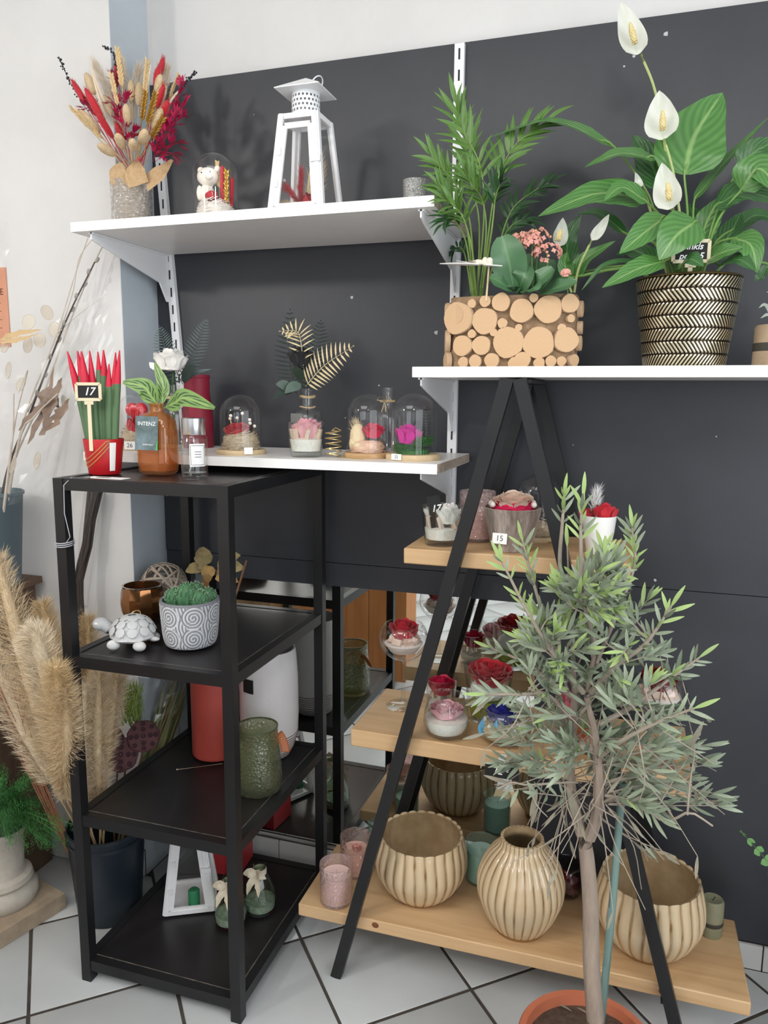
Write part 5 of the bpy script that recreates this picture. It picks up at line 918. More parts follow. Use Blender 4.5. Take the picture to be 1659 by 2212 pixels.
for base, tipv, m_ in (((-0.211, -0.260, 2.088), (-0.121, -0.240, 2.234), oatm), ((-0.210, -0.250, 2.102), (-0.147, -0.220, 2.293), oatm), ((-0.197, -0.270, 2.079), (-0.136, -0.280, 2.109), oatm), ((-0.204, -0.280, 2.071), (-0.133, -0.300, 2.076), oatm), ((-0.355, -0.250, 2.148), (-0.414, -0.250, 2.250), oatd), ((-0.304, -0.270, 2.160), (-0.327, -0.280, 2.231), oatm), ((-0.301, -0.280, 2.146), (-0.285, -0.280, 2.232), oatm), ((-0.373, -0.200, 2.246), (-0.375, -0.200, 2.326), oatd), ((-0.403, -0.240, 2.201), (-0.437, -0.250, 2.230), oatm), ((-0.280, -0.300, 2.105), (-0.277, -0.310, 2.178), oatm), ((-0.203, -0.260, 2.110), (-0.137, -0.260, 2.175), oatm), ((-0.202, -0.260, 2.121), (-0.171, -0.240, 2.212), oatm), ((-0.211, -0.280, 2.072), (-0.176, -0.300, 2.107), oatm), ((-0.264, -0.300, 2.103), (-0.248, -0.310, 2.132), oatm)):
    b = MB(); oat(b, base, tipv, 16); b.build('oat_spray', m_, o, world=True, kind='stuff')
darktw = pm('dark_seed_twig', '#2f3038', .8)
for path in ([(-0.377, -0.240, 2.153), (-0.436, -0.250, 2.241), (-0.476, -0.250, 2.302), (-0.506, -0.250, 2.365)], [(-0.323, -0.220, 2.234), (-0.346, -0.220, 2.315), (-0.360, -0.220, 2.367), (-0.387, -0.220, 2.387)], [(-0.232, -0.200, 2.209), (-0.180, -0.180, 2.283), (-0.148, -0.170, 2.317)]):
    P = bez(path, 26); b = MB(); b.tube(P, .0008, 5)
    for i in range(10, 26):
        for k in range(3): b.ell(P[i]+Vector((rnd(-1, 1), rnd(-1, 1), rnd(-1, 1)))*.004, rnd(.0014, .003), 6, 4)
    b.build('dark_twig', darktw, o, world=True)
ptuft = pm('pale_pampas', '#d9c9b2', .9)
for path, r in (([(-0.355, -0.200, 2.186), (-0.415, -0.180, 2.303), (-0.456, -0.170, 2.375)], .018), ([(-0.318, -0.200, 2.206), (-0.363, -0.170, 2.312), (-0.379, -0.160, 2.375)], .018), ([(-0.275, -0.200, 2.202), (-0.256, -0.160, 2.293), (-0.246, -0.150, 2.341)], .018), ([(-0.325, -0.200, 2.206), (-0.334, -0.160, 2.313), (-0.332, -0.150, 2.351)], .016)):
    b = MB(); plume(b, path, r, 700, .03, up=.9); b.build('pampas_plume', ptuft, o, world=True, kind='stuff')
for path in ([(-0.324, -0.270, 2.173), (-0.361, -0.280, 2.256), (-0.379, -0.280, 2.310)], [(-0.332, -0.280, 2.149), (-0.374, -0.280, 2.274), (-0.390, -0.270, 2.346)], [(-0.254, -0.250, 2.195), (-0.240, -0.250, 2.259), (-0.233, -0.240, 2.317)], [(-0.214, -0.260, 2.155), (-0.174, -0.250, 2.220), (-0.144, -0.240, 2.255)]):
    MB().tube(bez(path, 8), [.001, .0022, .003, .0032, .003, .0028, .002, .0006], 6).build('reed_stalk', pm('reed_cream', '#dccbb4', .7), o, world=True)

# ================================================================ WOOD-SLICE PLANTER, PALM AND KALANCHOE
PL = (0.700, -0.205, S2); o = thing('wood_slice_planter', 'planter box clad in round birch wood slices', 'planter', PL); hx, hy, ph = 0.150, 0.070, 0.160
def rr(t):  # rounded box outline, parameter 0..1 -> x, y, normal
    n = 5.0; a = 2*PI*t; c, s = math.cos(a), math.sin(a); x = hx*abs(c)**(2/n)*(1 if c > 0 else -1); y = hy*abs(s)**(2/n)*(1 if s > 0 else -1); nx = abs(x/hx)**(n-1)*(1 if x > 0 else -1)/hx; ny = abs(y/hy)**(n-1)*(1 if y > 0 else -1)/hy; l = math.hypot(nx, ny); return x, y, nx/l, ny/l
b = MB(); N = 72
for z, k in ((0.0005, .96), (ph, .96), (ph, .90), (ph-.03, .90)):
    for i in range(N): x, y, nx, ny = rr(i/N); b.v.append((x*k, y*k, z))
for r_ in range(3):
    for i in range(N): b.f.append((r_*N+i, r_*N+(i+1) % N, (r_+1)*N+(i+1) % N, (r_+1)*N+i))
b.f.append(tuple(3*N+i for i in range(N))); b.f.append(tuple(range(N))[::-1]); b.mi = [0]*len(b.f)
b.build('box', pm('planter_filler', '#a1876b', .9, col2='#7d644b', vscale=40, bump=.8, bscale=90), o, angle=50)
cutw = pm('birch_cut_face', '#d0b08c', .75, col2='#c09b76', vscale=16); rind = pm('birch_rind', '#c3a98c', .85, col2='#a98a6c', vscale=30)
def slice_mesh():
    b = MB(); k = 20; vs = []; 
    for z, s in ((0, 1.0), (.75, 1.0), (1.0, .96)): 
        for i in range(k): a = 2*PI*i/k; w_ = 1+.03*math.sin(3*a+1)+.02*math.sin(5*a); vs.append((s*w_*math.cos(a), s*w_*math.sin(a), z))
    b.add(vs, [(r_*k+i, r_*k+(i+1) % k, (r_+1)*k+(i+1) % k, (r_+1)*k+i) for r_ in range(2) for i in range(k)], 1); b.add([(vs[40+i]) for i in range(k)], [tuple(range(k))], 0); return b
tmp = slice_mesh().build('wood_slice', [cutw, rind], o, angle=40); sme = tmp.data; bpy.data.objects.remove(tmp)
def on_planter(s, z):   # s = arc position along the front, metres from the front centre (+x right); wraps round the ends
    import bisect
    if not hasattr(on_planter, 'tab'):
        T = []; L = 0; pv = None
        for i in range(2001):
            t = .75+(i/2000-.5)*1.0; x, y, nx, ny = rr(t % 1)
            if pv: L += math.hypot(x-pv[0], y-pv[1])
            pv = (x, y); T.append((L, x, y, nx, ny))
        on_planter.tab = T; on_planter.half = T[1000][0]
    T = on_planter.tab; j = min(2000, max(0, bisect.bisect([q[0] for q in T], on_planter.half+s))); return T[j][1:]
for (s, z, r) in ((-.168, .128, .024), (-.128, .035+.085, .024), (-.120, .112, .037), (-.072, .080, .000), (-.057, .104, .030), (-.057, .147, .013), (-.020, .144, .021), (-.016, .098, .0115), (.028, .124, .027), (.055, .151, .010), (.088, .126, .031), (.132, .138, .021), (.172, .130, .018), (-.158, .062, .027), (-.108, .050, .024), (-.064, .050, .022), (-.004, .056, .0355), (.069, .054, .0355), (.128, .060, .028), (.118, .085, .010), (-.152, .017, .020), (-.105, .013, .0125), (-.077, .015, .015), (-.038, .016, .0175), (.004, .010, .014), (.034, .017, .0185), (.072, .010, .013), (.098, .014, .0125), (.120, .014, .011), (.145, .016, .014), (.172, .055, .017), (-.19, .08, .014), (-.19, .03, .018), (.135, .106, .009), (-.088, .143, .010), (-.086, .076, .010), (.18, .09, .015), (.02, .088, .008), (-.036, .078, .009), (-.140, .085, .008)):
    if r <= 0: continue
    x, y, nx, ny = on_planter(s, z); M = basis((x*.965, y*.965, z), (0, 0, 1), (nx, ny, 0), r, r, .012); so = inst(sme, 'wood_slice', o, M @ Matrix.Rotation(rnd(0, 6), 4, 'Z'))
soilb = MB()
for i in range(N): x, y, nx, ny = rr(i/N); soilb.v.append((x*.885, y*.885, ph-.018))
soilb.f.append(tuple(range(N))); soilb.mi = [0]; soilb.build('soil', pm('dark_soil', '#3a2c22'), o)
# palm
def planted(name, label, c): return thing(name, label, 'plant', c)
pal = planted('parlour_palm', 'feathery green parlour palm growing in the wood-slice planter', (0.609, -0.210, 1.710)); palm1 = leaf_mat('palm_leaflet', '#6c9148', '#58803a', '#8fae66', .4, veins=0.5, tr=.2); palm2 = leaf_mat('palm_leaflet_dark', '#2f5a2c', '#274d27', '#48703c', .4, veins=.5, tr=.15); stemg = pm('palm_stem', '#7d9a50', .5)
lb = MB(); lb.blade([(0, 0, 0), (0, .5, .06), (0, 1, -.05)], .17, (0, 0, 1), 9, .35, cols=2); t1 = lb.build('leaflet', palm1, pal); lm1 = t1.data; bpy.data.objects.remove(t1); lm2 = lm1.copy(); lm2.materials.clear(); lm2.materials.append(palm2)
root = Vector(pal.location)
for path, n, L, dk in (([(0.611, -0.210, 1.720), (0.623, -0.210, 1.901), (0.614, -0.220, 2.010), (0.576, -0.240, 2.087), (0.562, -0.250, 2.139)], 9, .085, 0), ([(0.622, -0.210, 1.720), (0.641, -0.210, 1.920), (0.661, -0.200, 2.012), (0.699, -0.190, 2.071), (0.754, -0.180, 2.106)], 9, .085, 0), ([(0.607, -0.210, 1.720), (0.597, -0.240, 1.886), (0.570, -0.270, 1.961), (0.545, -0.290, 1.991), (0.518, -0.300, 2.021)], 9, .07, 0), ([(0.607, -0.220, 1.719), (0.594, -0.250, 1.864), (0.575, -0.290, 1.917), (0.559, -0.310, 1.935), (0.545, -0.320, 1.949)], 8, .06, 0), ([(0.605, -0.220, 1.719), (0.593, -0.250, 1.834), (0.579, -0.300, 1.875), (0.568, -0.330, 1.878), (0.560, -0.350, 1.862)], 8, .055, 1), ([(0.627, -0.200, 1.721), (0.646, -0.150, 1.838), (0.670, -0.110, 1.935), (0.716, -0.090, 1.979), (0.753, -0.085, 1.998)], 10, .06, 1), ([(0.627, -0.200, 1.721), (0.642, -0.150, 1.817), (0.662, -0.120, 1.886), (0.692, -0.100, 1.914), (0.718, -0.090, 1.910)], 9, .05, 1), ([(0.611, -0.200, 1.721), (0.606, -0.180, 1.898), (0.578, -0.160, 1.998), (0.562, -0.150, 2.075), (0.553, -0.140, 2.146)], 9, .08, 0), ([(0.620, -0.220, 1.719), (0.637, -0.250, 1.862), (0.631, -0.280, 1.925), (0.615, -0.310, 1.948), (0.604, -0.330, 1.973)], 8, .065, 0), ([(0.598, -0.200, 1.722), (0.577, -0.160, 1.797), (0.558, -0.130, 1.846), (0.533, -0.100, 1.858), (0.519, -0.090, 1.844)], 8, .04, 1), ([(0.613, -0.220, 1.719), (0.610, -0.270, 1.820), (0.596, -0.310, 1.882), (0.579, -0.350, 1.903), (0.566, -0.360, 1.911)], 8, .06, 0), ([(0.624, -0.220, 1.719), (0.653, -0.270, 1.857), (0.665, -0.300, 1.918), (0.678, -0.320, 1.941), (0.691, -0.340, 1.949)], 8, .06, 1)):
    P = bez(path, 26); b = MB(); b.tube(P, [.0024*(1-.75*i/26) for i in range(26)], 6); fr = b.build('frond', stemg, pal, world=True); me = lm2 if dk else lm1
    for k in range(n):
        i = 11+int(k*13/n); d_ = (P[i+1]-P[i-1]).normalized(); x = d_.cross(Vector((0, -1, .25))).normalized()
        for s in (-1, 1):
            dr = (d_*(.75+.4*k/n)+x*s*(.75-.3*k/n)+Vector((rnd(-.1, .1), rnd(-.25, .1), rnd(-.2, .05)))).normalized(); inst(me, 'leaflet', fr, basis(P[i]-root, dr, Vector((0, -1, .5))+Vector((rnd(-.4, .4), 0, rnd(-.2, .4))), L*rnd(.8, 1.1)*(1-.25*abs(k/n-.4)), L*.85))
    inst(me, 'leaflet', fr, basis(P[-1]-root, P[-1]-P[-2], (0, -1, .5), L*.8, L*.8))
# kalanchoe
ka = planted('kalanchoe', 'kalanchoe with rounded fleshy leaves and salmon flowers in the planter', (0.741, -0.215, 1.710)); kam = leaf_mat('kalanchoe_leaf', '#4f7650', '#466d48', '#5f8458', .35, veins=1, tr=.08); rs = lambda t: (math.sin(PI*min(1, .06+t*.90)))**.55
for a_, m_, b_, w_, nn in (((0.705, -0.260, 1.732), (0.696, -0.290, 1.792), (0.681, -0.290, 1.842), .078, (.1, -1, .25)), ((0.706, -0.260, 1.725), (0.684, -0.290, 1.741), (0.658, -0.300, 1.755), .045, (0, -1, .8)), ((0.714, -0.250, 1.725), (0.728, -0.280, 1.753), (0.736, -0.270, 1.779), .05, (0, -1, .4)), ((0.747, -0.260, 1.723), (0.765, -0.290, 1.745), (0.794, -0.290, 1.769), .045, (0, -1, .7)), ((0.762, -0.260, 1.721), (0.800, -0.290, 1.727), (0.844, -0.290, 1.739), .045, (0, -1, .9)), ((0.743, -0.230, 1.734), (0.729, -0.220, 1.777), (0.720, -0.200, 1.816), .055, (0, -1, .2)), ((0.752, -0.220, 1.735), (0.763, -0.200, 1.773), (0.776, -0.180, 1.806), .05, (0, -1, .3)), ((0.723, -0.240, 1.726), (0.705, -0.260, 1.742), (0.693, -0.280, 1.735), .05, (0, -1, .7)), ((0.760, -0.200, 1.732), (0.797, -0.170, 1.766), (0.821, -0.150, 1.778), .05, (0, -1, .5)), ((0.738, -0.270, 1.722), (0.752, -0.300, 1.728), (0.768, -0.310, 1.723), .05, (0, -1, 1))):
    MB().blade([a_, m_, b_], w_, nn, 12, .12, rs, cup=.12, wav=.05, cols=6).build('leaf', kam, ka, world=True)
kf = pm('salmon_floret', '#cf8a80', .6, col2='#dca296', vscale=40); kb = pm('salmon_bud', '#d9a184', .6)
for c_, R_ in (((0.716, -0.250, 1.840), .022), ((0.750, -0.240, 1.846), .028), ((0.777, -0.270, 1.806), .030), ((0.820, -0.280, 1.759), .010), ((0.744, -0.270, 1.828), .02)):
    b = MB(); cv = Vector(c_); b.tube(bez([(0.743, -0.235, 1.728), cv+Vector((0, .01, -.06)), cv], 8), .0018, 6, 2)
    for k in range(int(14+R_*1300)):
        q = Vector((rnd(-1, 1), rnd(-1, .6), rnd(-.5, .8))); q = q.normalized()*R_*rnd(.75, 1.05); q.z *= .7; nrm = (q+Vector((0, -.4*R_, .3*R_))).normalized(); x, y = frame(nrm)
        if rnd(0, 1) < .3: b.ell(cv+q, .0032, 6, 5, 1); continue
        for j in range(4): a = j*PI/2+k; dr = x*math.cos(a)+y*math.sin(a); b.blade([cv+q, cv+q+dr*.0035+nrm*.0012, cv+q+dr*.0065+nrm*.0006], .0055, nrm, 4, .1, cols=2)
    b.build('flower_cluster', [kf, kb, pm('kalanchoe_stalk', '#5d7d4c', .6)], ka, world=True)
# wooden dragonfly pick
pk = thing('decorative_pick', 'flat white wooden dragonfly pick on a stick stuck in the planter', 'ornament', (0.650, -0.285, 1.715)); MB().tube([(0.648, -0.285, 1.705), (0.653, -0.290, 1.779)], .0022, 6).build('stick', pm('bleached_stick', '#d9c3a0', .7), pk, world=True); pwm = pm('white_painted_wood', '#e9e6e2', .6)
for a_, b_, w_ in (((0.638, -0.300, 1.783), (0.543, -0.300, 1.789), .03), ((0.643, -0.300, 1.781), (0.688, -0.320, 1.775), .03), ((0.636, -0.290, 1.785), (0.569, -0.250, 1.802), .03), ((0.641, -0.290, 1.785), (0.670, -0.250, 1.794), .03)):
    lb_ = MB(); lb_.blade([a_, Vector(a_).lerp(Vector(b_), .5), b_], w_, (0, 0, 1), 8, 0).build('wing', pwm, pk, world=True).modifiers.new('t', 'SOLIDIFY').thickness = .002
b = MB(); b.tube([(0.609, -0.300, 1.790), (0.628, -0.300, 1.788), (0.663, -0.310, 1.782)], [.004, .006, .005], 8); b.ell((0.647, -0.305, 1.790), .007, 8, 6); b.ell((0.658, -0.310, 1.788), .007, 8, 6); b.build('body', pm('cream_paint', '#efe4d2', .6), pk, world=True)

# ================================================================ GOLD POT WITH PEACE LILY
GP = (1.074, -0.205, S2); o = thing('herringbone_pot', 'gold and black pot with herringbone relief', 'pot', GP); b = MB(); seg, bands, per = 408, 7, 9; vals = []; H = .186
rows = bands*per+1
for i in range(rows):
    f = i/(rows-1); z = .001+f*(H-.001); R0 = .0835+.0235*f; bi = min(bands-1, i//per); fb = (i % per)/per if i < rows-1 else 1.0; edge = (i % per == 0)
    for k in range(seg):
        a = 2*PI*k/seg; ph_ = 68*a/1.0+(1 if bi % 2 else -1)*fb*6.283*2.2; w_ = 0 if edge else .5+.5*math.sin(ph_); R = R0+.0016*w_-(0.001 if edge else 0); b.v.append((R*math.cos(a), R*math.sin(a), z)); vals.append(w_)
for i in range(rows-1):
    for k in range(seg): q = i*seg+k; q2 = i*seg+(k+1) % seg; b.f.append((q, q2, q2+seg, q+seg))
b.f.append(tuple(range(seg))[::-1]); b.mi = [0]*len(b.f); b.att = ('rib', vals)
gold_m = attr_mat('gold_on_black_glaze', '#2a231a', '#d9cfb2', .22, metal=.85, pos=(.35, .65)); b.build('pot', gold_m, o, angle=180)
MB().lathe([(.107, H), (.1085, H+.002), (.1065, H+.004), (.103, H+.002), (.100, H-.02), (0, H-.02)], 60).build('rim', pm('dark_gold', '#6b5a35', .3, metal=.8), o, angle=60)
li = thing('peace_lily', 'peace lily with glossy green leaves and white spathes in the gold pot', 'plant', (1.074, -0.205, S2+H-.015)); lil = leaf_mat('lily_leaf', '#568a44', '#47793a', '#86aa68', .28, veins=7, coat=.35, tr=.15); lild = leaf_mat('lily_leaf_dark', '#35662f', '#2b5829', '#578549', .28, veins=7, coat=.35, tr=.1); pet = pm('lily_petiole', '#6f944c', .45)
MB().lathe([(0, 0), (.095, 0), (0, .006)], 24).build('soil', pm('dark_soil', '#3a2c22'), li)
broad = lambda t: math.sin(PI*min(1, t**.62*.97+.03))**.75
for a_, m_, b_, w_, nn, m2, base in (((1.051, -0.220, 1.959), (1.067, -0.200, 2.039), (1.118, -0.170, 2.131), .145, (0, -1, .05), lil, None), ((0.906, -0.200, 2.032), (0.771, -0.200, 2.098), (0.620, -0.200, 2.075), .050, (0, -.55, 1), lil, None), ((0.993, -0.220, 1.994), (0.920, -0.240, 2.007), (0.847, -0.250, 1.982), .052, (0, -.8, 1), lil, None), ((1.010, -0.190, 1.939), (0.978, -0.170, 2.009), (0.942, -0.160, 2.066), .075, (.3, -1, .1), lild, None), ((0.974, -0.240, 1.909), (0.877, -0.260, 1.924), (0.755, -0.270, 1.883), .080, (.0, -1, .75), lil, None), ((0.980, -0.260, 1.899), (0.929, -0.280, 1.928), (0.893, -0.290, 1.901), .045, (.1, -1, .8), lil, None), ((0.939, -0.200, 1.850), (0.879, -0.180, 1.900), (0.828, -0.170, 1.905), .03, (0, -1, .8), lild, None), ((1.018, -0.280, 1.864), (0.978, -0.310, 1.829), (0.931, -0.330, 1.786), .062, (.3, -1, .6), lil, None), ((1.078, -0.280, 1.851), (1.039, -0.320, 1.817), (1.009, -0.330, 1.770), .088, (.25, -1, .45), lil, None), ((1.017, -0.310, 1.770), (0.967, -0.340, 1.752), (0.901, -0.355, 1.716), .055, (.2, -1, .9), lil, None), ((0.971, -0.280, 1.779), (0.903, -0.300, 1.770), (0.856, -0.310, 1.717), .016, (0, -1, .9), lild, None), ((1.075, -0.200, 1.911), (1.131, -0.180, 1.987), (1.213, -0.160, 2.077), .040, (-.5, -.6, .8), lil, None), ((1.116, -0.220, 1.892), (1.170, -0.240, 1.911), (1.239, -0.250, 1.882), .072, (0, -1, .8), lild, None), ((1.161, -0.200, 1.970), (1.190, -0.200, 2.001), (1.236, -0.200, 2.020), .06, (.1, -1, .4), lild, None), ((1.161, -0.250, 1.914), (1.189, -0.270, 1.947), (1.232, -0.290, 1.891), .075, (0, -1, .5), lil, None), ((1.151, -0.270, 1.816), (1.180, -0.310, 1.793), (1.193, -0.330, 1.737), .055, (-.3, -1, .6), lil, None), ((1.128, -0.280, 1.763), (1.158, -0.320, 1.766), (1.188, -0.340, 1.740), .045, (0, -1, .9), lild, None), ((1.083, -0.200, 1.813), (1.108, -0.190, 1.875), (1.129, -0.180, 1.919), .06, (-.3, -1, .2), lil, None), ((1.093, -0.270, 1.768), (1.129, -0.300, 1.784), (1.166, -0.310, 1.790), .05, (0, -1, .8), lil, None), ((1.172, -0.130, 1.865), (1.210, -0.110, 1.891), (1.263, -0.100, 1.875), .045, (0, -1, .8), lild, None), ((1.036, -0.180, 1.794), (1.019, -0.130, 1.863), (0.983, -0.100, 1.902), .06, (0, -1, .4), lild, None), ((1.075, -0.170, 1.794), (1.082, -0.130, 1.870), (1.070, -0.110, 1.924), .06, (0, -1, .3), lild, None), ((1.122, -0.180, 1.786), (1.158, -0.140, 1.854), (1.176, -0.120, 1.896), .055, (0, -1, .4), lild, None), ((1.008, -0.200, 1.783), (0.957, -0.160, 1.821), (0.917, -0.130, 1.818), .05, (0, -1, .7), lild, None), ((1.047, -0.310, 1.755), (1.067, -0.340, 1.767), (1.093, -0.350, 1.751), .05, (0, -1, .9), lild, None), ((0.831, -0.200, 1.760), (0.855, -0.210, 1.798), (0.918, -0.220, 1.832), .04, (0, -1, .7), lil, None), ((0.823, -0.170, 1.775), (0.808, -0.150, 1.851), (0.836, -0.140, 1.908), .05, (.2, -1, .2), lild, None), ((0.822, -0.210, 1.759), (0.812, -0.230, 1.787), (0.817, -0.240, 1.810), .035, (0, -1, .4), lil, None), ((1.229, -0.200, 1.773), (1.213, -0.200, 1.745), (1.213, -0.200, 1.741), .02, (0, -1, .5), lild, None)):
    a_, m_, b_ = Vector(a_), Vector(m_), Vector(b_); b = MB(); b.blade([a_, m_, b_], w_, nn, 14, .16, broad, wav=.06, cols=6); lf = b.build('leaf', m2, li, world=True)
    q = Vector((1.074+(a_.x-1.074)*.22, -.205+(a_.y+.205)*.25, S2+H-.012)); MB().tube(bez([q, q.lerp(a_, .5)+Vector(((a_.x-1.08)*-.10, 0, .03)), a_, a_.lerp(m_, .3)], 12), [.0032, .003, .0028, .0027, .0026, .0025, .0024, .0023, .0022, .002, .0016, .001], 6).build('petiole', pet, lf, world=True)
sp_m = leaf_mat('white_spathe', '#eeefe6', '#e6e8dc', '#dfe6cf', .5, veins=2, coat=0, tr=.25); spx = pm('cream_spadix', '#ead9a0', .7, bump=.9, bscale=350)
for a_, b_, w_, nn, stp in (((0.944, -0.220, 2.207), (0.904, -0.220, 2.314), .056, (.15, -1, .1), ((0.951, -0.220, 2.206), (0.988, -0.220, 2.114), (1.028, -0.210, 1.924))), ((1.004, -0.250, 2.024), (0.991, -0.250, 2.121), .068, (-.05, -1, .05), ((1.006, -0.250, 2.026), (1.029, -0.230, 1.961), (1.049, -0.210, 1.875))), ((1.026, -0.280, 1.878), (1.004, -0.290, 1.968), .056, (-.1, -1, .1), ((1.028, -0.280, 1.880), (1.054, -0.250, 1.838), (1.065, -0.220, 1.758))), ((0.963, -0.250, 1.933), (0.952, -0.250, 1.964), .018, (.4, -1, 0), ((0.963, -0.250, 1.933), (0.982, -0.240, 1.901), (1.028, -0.220, 1.759))), ((0.794, -0.220, 1.827), (0.802, -0.210, 1.890), .034, (.3, -1, 0), ((0.794, -0.220, 1.827), (0.806, -0.210, 1.780), (0.827, -0.200, 1.728))), ((0.869, -0.240, 1.833), (0.903, -0.240, 1.885), .024, (.3, -1, .2), ((0.869, -0.240, 1.833), (0.842, -0.220, 1.777), (0.833, -0.200, 1.728)))):
    a_, b_ = Vector(a_), Vector(b_); L = (b_-a_).length; md = a_.lerp(b_, .5)+Vector((0, .012, 0)); b = MB(); b.blade([a_, md, b_], w_, nn, 14, .10, lambda t: math.sin(PI*min(1, t**.6*.97+.03))**.62*(1 if t < .8 else 1-(t-.8)*1.5), cup=.25, cols=6); so = b.build('spathe', sp_m, li, world=True)
    MB().tube(bez(stp, 12), .0028, 6).build('flower_stalk', pm('spathe_stalk', '#a9b878', .5), so, world=True)
    if w_ > .03:
        p0 = a_.lerp(b_, .14)+Vector((0, -.014, 0)); p1 = a_.lerp(b_, .54)+Vector((.003, -.017, 0)); sb = MB(); sb.tube(bez([p0, p0.lerp(p1, .5), p1], 8), [.002, .005, .006, .006, .0058, .0052, .0042, .0015], 10); dd = (p1-p0); X, Y = frame(dd)
        for i in range(11):
            for k in range(8): a = k*PI/4+i*.4; sb.ell(p0+dd*(i+.5)/11+(X*math.cos(a)+Y*math.sin(a))*.0058*(1 if i < 7 else 1-.17*(i-6)), .0015, 5, 4)
        sb.build('spadix', spx, so, world=True)
sg = thing('plant_sign', 'small handwritten chalk sign stuck in the gold pot', 'sign', (1.065, -0.285, 1.739)); 
chalk_sign(sg, (0.006, -0.004, 0.052), 0.070, 0.040, -0.075, [('inkls', 0.006, 0.009, 0.018), ('pot 15', 0.0, -0.010, 0.018)])
# candle with ribbon at the end of the long shelf
o = thing('pillar_candle', 'sand coloured pillar candle with dark band on the plant shelf', 'candle', (1.252, -0.225, S2)); MB().lathe([(0, .0003), (.043, .0003), (.044, .003), (.043, .082), (.040, .087), (0, .085)], 36).build('wax', pm('sand_wax', '#ab957c', .7, col2='#97826a', vscale=20, bump=.2), o, angle=60); MB().lathe([(.0442, .033), (.0448, .034), (.0446, .049), (.044, .050)], 36).build('ribbon', pm('dark_ribbon', '#3d3a33'), o); MB().tube([(.012*math.cos(t)-.008, -.0458, .041+.008*math.sin(t)) for t in [i*2*PI/16 for i in range(17)]], .0009, 5).build('ring', pm('silver_rim', '#bfb3a8'), o)
air = pm('air_plant', '#9aa096', .7)
MB().tube([(0, 0, .085), (.002, 0, .096)], .0009, 5).build('wick', black_metal, o)
for (a_, m_, b_) in (((1.248, -0.220, 1.648), (1.225, -0.240, 1.684), (1.210, -0.250, 1.678)), ((1.248, -0.220, 1.648), (1.231, -0.240, 1.665), (1.215, -0.250, 1.657)), ((1.248, -0.220, 1.648), (1.240, -0.220, 1.704), (1.226, -0.220, 1.714)), ((1.248, -0.220, 1.648), (1.258, -0.220, 1.694), (1.264, -0.220, 1.722))): MB().blade([a_, m_, b_], .008, (0, -1, .3), 9, .2).build('curly_leaf', air, o, world=True)

# ================================================================ OLIVE TREE IN A TERRACOTTA POT
OT = (0.955, -0.615, 0.0); ot = thing('olive_tree', 'small olive tree with bare lower twigs in a terracotta pot', 'tree', OT)
terra = pm('terracotta', '#b5684a', .7, col2='#a85c40', vscale=6); MB().lathe([(0, .0005), (.085, .0005), (.09, .004), (.122, .175), (.132, .178), (.137, .210), (.134, .214), (.122, .212), (.118, .19), (0, .19)], 56).build('pot', terra, ot, angle=50)
MB().lathe([(0, .196), (.06, .198), (.1185, .190)], 40, fn=lambda R, z, t, i: R*(1+.01*math.sin(9*t))).build('soil', pm('olive_soil', '#5d4a3c', .95, col2='#43342a', vscale=50, bump=1, bscale=90), ot)
bark_o = pm('olive_bark', '#a09081', .8, col2='#84756a', vscale=12, bump=.5, bscale=60, stretch=(3, 3, .6)); twig_m = pm('olive_twig', '#a3988a', .75, col2='#8b8173', vscale=20)
trunk = [(0.972, -0.615, 0.238), (0.956, -0.615, 0.388), (0.949, -0.612, 0.505), (0.938, -0.610, 0.600), (0.933, -0.610, 0.631)]
tb = MB(); tb.tube(bez(trunk, 22), [.0175-.004*i/21 for i in range(22)], 14); tb.build('trunk', bark_o, ot, world=True)
fk = trunk[-1]
mains = [([fk, (0.908, -0.600, 0.706), (0.897, -0.580, 0.762), (0.897, -0.570, 0.863), (0.894, -0.560, 0.945), (0.882, -0.560, 1.075), (0.870, -0.560, 1.211)], .0125, .0015), ([fk, (0.952, -0.620, 0.706), (0.950, -0.630, 0.805), (0.937, -0.620, 0.881), (0.922, -0.610, 0.935), (0.932, -0.600, 1.028), (0.930, -0.600, 1.162)], .0135, .0015),
 ([(0.922, -0.610, 0.935), (0.877, -0.640, 0.999), (0.821, -0.660, 1.088), (0.764, -0.670, 1.195)], .006, .0022), ([(0.922, -0.610, 0.935), (0.971, -0.640, 1.011), (1.020, -0.660, 1.066), (1.057, -0.670, 1.139)], .006, .002), ([(0.918, -0.610, 0.920), (0.858, -0.550, 0.927), (0.786, -0.500, 0.950), (0.713, -0.470, 0.962)], .006, .002), ([(0.937, -0.620, 0.881), (1.000, -0.580, 0.911), (1.065, -0.540, 0.959), (1.121, -0.520, 1.005)], .006, .002),
 ([(0.898, -0.570, 0.864), (0.849, -0.630, 0.937), (0.803, -0.680, 0.950), (0.747, -0.700, 0.951)], .005, .002), ([(0.947, -0.630, 0.823), (0.990, -0.680, 0.889), (1.045, -0.720, 0.948), (1.100, -0.730, 0.985)], .005, .002), ([(0.893, -0.560, 0.935), (0.843, -0.520, 1.012), (0.799, -0.500, 1.128), (0.776, -0.490, 1.201)], .005, .002), ([(0.930, -0.600, 0.983), (0.966, -0.570, 1.086), (0.994, -0.540, 1.180), (0.986, -0.530, 1.249)], .005, .0018), ([(0.932, -0.600, 1.028), (0.909, -0.660, 1.148), (0.902, -0.690, 1.263), (0.903, -0.690, 1.323)], .005, .002), ([(0.882, -0.560, 1.075), (0.862, -0.600, 1.174), (0.865, -0.630, 1.267), (0.867, -0.630, 1.314)], .005, .002)]
for path, r0, r1 in mains:
    P = bez(path, 22); MB().tube(P, [r0+(r1-r0)*i/21 for i in range(22)], 8).build('branch', bark_o if r0 > .01 else twig_m, ot, world=True)
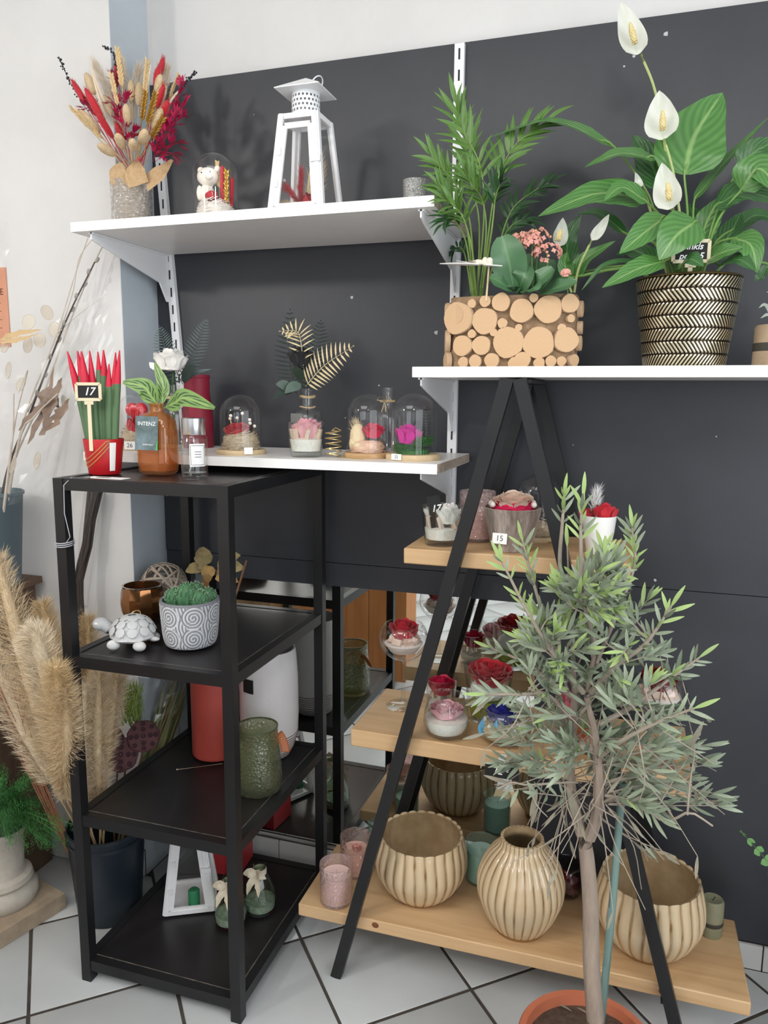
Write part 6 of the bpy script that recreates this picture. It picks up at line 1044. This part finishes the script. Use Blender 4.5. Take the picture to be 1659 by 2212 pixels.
bare = [([(0.919, -0.610, 0.761), (0.894, -0.630, 0.767), (0.824, -0.660, 0.765), (0.795, -0.670, 0.770), (0.770, -0.680, 0.757)], .0028), ([(0.950, -0.620, 0.748), (0.992, -0.640, 0.757), (1.033, -0.660, 0.757), (1.073, -0.670, 0.743), (1.109, -0.680, 0.773), (1.147, -0.690, 0.760)], .0042), ([(1.106, -0.680, 0.768), (1.106, -0.680, 0.821), (1.110, -0.680, 0.890), (1.104, -0.680, 0.923)], .002), ([(0.824, -0.660, 0.765), (0.844, -0.670, 0.732), (0.865, -0.680, 0.718)], .0018), ([(0.890, -0.630, 0.766), (0.897, -0.640, 0.726), (0.921, -0.640, 0.673)], .0018), ([(0.950, -0.620, 0.748), (0.939, -0.640, 0.735), (0.938, -0.640, 0.710)], .002), ([(0.939, -0.640, 0.738), (0.969, -0.660, 0.736), (0.990, -0.660, 0.726)], .0018), ([(1.053, -0.660, 0.752), (1.091, -0.660, 0.843), (1.118, -0.660, 0.899)], .0014)]
for path, r in bare: MB().tube(bez(path, 14), [r*(1-.6*i/13) for i in range(14)], 6).build('bare_twig', twig_m, ot, world=True)
olv = [pm('olive_leaf_a', '#7c8772', .5, col2='#6c7863', vscale=30), pm('olive_leaf_b', '#99a38f', .5, col2='#7d8a70', vscale=30), pm('olive_leaf_young', '#9db373', .5, col2='#8ca565', vscale=30), pm('olive_leaf_dry', '#8b8574', .6, col2='#777161', vscale=30)]
lmes = []
for i, m_ in enumerate(olv):
    b = MB(); b.blade([(0, 0, 0), (0, .5, .03), (0, 1, -.04)], .175, (0, 0, 1), 7, .2, lambda t: math.sin(PI*min(1, .05+t*.92))**.8, cols=2); t_ = b.build('leaf', m_, ot); lmes.append(t_.data); bpy.data.objects.remove(t_)
random.seed(21); leaves = []; O3 = Vector(OT)
mainP = [bez(p, 30)[6:] for p, _, _ in mains]
# silhouette of the crown on the picture side: half widths by height (m)
def crown(z):     # z -> (xmin, xmax)
    T = ((.50, .90, 1.06), (.58, .80, 1.16), (.66, .76, 1.18), (.74, .74, 1.17), (.82, .75, 1.16), (.90, .75, 1.12), (.98, .78, 1.08), (1.04, .80, 1.05), (1.10, .86, 1.00), (1.16, .90, .97), (1.19, .91, .95))
    for (z0, a0, b0), (z1, a1, b1) in zip(T, T[1:]):
        if z0 <= z <= z1: f = (z-z0)/(z1-z0); return a0+(a1-a0)*f, b0+(b1-b0)*f
    return T[-1][1:]
twc = 0
for k in range(190):
    z = .52+.67*(random.random()**.80); xa, xb = crown(z); tx = rnd(xa, xb); cxm = (xa+xb)/2; hw = max(.03, (xb-xa)/2); ty = -.60+rnd(-1, 1)*.15*math.sqrt(max(.05, 1-((tx-cxm)/hw)**2)); T_ = Vector((tx, ty, z))
    best = None
    for P in mainP:
        for p in P:
            if p.z < z-.02: 
                q = (p-T_).length+.25*abs(p.z-(z-.14))
                if best is None or q < best[0]: best = (q, p)
    if not best: continue
    p0 = best[1]; d0 = T_-p0
    if d0.length > .26: T_ = p0+d0*(.26/d0.length)
    if d0.length < .05: T_ = p0+d0.normalized()*.07
    P = bez([p0, p0.lerp(T_, .5)+Vector((rnd(-.015, .015), rnd(-.015, .015), rnd(-.01, .02))), T_], 11); b = MB(); b.tube(P, [.0017-.0009*i/10 for i in range(11)], 5); b.build('twig', twig_m, ot, world=True); twc += 1
    low = T_.z < .66; n = random.choice((1, 2, 3)) if low else random.choice((4, 5, 6)); top = T_.z > 1.0
    for j in range(n):
        i = 10-j*(1 if n > 4 else 2)
        if i < 3: break
        d_ = (P[i]-P[i-1]).normalized(); x, y = frame(d_); a = rnd(0, 6.28)
        for s in (-1, 1):
            o_ = (x*math.cos(a)+y*math.sin(a))*s; dr = (d_*(1.0 if j else 1.6)+o_*.75+Vector((0, 0, .12))).normalized(); mi = 3 if low else (2 if (top and j < 2 and random.random() < .55) or random.random() < .04 else (1 if random.random() < .45 else 0)); L = rnd(.030, .050)*(.85 if low else 1)
            leaves.append((P[i]-O3, dr, Vector((rnd(-.5, .5), -1, rnd(-.2, .9))), L, mi))
        if j == 0: leaves.append((P[10]-O3, d_, Vector((rnd(-.5, .5), -1, .4)), rnd(.03, .045), 2 if top else 1))
for P in [bez(p, 22) for p, _, _ in mains]:
    for i in range(13, 22):
        if random.random() < .3: continue
        d_ = (P[i]-P[i-1]).normalized(); x, y = frame(d_); a = rnd(0, 6.28)
        for s in (-1, 1): leaves.append((P[i]-O3, (d_*.9+(x*math.cos(a)+y*math.sin(a))*s*.8).normalized(), Vector((rnd(-.5, .5), -1, rnd(-.1, .8))), rnd(.026, .048), 2 if P[i].z > 1.08 and random.random() < .7 else random.choice((0, 1, 1))))
    leaves.append((P[-1]-O3, P[-1]-P[-2], Vector((rnd(-.4, .4), -1, .3)), .045, 2))
for k in range(70):
    z = rnd(.56, .90); xa, xb = crown(z); T_ = Vector((rnd(xa-.02, xb+.02), -.60+rnd(-.15, .15), z)); P0 = random.choice(sorted((p for P in mainP for p in P), key=lambda p: abs((p-T_).length-.13))[:12]); T_ = P0+(T_-P0)*min(1, .22/max(.01, (T_-P0).length))
    P = bez([P0, P0.lerp(T_, .5)+Vector((rnd(-.02, .02), rnd(-.02, .02), rnd(-.025, .01))), T_], 8); MB().tube(P, [.0015-.0008*i/7 for i in range(8)], 5).build('bare_twig', twig_m, ot, world=True)
    for j in range(random.choice((0, 1, 1, 2))):
        i = random.choice((4, 5, 6, 7)); leaves.append((P[i]-O3, (P[i]-P[i-1]).normalized()+Vector((rnd(-.7, .7), rnd(-.7, .7), rnd(-.8, .3))), Vector((rnd(-.5, .5), -1, .2)), rnd(.03, .045), random.choice((1, 3, 3))))
for (u, t_) in (((0.842, -0.665, 0.762), (0.831, -0.660, 0.700)), ((0.895, -0.630, 0.758), (0.927, -0.630, 0.669)), ((1.025, -0.655, 0.762), (1.035, -0.650, 0.729)), ((1.041, -0.655, 0.760), (1.055, -0.650, 0.733)), ((1.056, -0.655, 0.781), (1.042, -0.650, 0.739)), ((0.790, -0.670, 0.769), (0.743, -0.680, 0.780)), ((1.098, -0.680, 0.888), (1.121, -0.680, 0.943)), ((0.755, -0.700, 0.952), (0.710, -0.710, 0.927)), ((0.755, -0.700, 0.952), (0.726, -0.720, 0.915)), ((0.903, -0.600, 0.801), (0.885, -0.620, 0.760))):
    u, t_ = Vector(u), Vector(t_); leaves.append((u-O3, t_-u, Vector((.2, -1, .1)), (t_-u).length, 3))
leaves.sort(key=lambda q: q[0].y+rnd(-.12, .12)); rest = MB(); restm = []
for k, (p, dr, n_, L, mi) in enumerate(leaves):
    M = basis(p, dr, n_, L, L*.95)
    if k < 300: inst(lmes[mi], 'leaf', ot, M)
    else:
        vs = [M @ v.co for v in lmes[mi].vertices]; rest.add(vs, [tuple(f.vertices) for f in lmes[mi].polygons], mi)
if rest.v: rest.build('leaf_mass', olv, ot, kind='stuff')
MB().tube([(0.980, -0.600, 0.242), (0.989, -0.585, 0.496), (0.995, -0.580, 0.759)], .0075, 12).build('support_stake', pm('green_plastic_stake', '#6d857f', .45), ot, world=True)
for k in range(12): a = rnd(0, 6.28); r = rnd(.03, .10); inst(lmes[3], 'fallen_leaf', ot, basis((r*math.cos(a), r*math.sin(a), .198), (rnd(-1, 1), rnd(-1, 1), .1), (0, 0, 1), .03, .03))

# ================================================================ LEFT CORNER
# black bucket with pampas and wrapped dried flowers
BK = (-0.405, -0.345, 0.0); o = thing('flower_bucket', 'black plastic bucket standing beside the rack', 'bucket', BK); bm = pm('black_blue_plastic', '#1c252e', .35, col2='#202b35', vscale=4)
MB().lathe([(0, .0005), (.084, .0005), (.088, .004), (.108, .262), (.112, .264), (.112, .272), (.105, .272), (.084, .012), (0, .012)], 48).build('body', bm, o, angle=50); MB().lathe([(.106, .235), (.110, .237), (.110, .245), (.1065, .247)], 48).build('ring', bm, o)
# pampas bunch (stands in the bucket, leans against the rack)
pmp = thing('pampas_bunch', 'bunch of fluffy beige pampas plumes in the black bucket', 'dried plant', (-0.425, -0.355, .014)); pmm = [pm('pampas_a', '#e2cfb0', .95, col2='#d2b993', vscale=18), pm('pampas_b', '#ecdfc8', .95, col2='#dfccad', vscale=18), pm('pampas_c', '#d8c098', .95, col2='#c8ab7e', vscale=18)]
for i, (path, r, nf) in enumerate((([(-0.443, -0.500, 0.535), (-0.462, -0.540, 0.791), (-0.530, -0.550, 1.090)], .060, 3000), ([(-0.418, -0.500, 0.474), (-0.351, -0.580, 0.734), (-0.352, -0.620, 0.902), (-0.368, -0.630, 0.926)], .055, 2800), ([(-0.392, -0.520, 0.489), (-0.291, -0.620, 0.712), (-0.265, -0.660, 0.868)], .050, 2600), ([(-0.405, -0.500, 0.437), (-0.289, -0.610, 0.660), (-0.256, -0.645, 0.807)], .040, 2000), ([(-0.485, -0.460, 0.442), (-0.595, -0.460, 0.640), (-0.661, -0.460, 0.804)], .055, 2400), ([(-0.455, -0.420, 0.482), (-0.486, -0.400, 0.738), (-0.534, -0.400, 0.930)], .050, 2400), ([(-0.362, -0.420, 0.375), (-0.342, -0.440, 0.576), (-0.323, -0.440, 0.772)], .042, 2200), ([(-0.384, -0.440, 0.375), (-0.375, -0.460, 0.554), (-0.352, -0.460, 0.738)], .040, 2000), ([(-0.441, -0.340, 0.516), (-0.436, -0.340, 0.723), (-0.433, -0.340, 0.884)], .035, 1500), ([(-0.371, -0.360, 0.508), (-0.339, -0.370, 0.653), (-0.319, -0.370, 0.748)], .030, 1300))):
    P = bez(path, 12); hd = MB(); plume(hd, path, r*1.08, int(nf*2.2), .030, w=.0008, up=.50); hd.tube(P, [r*.30*math.sin(PI*(.1+.8*k/11)) for k in range(12)], 10); pl_ = hd.build('plume', pmm[i % 3], pmp, world=True, kind='stuff')
    MB().tube(bez([(-0.425+rnd(-.04, .04), -.355+rnd(-.04, .04), .02), (P[0].x*.5-.425*.5, P[0].y*.5-.355*.5, P[0].z*.5+.06), P[0]], 8), .0028, 6).build('stalk', pm('straw', '#cbb086'), pl_, world=True)
for k in range(22):
    MB().tube(bez([(-.45, -.37, .05), Vector((-0.555, -0.450, 0.466))+Vector((rnd(-.03, .03), 0, 0)), Vector((-0.614, -0.470, 0.681))+Vector((rnd(-.06, .07), rnd(-.03, .03), rnd(-.06, .06)))], 8), .0016, 5).build('dry_twig', pm('rust_twig', '#a8755a', .8, col2='#8f5f48', vscale=20), pmp, world=True)
# dried flower bunch with lotus pods, in cellophane
db = thing('dried_flower_bunch', 'cellophane-wrapped dried bunch with lotus pods and green grass', 'dried plant', (-0.415, -0.300, .014)); lot = pm('lotus_pod', '#5d3a3d', .8, col2='#4a2d31', vscale=30, bump=.4); hole = pm('lotus_hole', '#38232a', .9)
for c_, r, nn in (((-0.353, -0.330, 0.483), .048, (.35, -.85, .45)), ((-0.306, -0.290, 0.528), .045, (.5, -.7, .55)), ((-0.425, -0.280, 0.491), .042, (.1, -.9, .4))):
    cv = Vector(c_); nv = Vector(nn).normalized(); x, y = frame(nv); R3 = Matrix((x, y, nv)).transposed(); b = MB(); b.lathe([(.006, -r*1.25), (r*.35, -r*.9), (r*.8, -r*.35), (r, 0), (r*.94, r*.08), (0, r*.12)], 24, fn=lambda R, z, t, i: R*(1+.03*math.sin(7*t))); b.v = [tuple(cv+R3 @ Vector(v)) for v in b.v]; lo = b.build('lotus_pod', lot, db, world=True)
    for k in range(13):
        rr_ = 0 if k == 0 else (r*.42 if k < 5 else r*.76); a = k*2*PI/4 if k < 5 else k*2*PI/8; b = MB(); b.lathe([(0, 0), (r*.15, 0), (r*.14, r*.05), (r*.09, r*.02), (0, r*.01)], 10); b.v = [tuple(cv+R3 @ (Vector(v)+Vector((rr_*math.cos(a), rr_*math.sin(a), r*.10)))) for v in b.v]; b.build('seed_hole', hole, lo, world=True)
    MB().tube(bez([(-.415, -.30, .03), (cv.x*.6-.166, cv.y*.6-.12, cv.z*.5), cv-nv*r*1.2], 8), .003, 6).build('stalk', pm('brown_stem', '#6d4a33'), lo, world=True)
for k in range(46):
    bs = Vector((-.40+rnd(-.03, .03), -.28+rnd(-.03, .03), .15)); tp = Vector((-0.323, -0.085, 0.580))+Vector((rnd(-.055, .02), rnd(-.02, .04), rnd(-.05, .05))); md = bs.lerp(tp, .5)+Vector((rnd(-.01, .01), 0, rnd(-.03, 0)))
    MB().blade([bs, md, tp], rnd(.010, .02), (rnd(-.3, .3), -1, .3), 8, .3, cols=2).build('grass_blade', random.choice((pm('dry_grass_green', '#6f7a45', .7, col2='#59643a', vscale=20), pm('dry_grass_olive', '#82825a', .7), pm('dry_grass_brown', '#7d6a4a', .7))), db, world=True)
gb = MB(); gs = Vector((-0.370, -0.250, 0.601)); gb.fibers(500, lambda: (gs+Vector((rnd(-.03, .03), rnd(-.02, .02), rnd(-.07, .04))), Vector((rnd(-.3, .3), rnd(-.3, .1), 1))), .04, .0022); gb.build('green_tuft', pm('lime_grass', '#8fa34a', .7, col2='#728a38', vscale=20), db, world=True, kind='stuff')
cello = glass('cellophane', '#ffffff', 1.1, .10, .0)
def crumple(b, quad, nu, nv, amp, seed):
    A, B, C_, D = [Vector(q) for q in quad]; random.seed(seed); G = []
    nrm = (B-A).cross(D-A).normalized()
    for i in range(nu+1):
        for j in range(nv+1):
            u, v = i/nu, j/nv; p = A.lerp(B, u).lerp(D.lerp(C_, u), v); w_ = .45*math.sin(u*9+seed)*math.sin(v*6+seed*2)+rnd(-.5, .5)
            G.append(p+nrm*w_*amp+Vector((rnd(-1, 1), rnd(-1, 1), rnd(-1, 1)))*amp*.25)
    b.add(G, [(i*(nv+1)+j, (i+1)*(nv+1)+j, (i+1)*(nv+1)+j+1, i*(nv+1)+j+1) for i in range(nu) for j in range(nv)]); return b
b = MB(); crumple(b, ((-0.466, -0.270, 0.334), (-0.347, -0.160, 0.375), (-0.297, -0.070, 0.630), (-0.426, -0.200, 0.689)), 12, 14, .006, 5); b.build('cellophane_wrap', cello, db, world=True, smooth=False)
random.seed(99)
# stone column with asparagus fern
CO = (-0.690, -0.455, 0.0); o = thing('stone_column', 'weathered white stone column on a square slab', 'column', CO); cs = pm('weathered_stone', '#c3bdb2', .85, col2='#a49c90', vscale=9, bump=.5, bscale=40)
MB().box((0, 0, .0235), (.27, .22, .046), -.25).build('slab', pm('sandy_stone', '#ad9c86', .9, col2='#8f7f6c', vscale=14, bump=.4), o, smooth=False); MB().lathe([(0, .0472), (.092, .0472), (.098, .06), (.096, .082), (.084, .094), (.080, .10), (.086, .110), (.082, .124), (.068, .132), (.064, .15), (.066, .24), (.074, .255), (.076, .27), (0, .27)], 40).build('shaft', cs, o, angle=40)
af_ = thing('asparagus_fern', 'bushy bright green asparagus fern standing on the stone column', 'plant', (-.672, -.455, .2705)); MB().lathe([(0, .0), (.055, .0), (.07, .05), (.066, .05), (0, .04)], 24).build('pot', pm('dark_green_plastic', '#1f3a2a', .5), af_)
fgm = [pm('fern_green_a', '#357034', .7, col2='#2a5f2b', vscale=30), pm('fern_green_b', '#4a8644', .7, col2='#3d7639', vscale=30)]
for k in range(84):
    a = rnd(0, 6.28); el = rnd(-.5, 1.3); R = rnd(.09, .175); tip = Vector((.035+R*math.cos(a)*math.cos(el)*1.25, -.02+R*math.sin(a)*math.cos(el)*.85, .06+R*math.sin(el)*.85)); P = bez([(0, 0, .045), tip*.5+Vector((0, 0, .04)), tip], 9); b = MB(); b.tube(P, .0009, 4)
    for i in range(2, 9):
        for _ in range(60):
            dr = Vector((rnd(-1, 1), rnd(-1, 1), rnd(-.6, 1))).normalized(); q = P[i]+Vector((rnd(-1, 1), rnd(-1, 1), rnd(-1, 1)))*.014; b.add([q, q+Vector((.0014, 0, .0006)), q+dr*rnd(.006, .013)], [(0, 1, 2)])
    b.build('fern_spray', fgm[k % 2], af_)
# plinth with zinc bucket, willow branches, lunaria
pn = thing('wooden_plinth', 'tall brown wooden plinth behind the pampas', 'plinth', (-0.83, -0.30, 0)); MB().box((0, 0, .46), (.18, .20, .92)).build('body', pm('brown_board', '#6a5444', .7, col2='#574436', vscale=6, stretch=(6, 6, 1)), pn, smooth=False); MB().box((0, 0, .93), (.22, .22, .02)).build('top', pm('brown_board', '#6a5444'), pn, smooth=False)
bu = thing('zinc_bucket', 'blue-grey flower bucket on the plinth', 'bucket', (-0.775, -0.32, .9405)); MB().lathe([(0, .0005), (.07, .0005), (.073, .004), (.092, .270), (.095, .273), (.091, .274), (.07, .01), (0, .01)], 40).build('body', pm('blue_grey_enamel', '#64757d', .5, col2='#586a73', vscale=5), bu, angle=50); MB().lathe([(.0925, .262), (.096, .264), (.096, .272), (.092, .274)], 40).build('rim', pm('blue_grey_enamel', '#64757d'), bu)
wi = thing('branch_bouquet', 'bouquet of pussy willow, pale twisted twigs and honesty discs', 'dried plant', (-0.775, -0.32, .952)); darkb = pm('willow_bark', '#4d4440', .7); palb = pm('whitewashed_twig', '#cfc6ba', .8, col2='#b8aea1', vscale=20); catk = pm('catkin', '#aaa49c', .9, bump=.4, bscale=300)
P = bez([(-.775, -.32, .96), (-0.731, -0.300, 1.242), (-0.644, -0.270, 1.453), (-0.542, -0.240, 1.684), (-0.448, -0.220, 1.849)], 40); MB().tube(P, [.0042-.0025*i/39 for i in range(40)], 7).build('willow_branch', darkb, wi, world=True)
for i in range(17, 40, 2):
    d_ = (P[i]-P[i-1]).normalized(); x, y = frame(d_); s = 1 if i % 4 == 1 else -1; dr = (d_+x*s*.5).normalized(); X, Y = frame(dr); MB().ell(P[i]+dr*.008+x*s*.004, (.0048, .0048, .0095), 9, 7, R=Matrix((X, Y, dr)).transposed()).build('catkin', catk, wi, world=True)
for path, r in (([(-.78, -.32, .96), (-0.723, -0.290, 1.255), (-0.618, -0.260, 1.479), (-0.535, -0.230, 1.684), (-0.439, -0.210, 1.876), (-0.383, -0.200, 1.941)], .0035), ([(-.77, -.33, .96), (-0.684, -0.310, 1.298), (-0.641, -0.290, 1.454), (-0.559, -0.260, 1.645), (-0.503, -0.240, 1.806), (-0.458, -0.220, 1.929)], .0028), ([(-.77, -.31, .96), (-0.711, -0.300, 1.283), (-0.665, -0.310, 1.428), (-0.624, -0.300, 1.555), (-0.633, -0.330, 1.492)], .003), ([(-.76, -.33, .96), (-0.635, -0.340, 1.353), (-0.564, -0.350, 1.431), (-0.483, -0.350, 1.493)], .004), ([(-0.652, -0.280, 1.440), (-0.606, -0.250, 1.557), (-0.522, -0.230, 1.759), (-0.500, -0.220, 1.858), (-0.459, -0.210, 1.913)], .002), ([(-0.559, -0.250, 1.658), (-0.510, -0.220, 1.710), (-0.430, -0.200, 1.766)], .0012), ([(-.76, -.33, .96), (-0.651, -0.360, 1.303), (-0.631, -0.360, 1.392), (-0.620, -0.360, 1.492)], .0048), ([(-0.401, -0.210, 1.874), (-0.396, -0.200, 2.014), (-0.385, -0.195, 2.109), (-0.419, -0.190, 2.230)], .0008)):
    MB().tube(bez(path, 20), [r*(1-.6*i/19) for i in range(20)], 6).build('pale_twig', palb, wi, world=True)
lun = glass('honesty_membrane', '#fbf8f2', 1.2, .3, op=.25, opcol='#e2dacd'); dryl = pm('crinkled_dry_leaf', '#9a8575', .8, col2='#7f6a5c', vscale=20)
for (u, v, y, r) in ((102, 675, -.25, .019), (118, 712, -.25, .020), (62, 695, -.27, .02), (60, 745, -.28, .022), (18, 800, -.32, .022), (80, 995, -.34, .022), (28, 1005, -.36, .020), (20, 820, -.33, .02), (45, 760, -.3, .018), (85, 735, -.27, .018), (140, 870, -.33, .02), (10, 745, -.33, .02)):
    pass
for c_, r in (((-0.591, -0.250, 1.715), .021), ((-0.569, -0.250, 1.668), .021), ((-0.638, -0.270, 1.689), .022), ((-0.637, -0.280, 1.626), .023), ((-0.672, -0.320, 1.555), .023), ((-0.575, -0.340, 1.310), .024), ((-0.639, -0.360, 1.297), .022), ((-0.651, -0.300, 1.518), .02), ((-0.605, -0.270, 1.639), .02), ((-0.480, -0.330, 1.468), .021), ((-0.669, -0.330, 1.623), .022)):
    cv = Vector(c_); nv = Vector((rnd(-.5, .5), -1, rnd(-.4, .4))).normalized(); x, y = frame(nv); b = MB(); k = 18; vs = [cv+(x*math.cos(2*PI*i/k)*r*.82+y*math.sin(2*PI*i/k)*r) for i in range(k)]+[cv-nv*.001+(x*math.cos(2*PI*i/k)*r*.82+y*math.sin(2*PI*i/k)*r) for i in range(k)]; b.add(vs, [tuple(range(k)), tuple(range(k, 2*k))[::-1]]+[(i, (i+1) % k, k+(i+1) % k, k+i) for i in range(k)]); lo = b.build('honesty_disc', lun, wi, world=True, smooth=False); MB().tube(vs[:k]+[vs[0]], .0006, 4).build('disc_rim', palb, lo, world=True)
for a_, m_, b_, w_ in (((-0.544, -0.340, 1.406), (-0.501, -0.340, 1.481), (-0.483, -0.330, 1.536), .035), ((-0.553, -0.350, 1.381), (-0.472, -0.360, 1.432), (-0.438, -0.360, 1.481), .035), ((-0.593, -0.350, 1.355), (-0.542, -0.330, 1.455), (-0.524, -0.310, 1.567), .022), ((-0.631, -0.340, 1.391), (-0.565, -0.340, 1.443), (-0.484, -0.350, 1.487), .02), ((-0.557, -0.330, 1.455), (-0.524, -0.330, 1.493), (-0.496, -0.330, 1.450), .04), ((-0.684, -0.330, 1.636), (-0.629, -0.320, 1.652), (-0.557, -0.310, 1.663), .018), ((-0.675, -0.340, 1.629), (-0.621, -0.330, 1.635), (-0.567, -0.320, 1.651), .014)):
    MB().blade([a_, m_, b_], w_, (0, -1, .3), 10, .5, wav=.5).build('dry_leaf', dryl if w_ > .019 else pm('straw', '#cbb086'), wi, world=True)
b = MB(); crumple(b, ((-0.671, -0.400, 1.179), (-0.501, -0.360, 1.233), (-0.453, -0.340, 1.517), (-0.638, -0.400, 1.552)), 10, 14, .010, 3); crumple(b, ((-0.843, -0.220, 1.822), (-0.746, -0.210, 1.852), (-0.752, -0.200, 1.975), (-0.848, -0.200, 1.994)), 8, 8, .006, 4); crumple(b, ((-0.544, -0.340, 1.305), (-0.401, -0.210, 1.608), (-0.436, -0.200, 1.797), (-0.614, -0.250, 1.659)), 10, 12, .008, 8); b.build('cellophane_wrap', cello, wi, world=True, smooth=False)
random.seed(5)
# wrapped dark stems leaning on the pier behind the rack, poster
ws = thing('wrapped_stems', 'dark stems in a clear sleeve leaning behind the rack', 'dried plant', (-0.330, -0.235, 0.0)); smd = pm('dark_stems', '#3d3430', .6, col2='#2a2422', vscale=30, stretch=(8, 8, 1))
ws.location = (-0.52, -0.215, 0.0005)
for k in range(20):
    MB().tube(bez([(-.52+rnd(-.012, .012), -.215+rnd(-.012, .012), .002), Vector((-0.547, -0.240, 0.831))+Vector((rnd(-.014, .014), 0, 0)), Vector((-0.523, -0.220, 1.052))+Vector((rnd(-.012, .012), rnd(-.01, .01), 0)), Vector((-0.496, -0.205, 1.228))+Vector((rnd(-.022, .022), rnd(-.01, .01), rnd(-.05, .03)))], 10), .0038, 6).build('stem', smd, ws, world=True)
b = MB(); b.tube(bez([(-0.559, -0.240, 0.823), (-0.534, -0.225, 0.969), (-0.518, -0.220, 1.093), (-0.496, -0.205, 1.222)], 10), [.03, .024, .02, .019, .02, .022, .023, .024, .026, .028], 12, cap=False); b.build('clear_sleeve', cello, ws, world=True)
po = thing('wall_poster', 'orange poster on the white wall at the left', 'poster', (-0.872, -0.172, 1.656)); pz = MB(); A, B_ = (-0.926, -0.172, 1.832), (-0.799, -0.172, 1.655); pz.box(((A[0]+B_[0])/2, -.1725, (A[2]+B_[2])/2), (B_[0]-A[0], .003, A[2]-B_[2]+.05)); pz.build('sheet', pm('orange_poster', '#d39a80', .7, col2='#c98c70', vscale=6), po, world=True, smooth=False)
tx = text(po, 'TABLE', .026, (0, 0, 0), FRONT, pm('poster_ink', '#6b4638', .8), 'lettering', ext=.0002); tx.location = Vector((-0.848, -0.175, 1.787))-Vector(po.location)
for k in range(4):
    MB().box(Vector((-0.861, -0.174, 1.756))-Vector(po.location)+Vector((0, 0, -.024*k)), (.075, .0006, .0016)).build('printed_line', pm('poster_ink', '#6b4638'), po, smooth=False)
# fern at the right, mostly out of the picture
rf = thing('floor_fern', 'potted green fern on the floor by the black board', 'plant', (1.62, -0.30, 0)); MB().lathe([(0, .0005), (.08, .0005), (.11, .20), (.115, .205), (.105, .205), (.07, .02), (0, .02)], 36).build('pot', terra, rf, angle=50); fgr = pm('floor_fern_green', '#6f9a5e', .6, col2='#5c8a4e', vscale=20)
fern(rf, [(1.60, -.30, .20), (1.50, -.30, .38), (1.40, -.30, .40), (1.255, -0.300, 0.542)], .045, fgr, (0, -.8, .6), 26, world=True, pw=.5)
for k in range(7): a = -.6+k*.5; fern(rf, [(1.62, -.30, .20), (1.62+.12*math.cos(a), -.30+.06*math.sin(a), .40), (1.62+.28*math.cos(a), -.30+.12*math.sin(a)-.06, .38)], .06, fgr, (0, -.6, .8), 18, world=True, pw=.5)
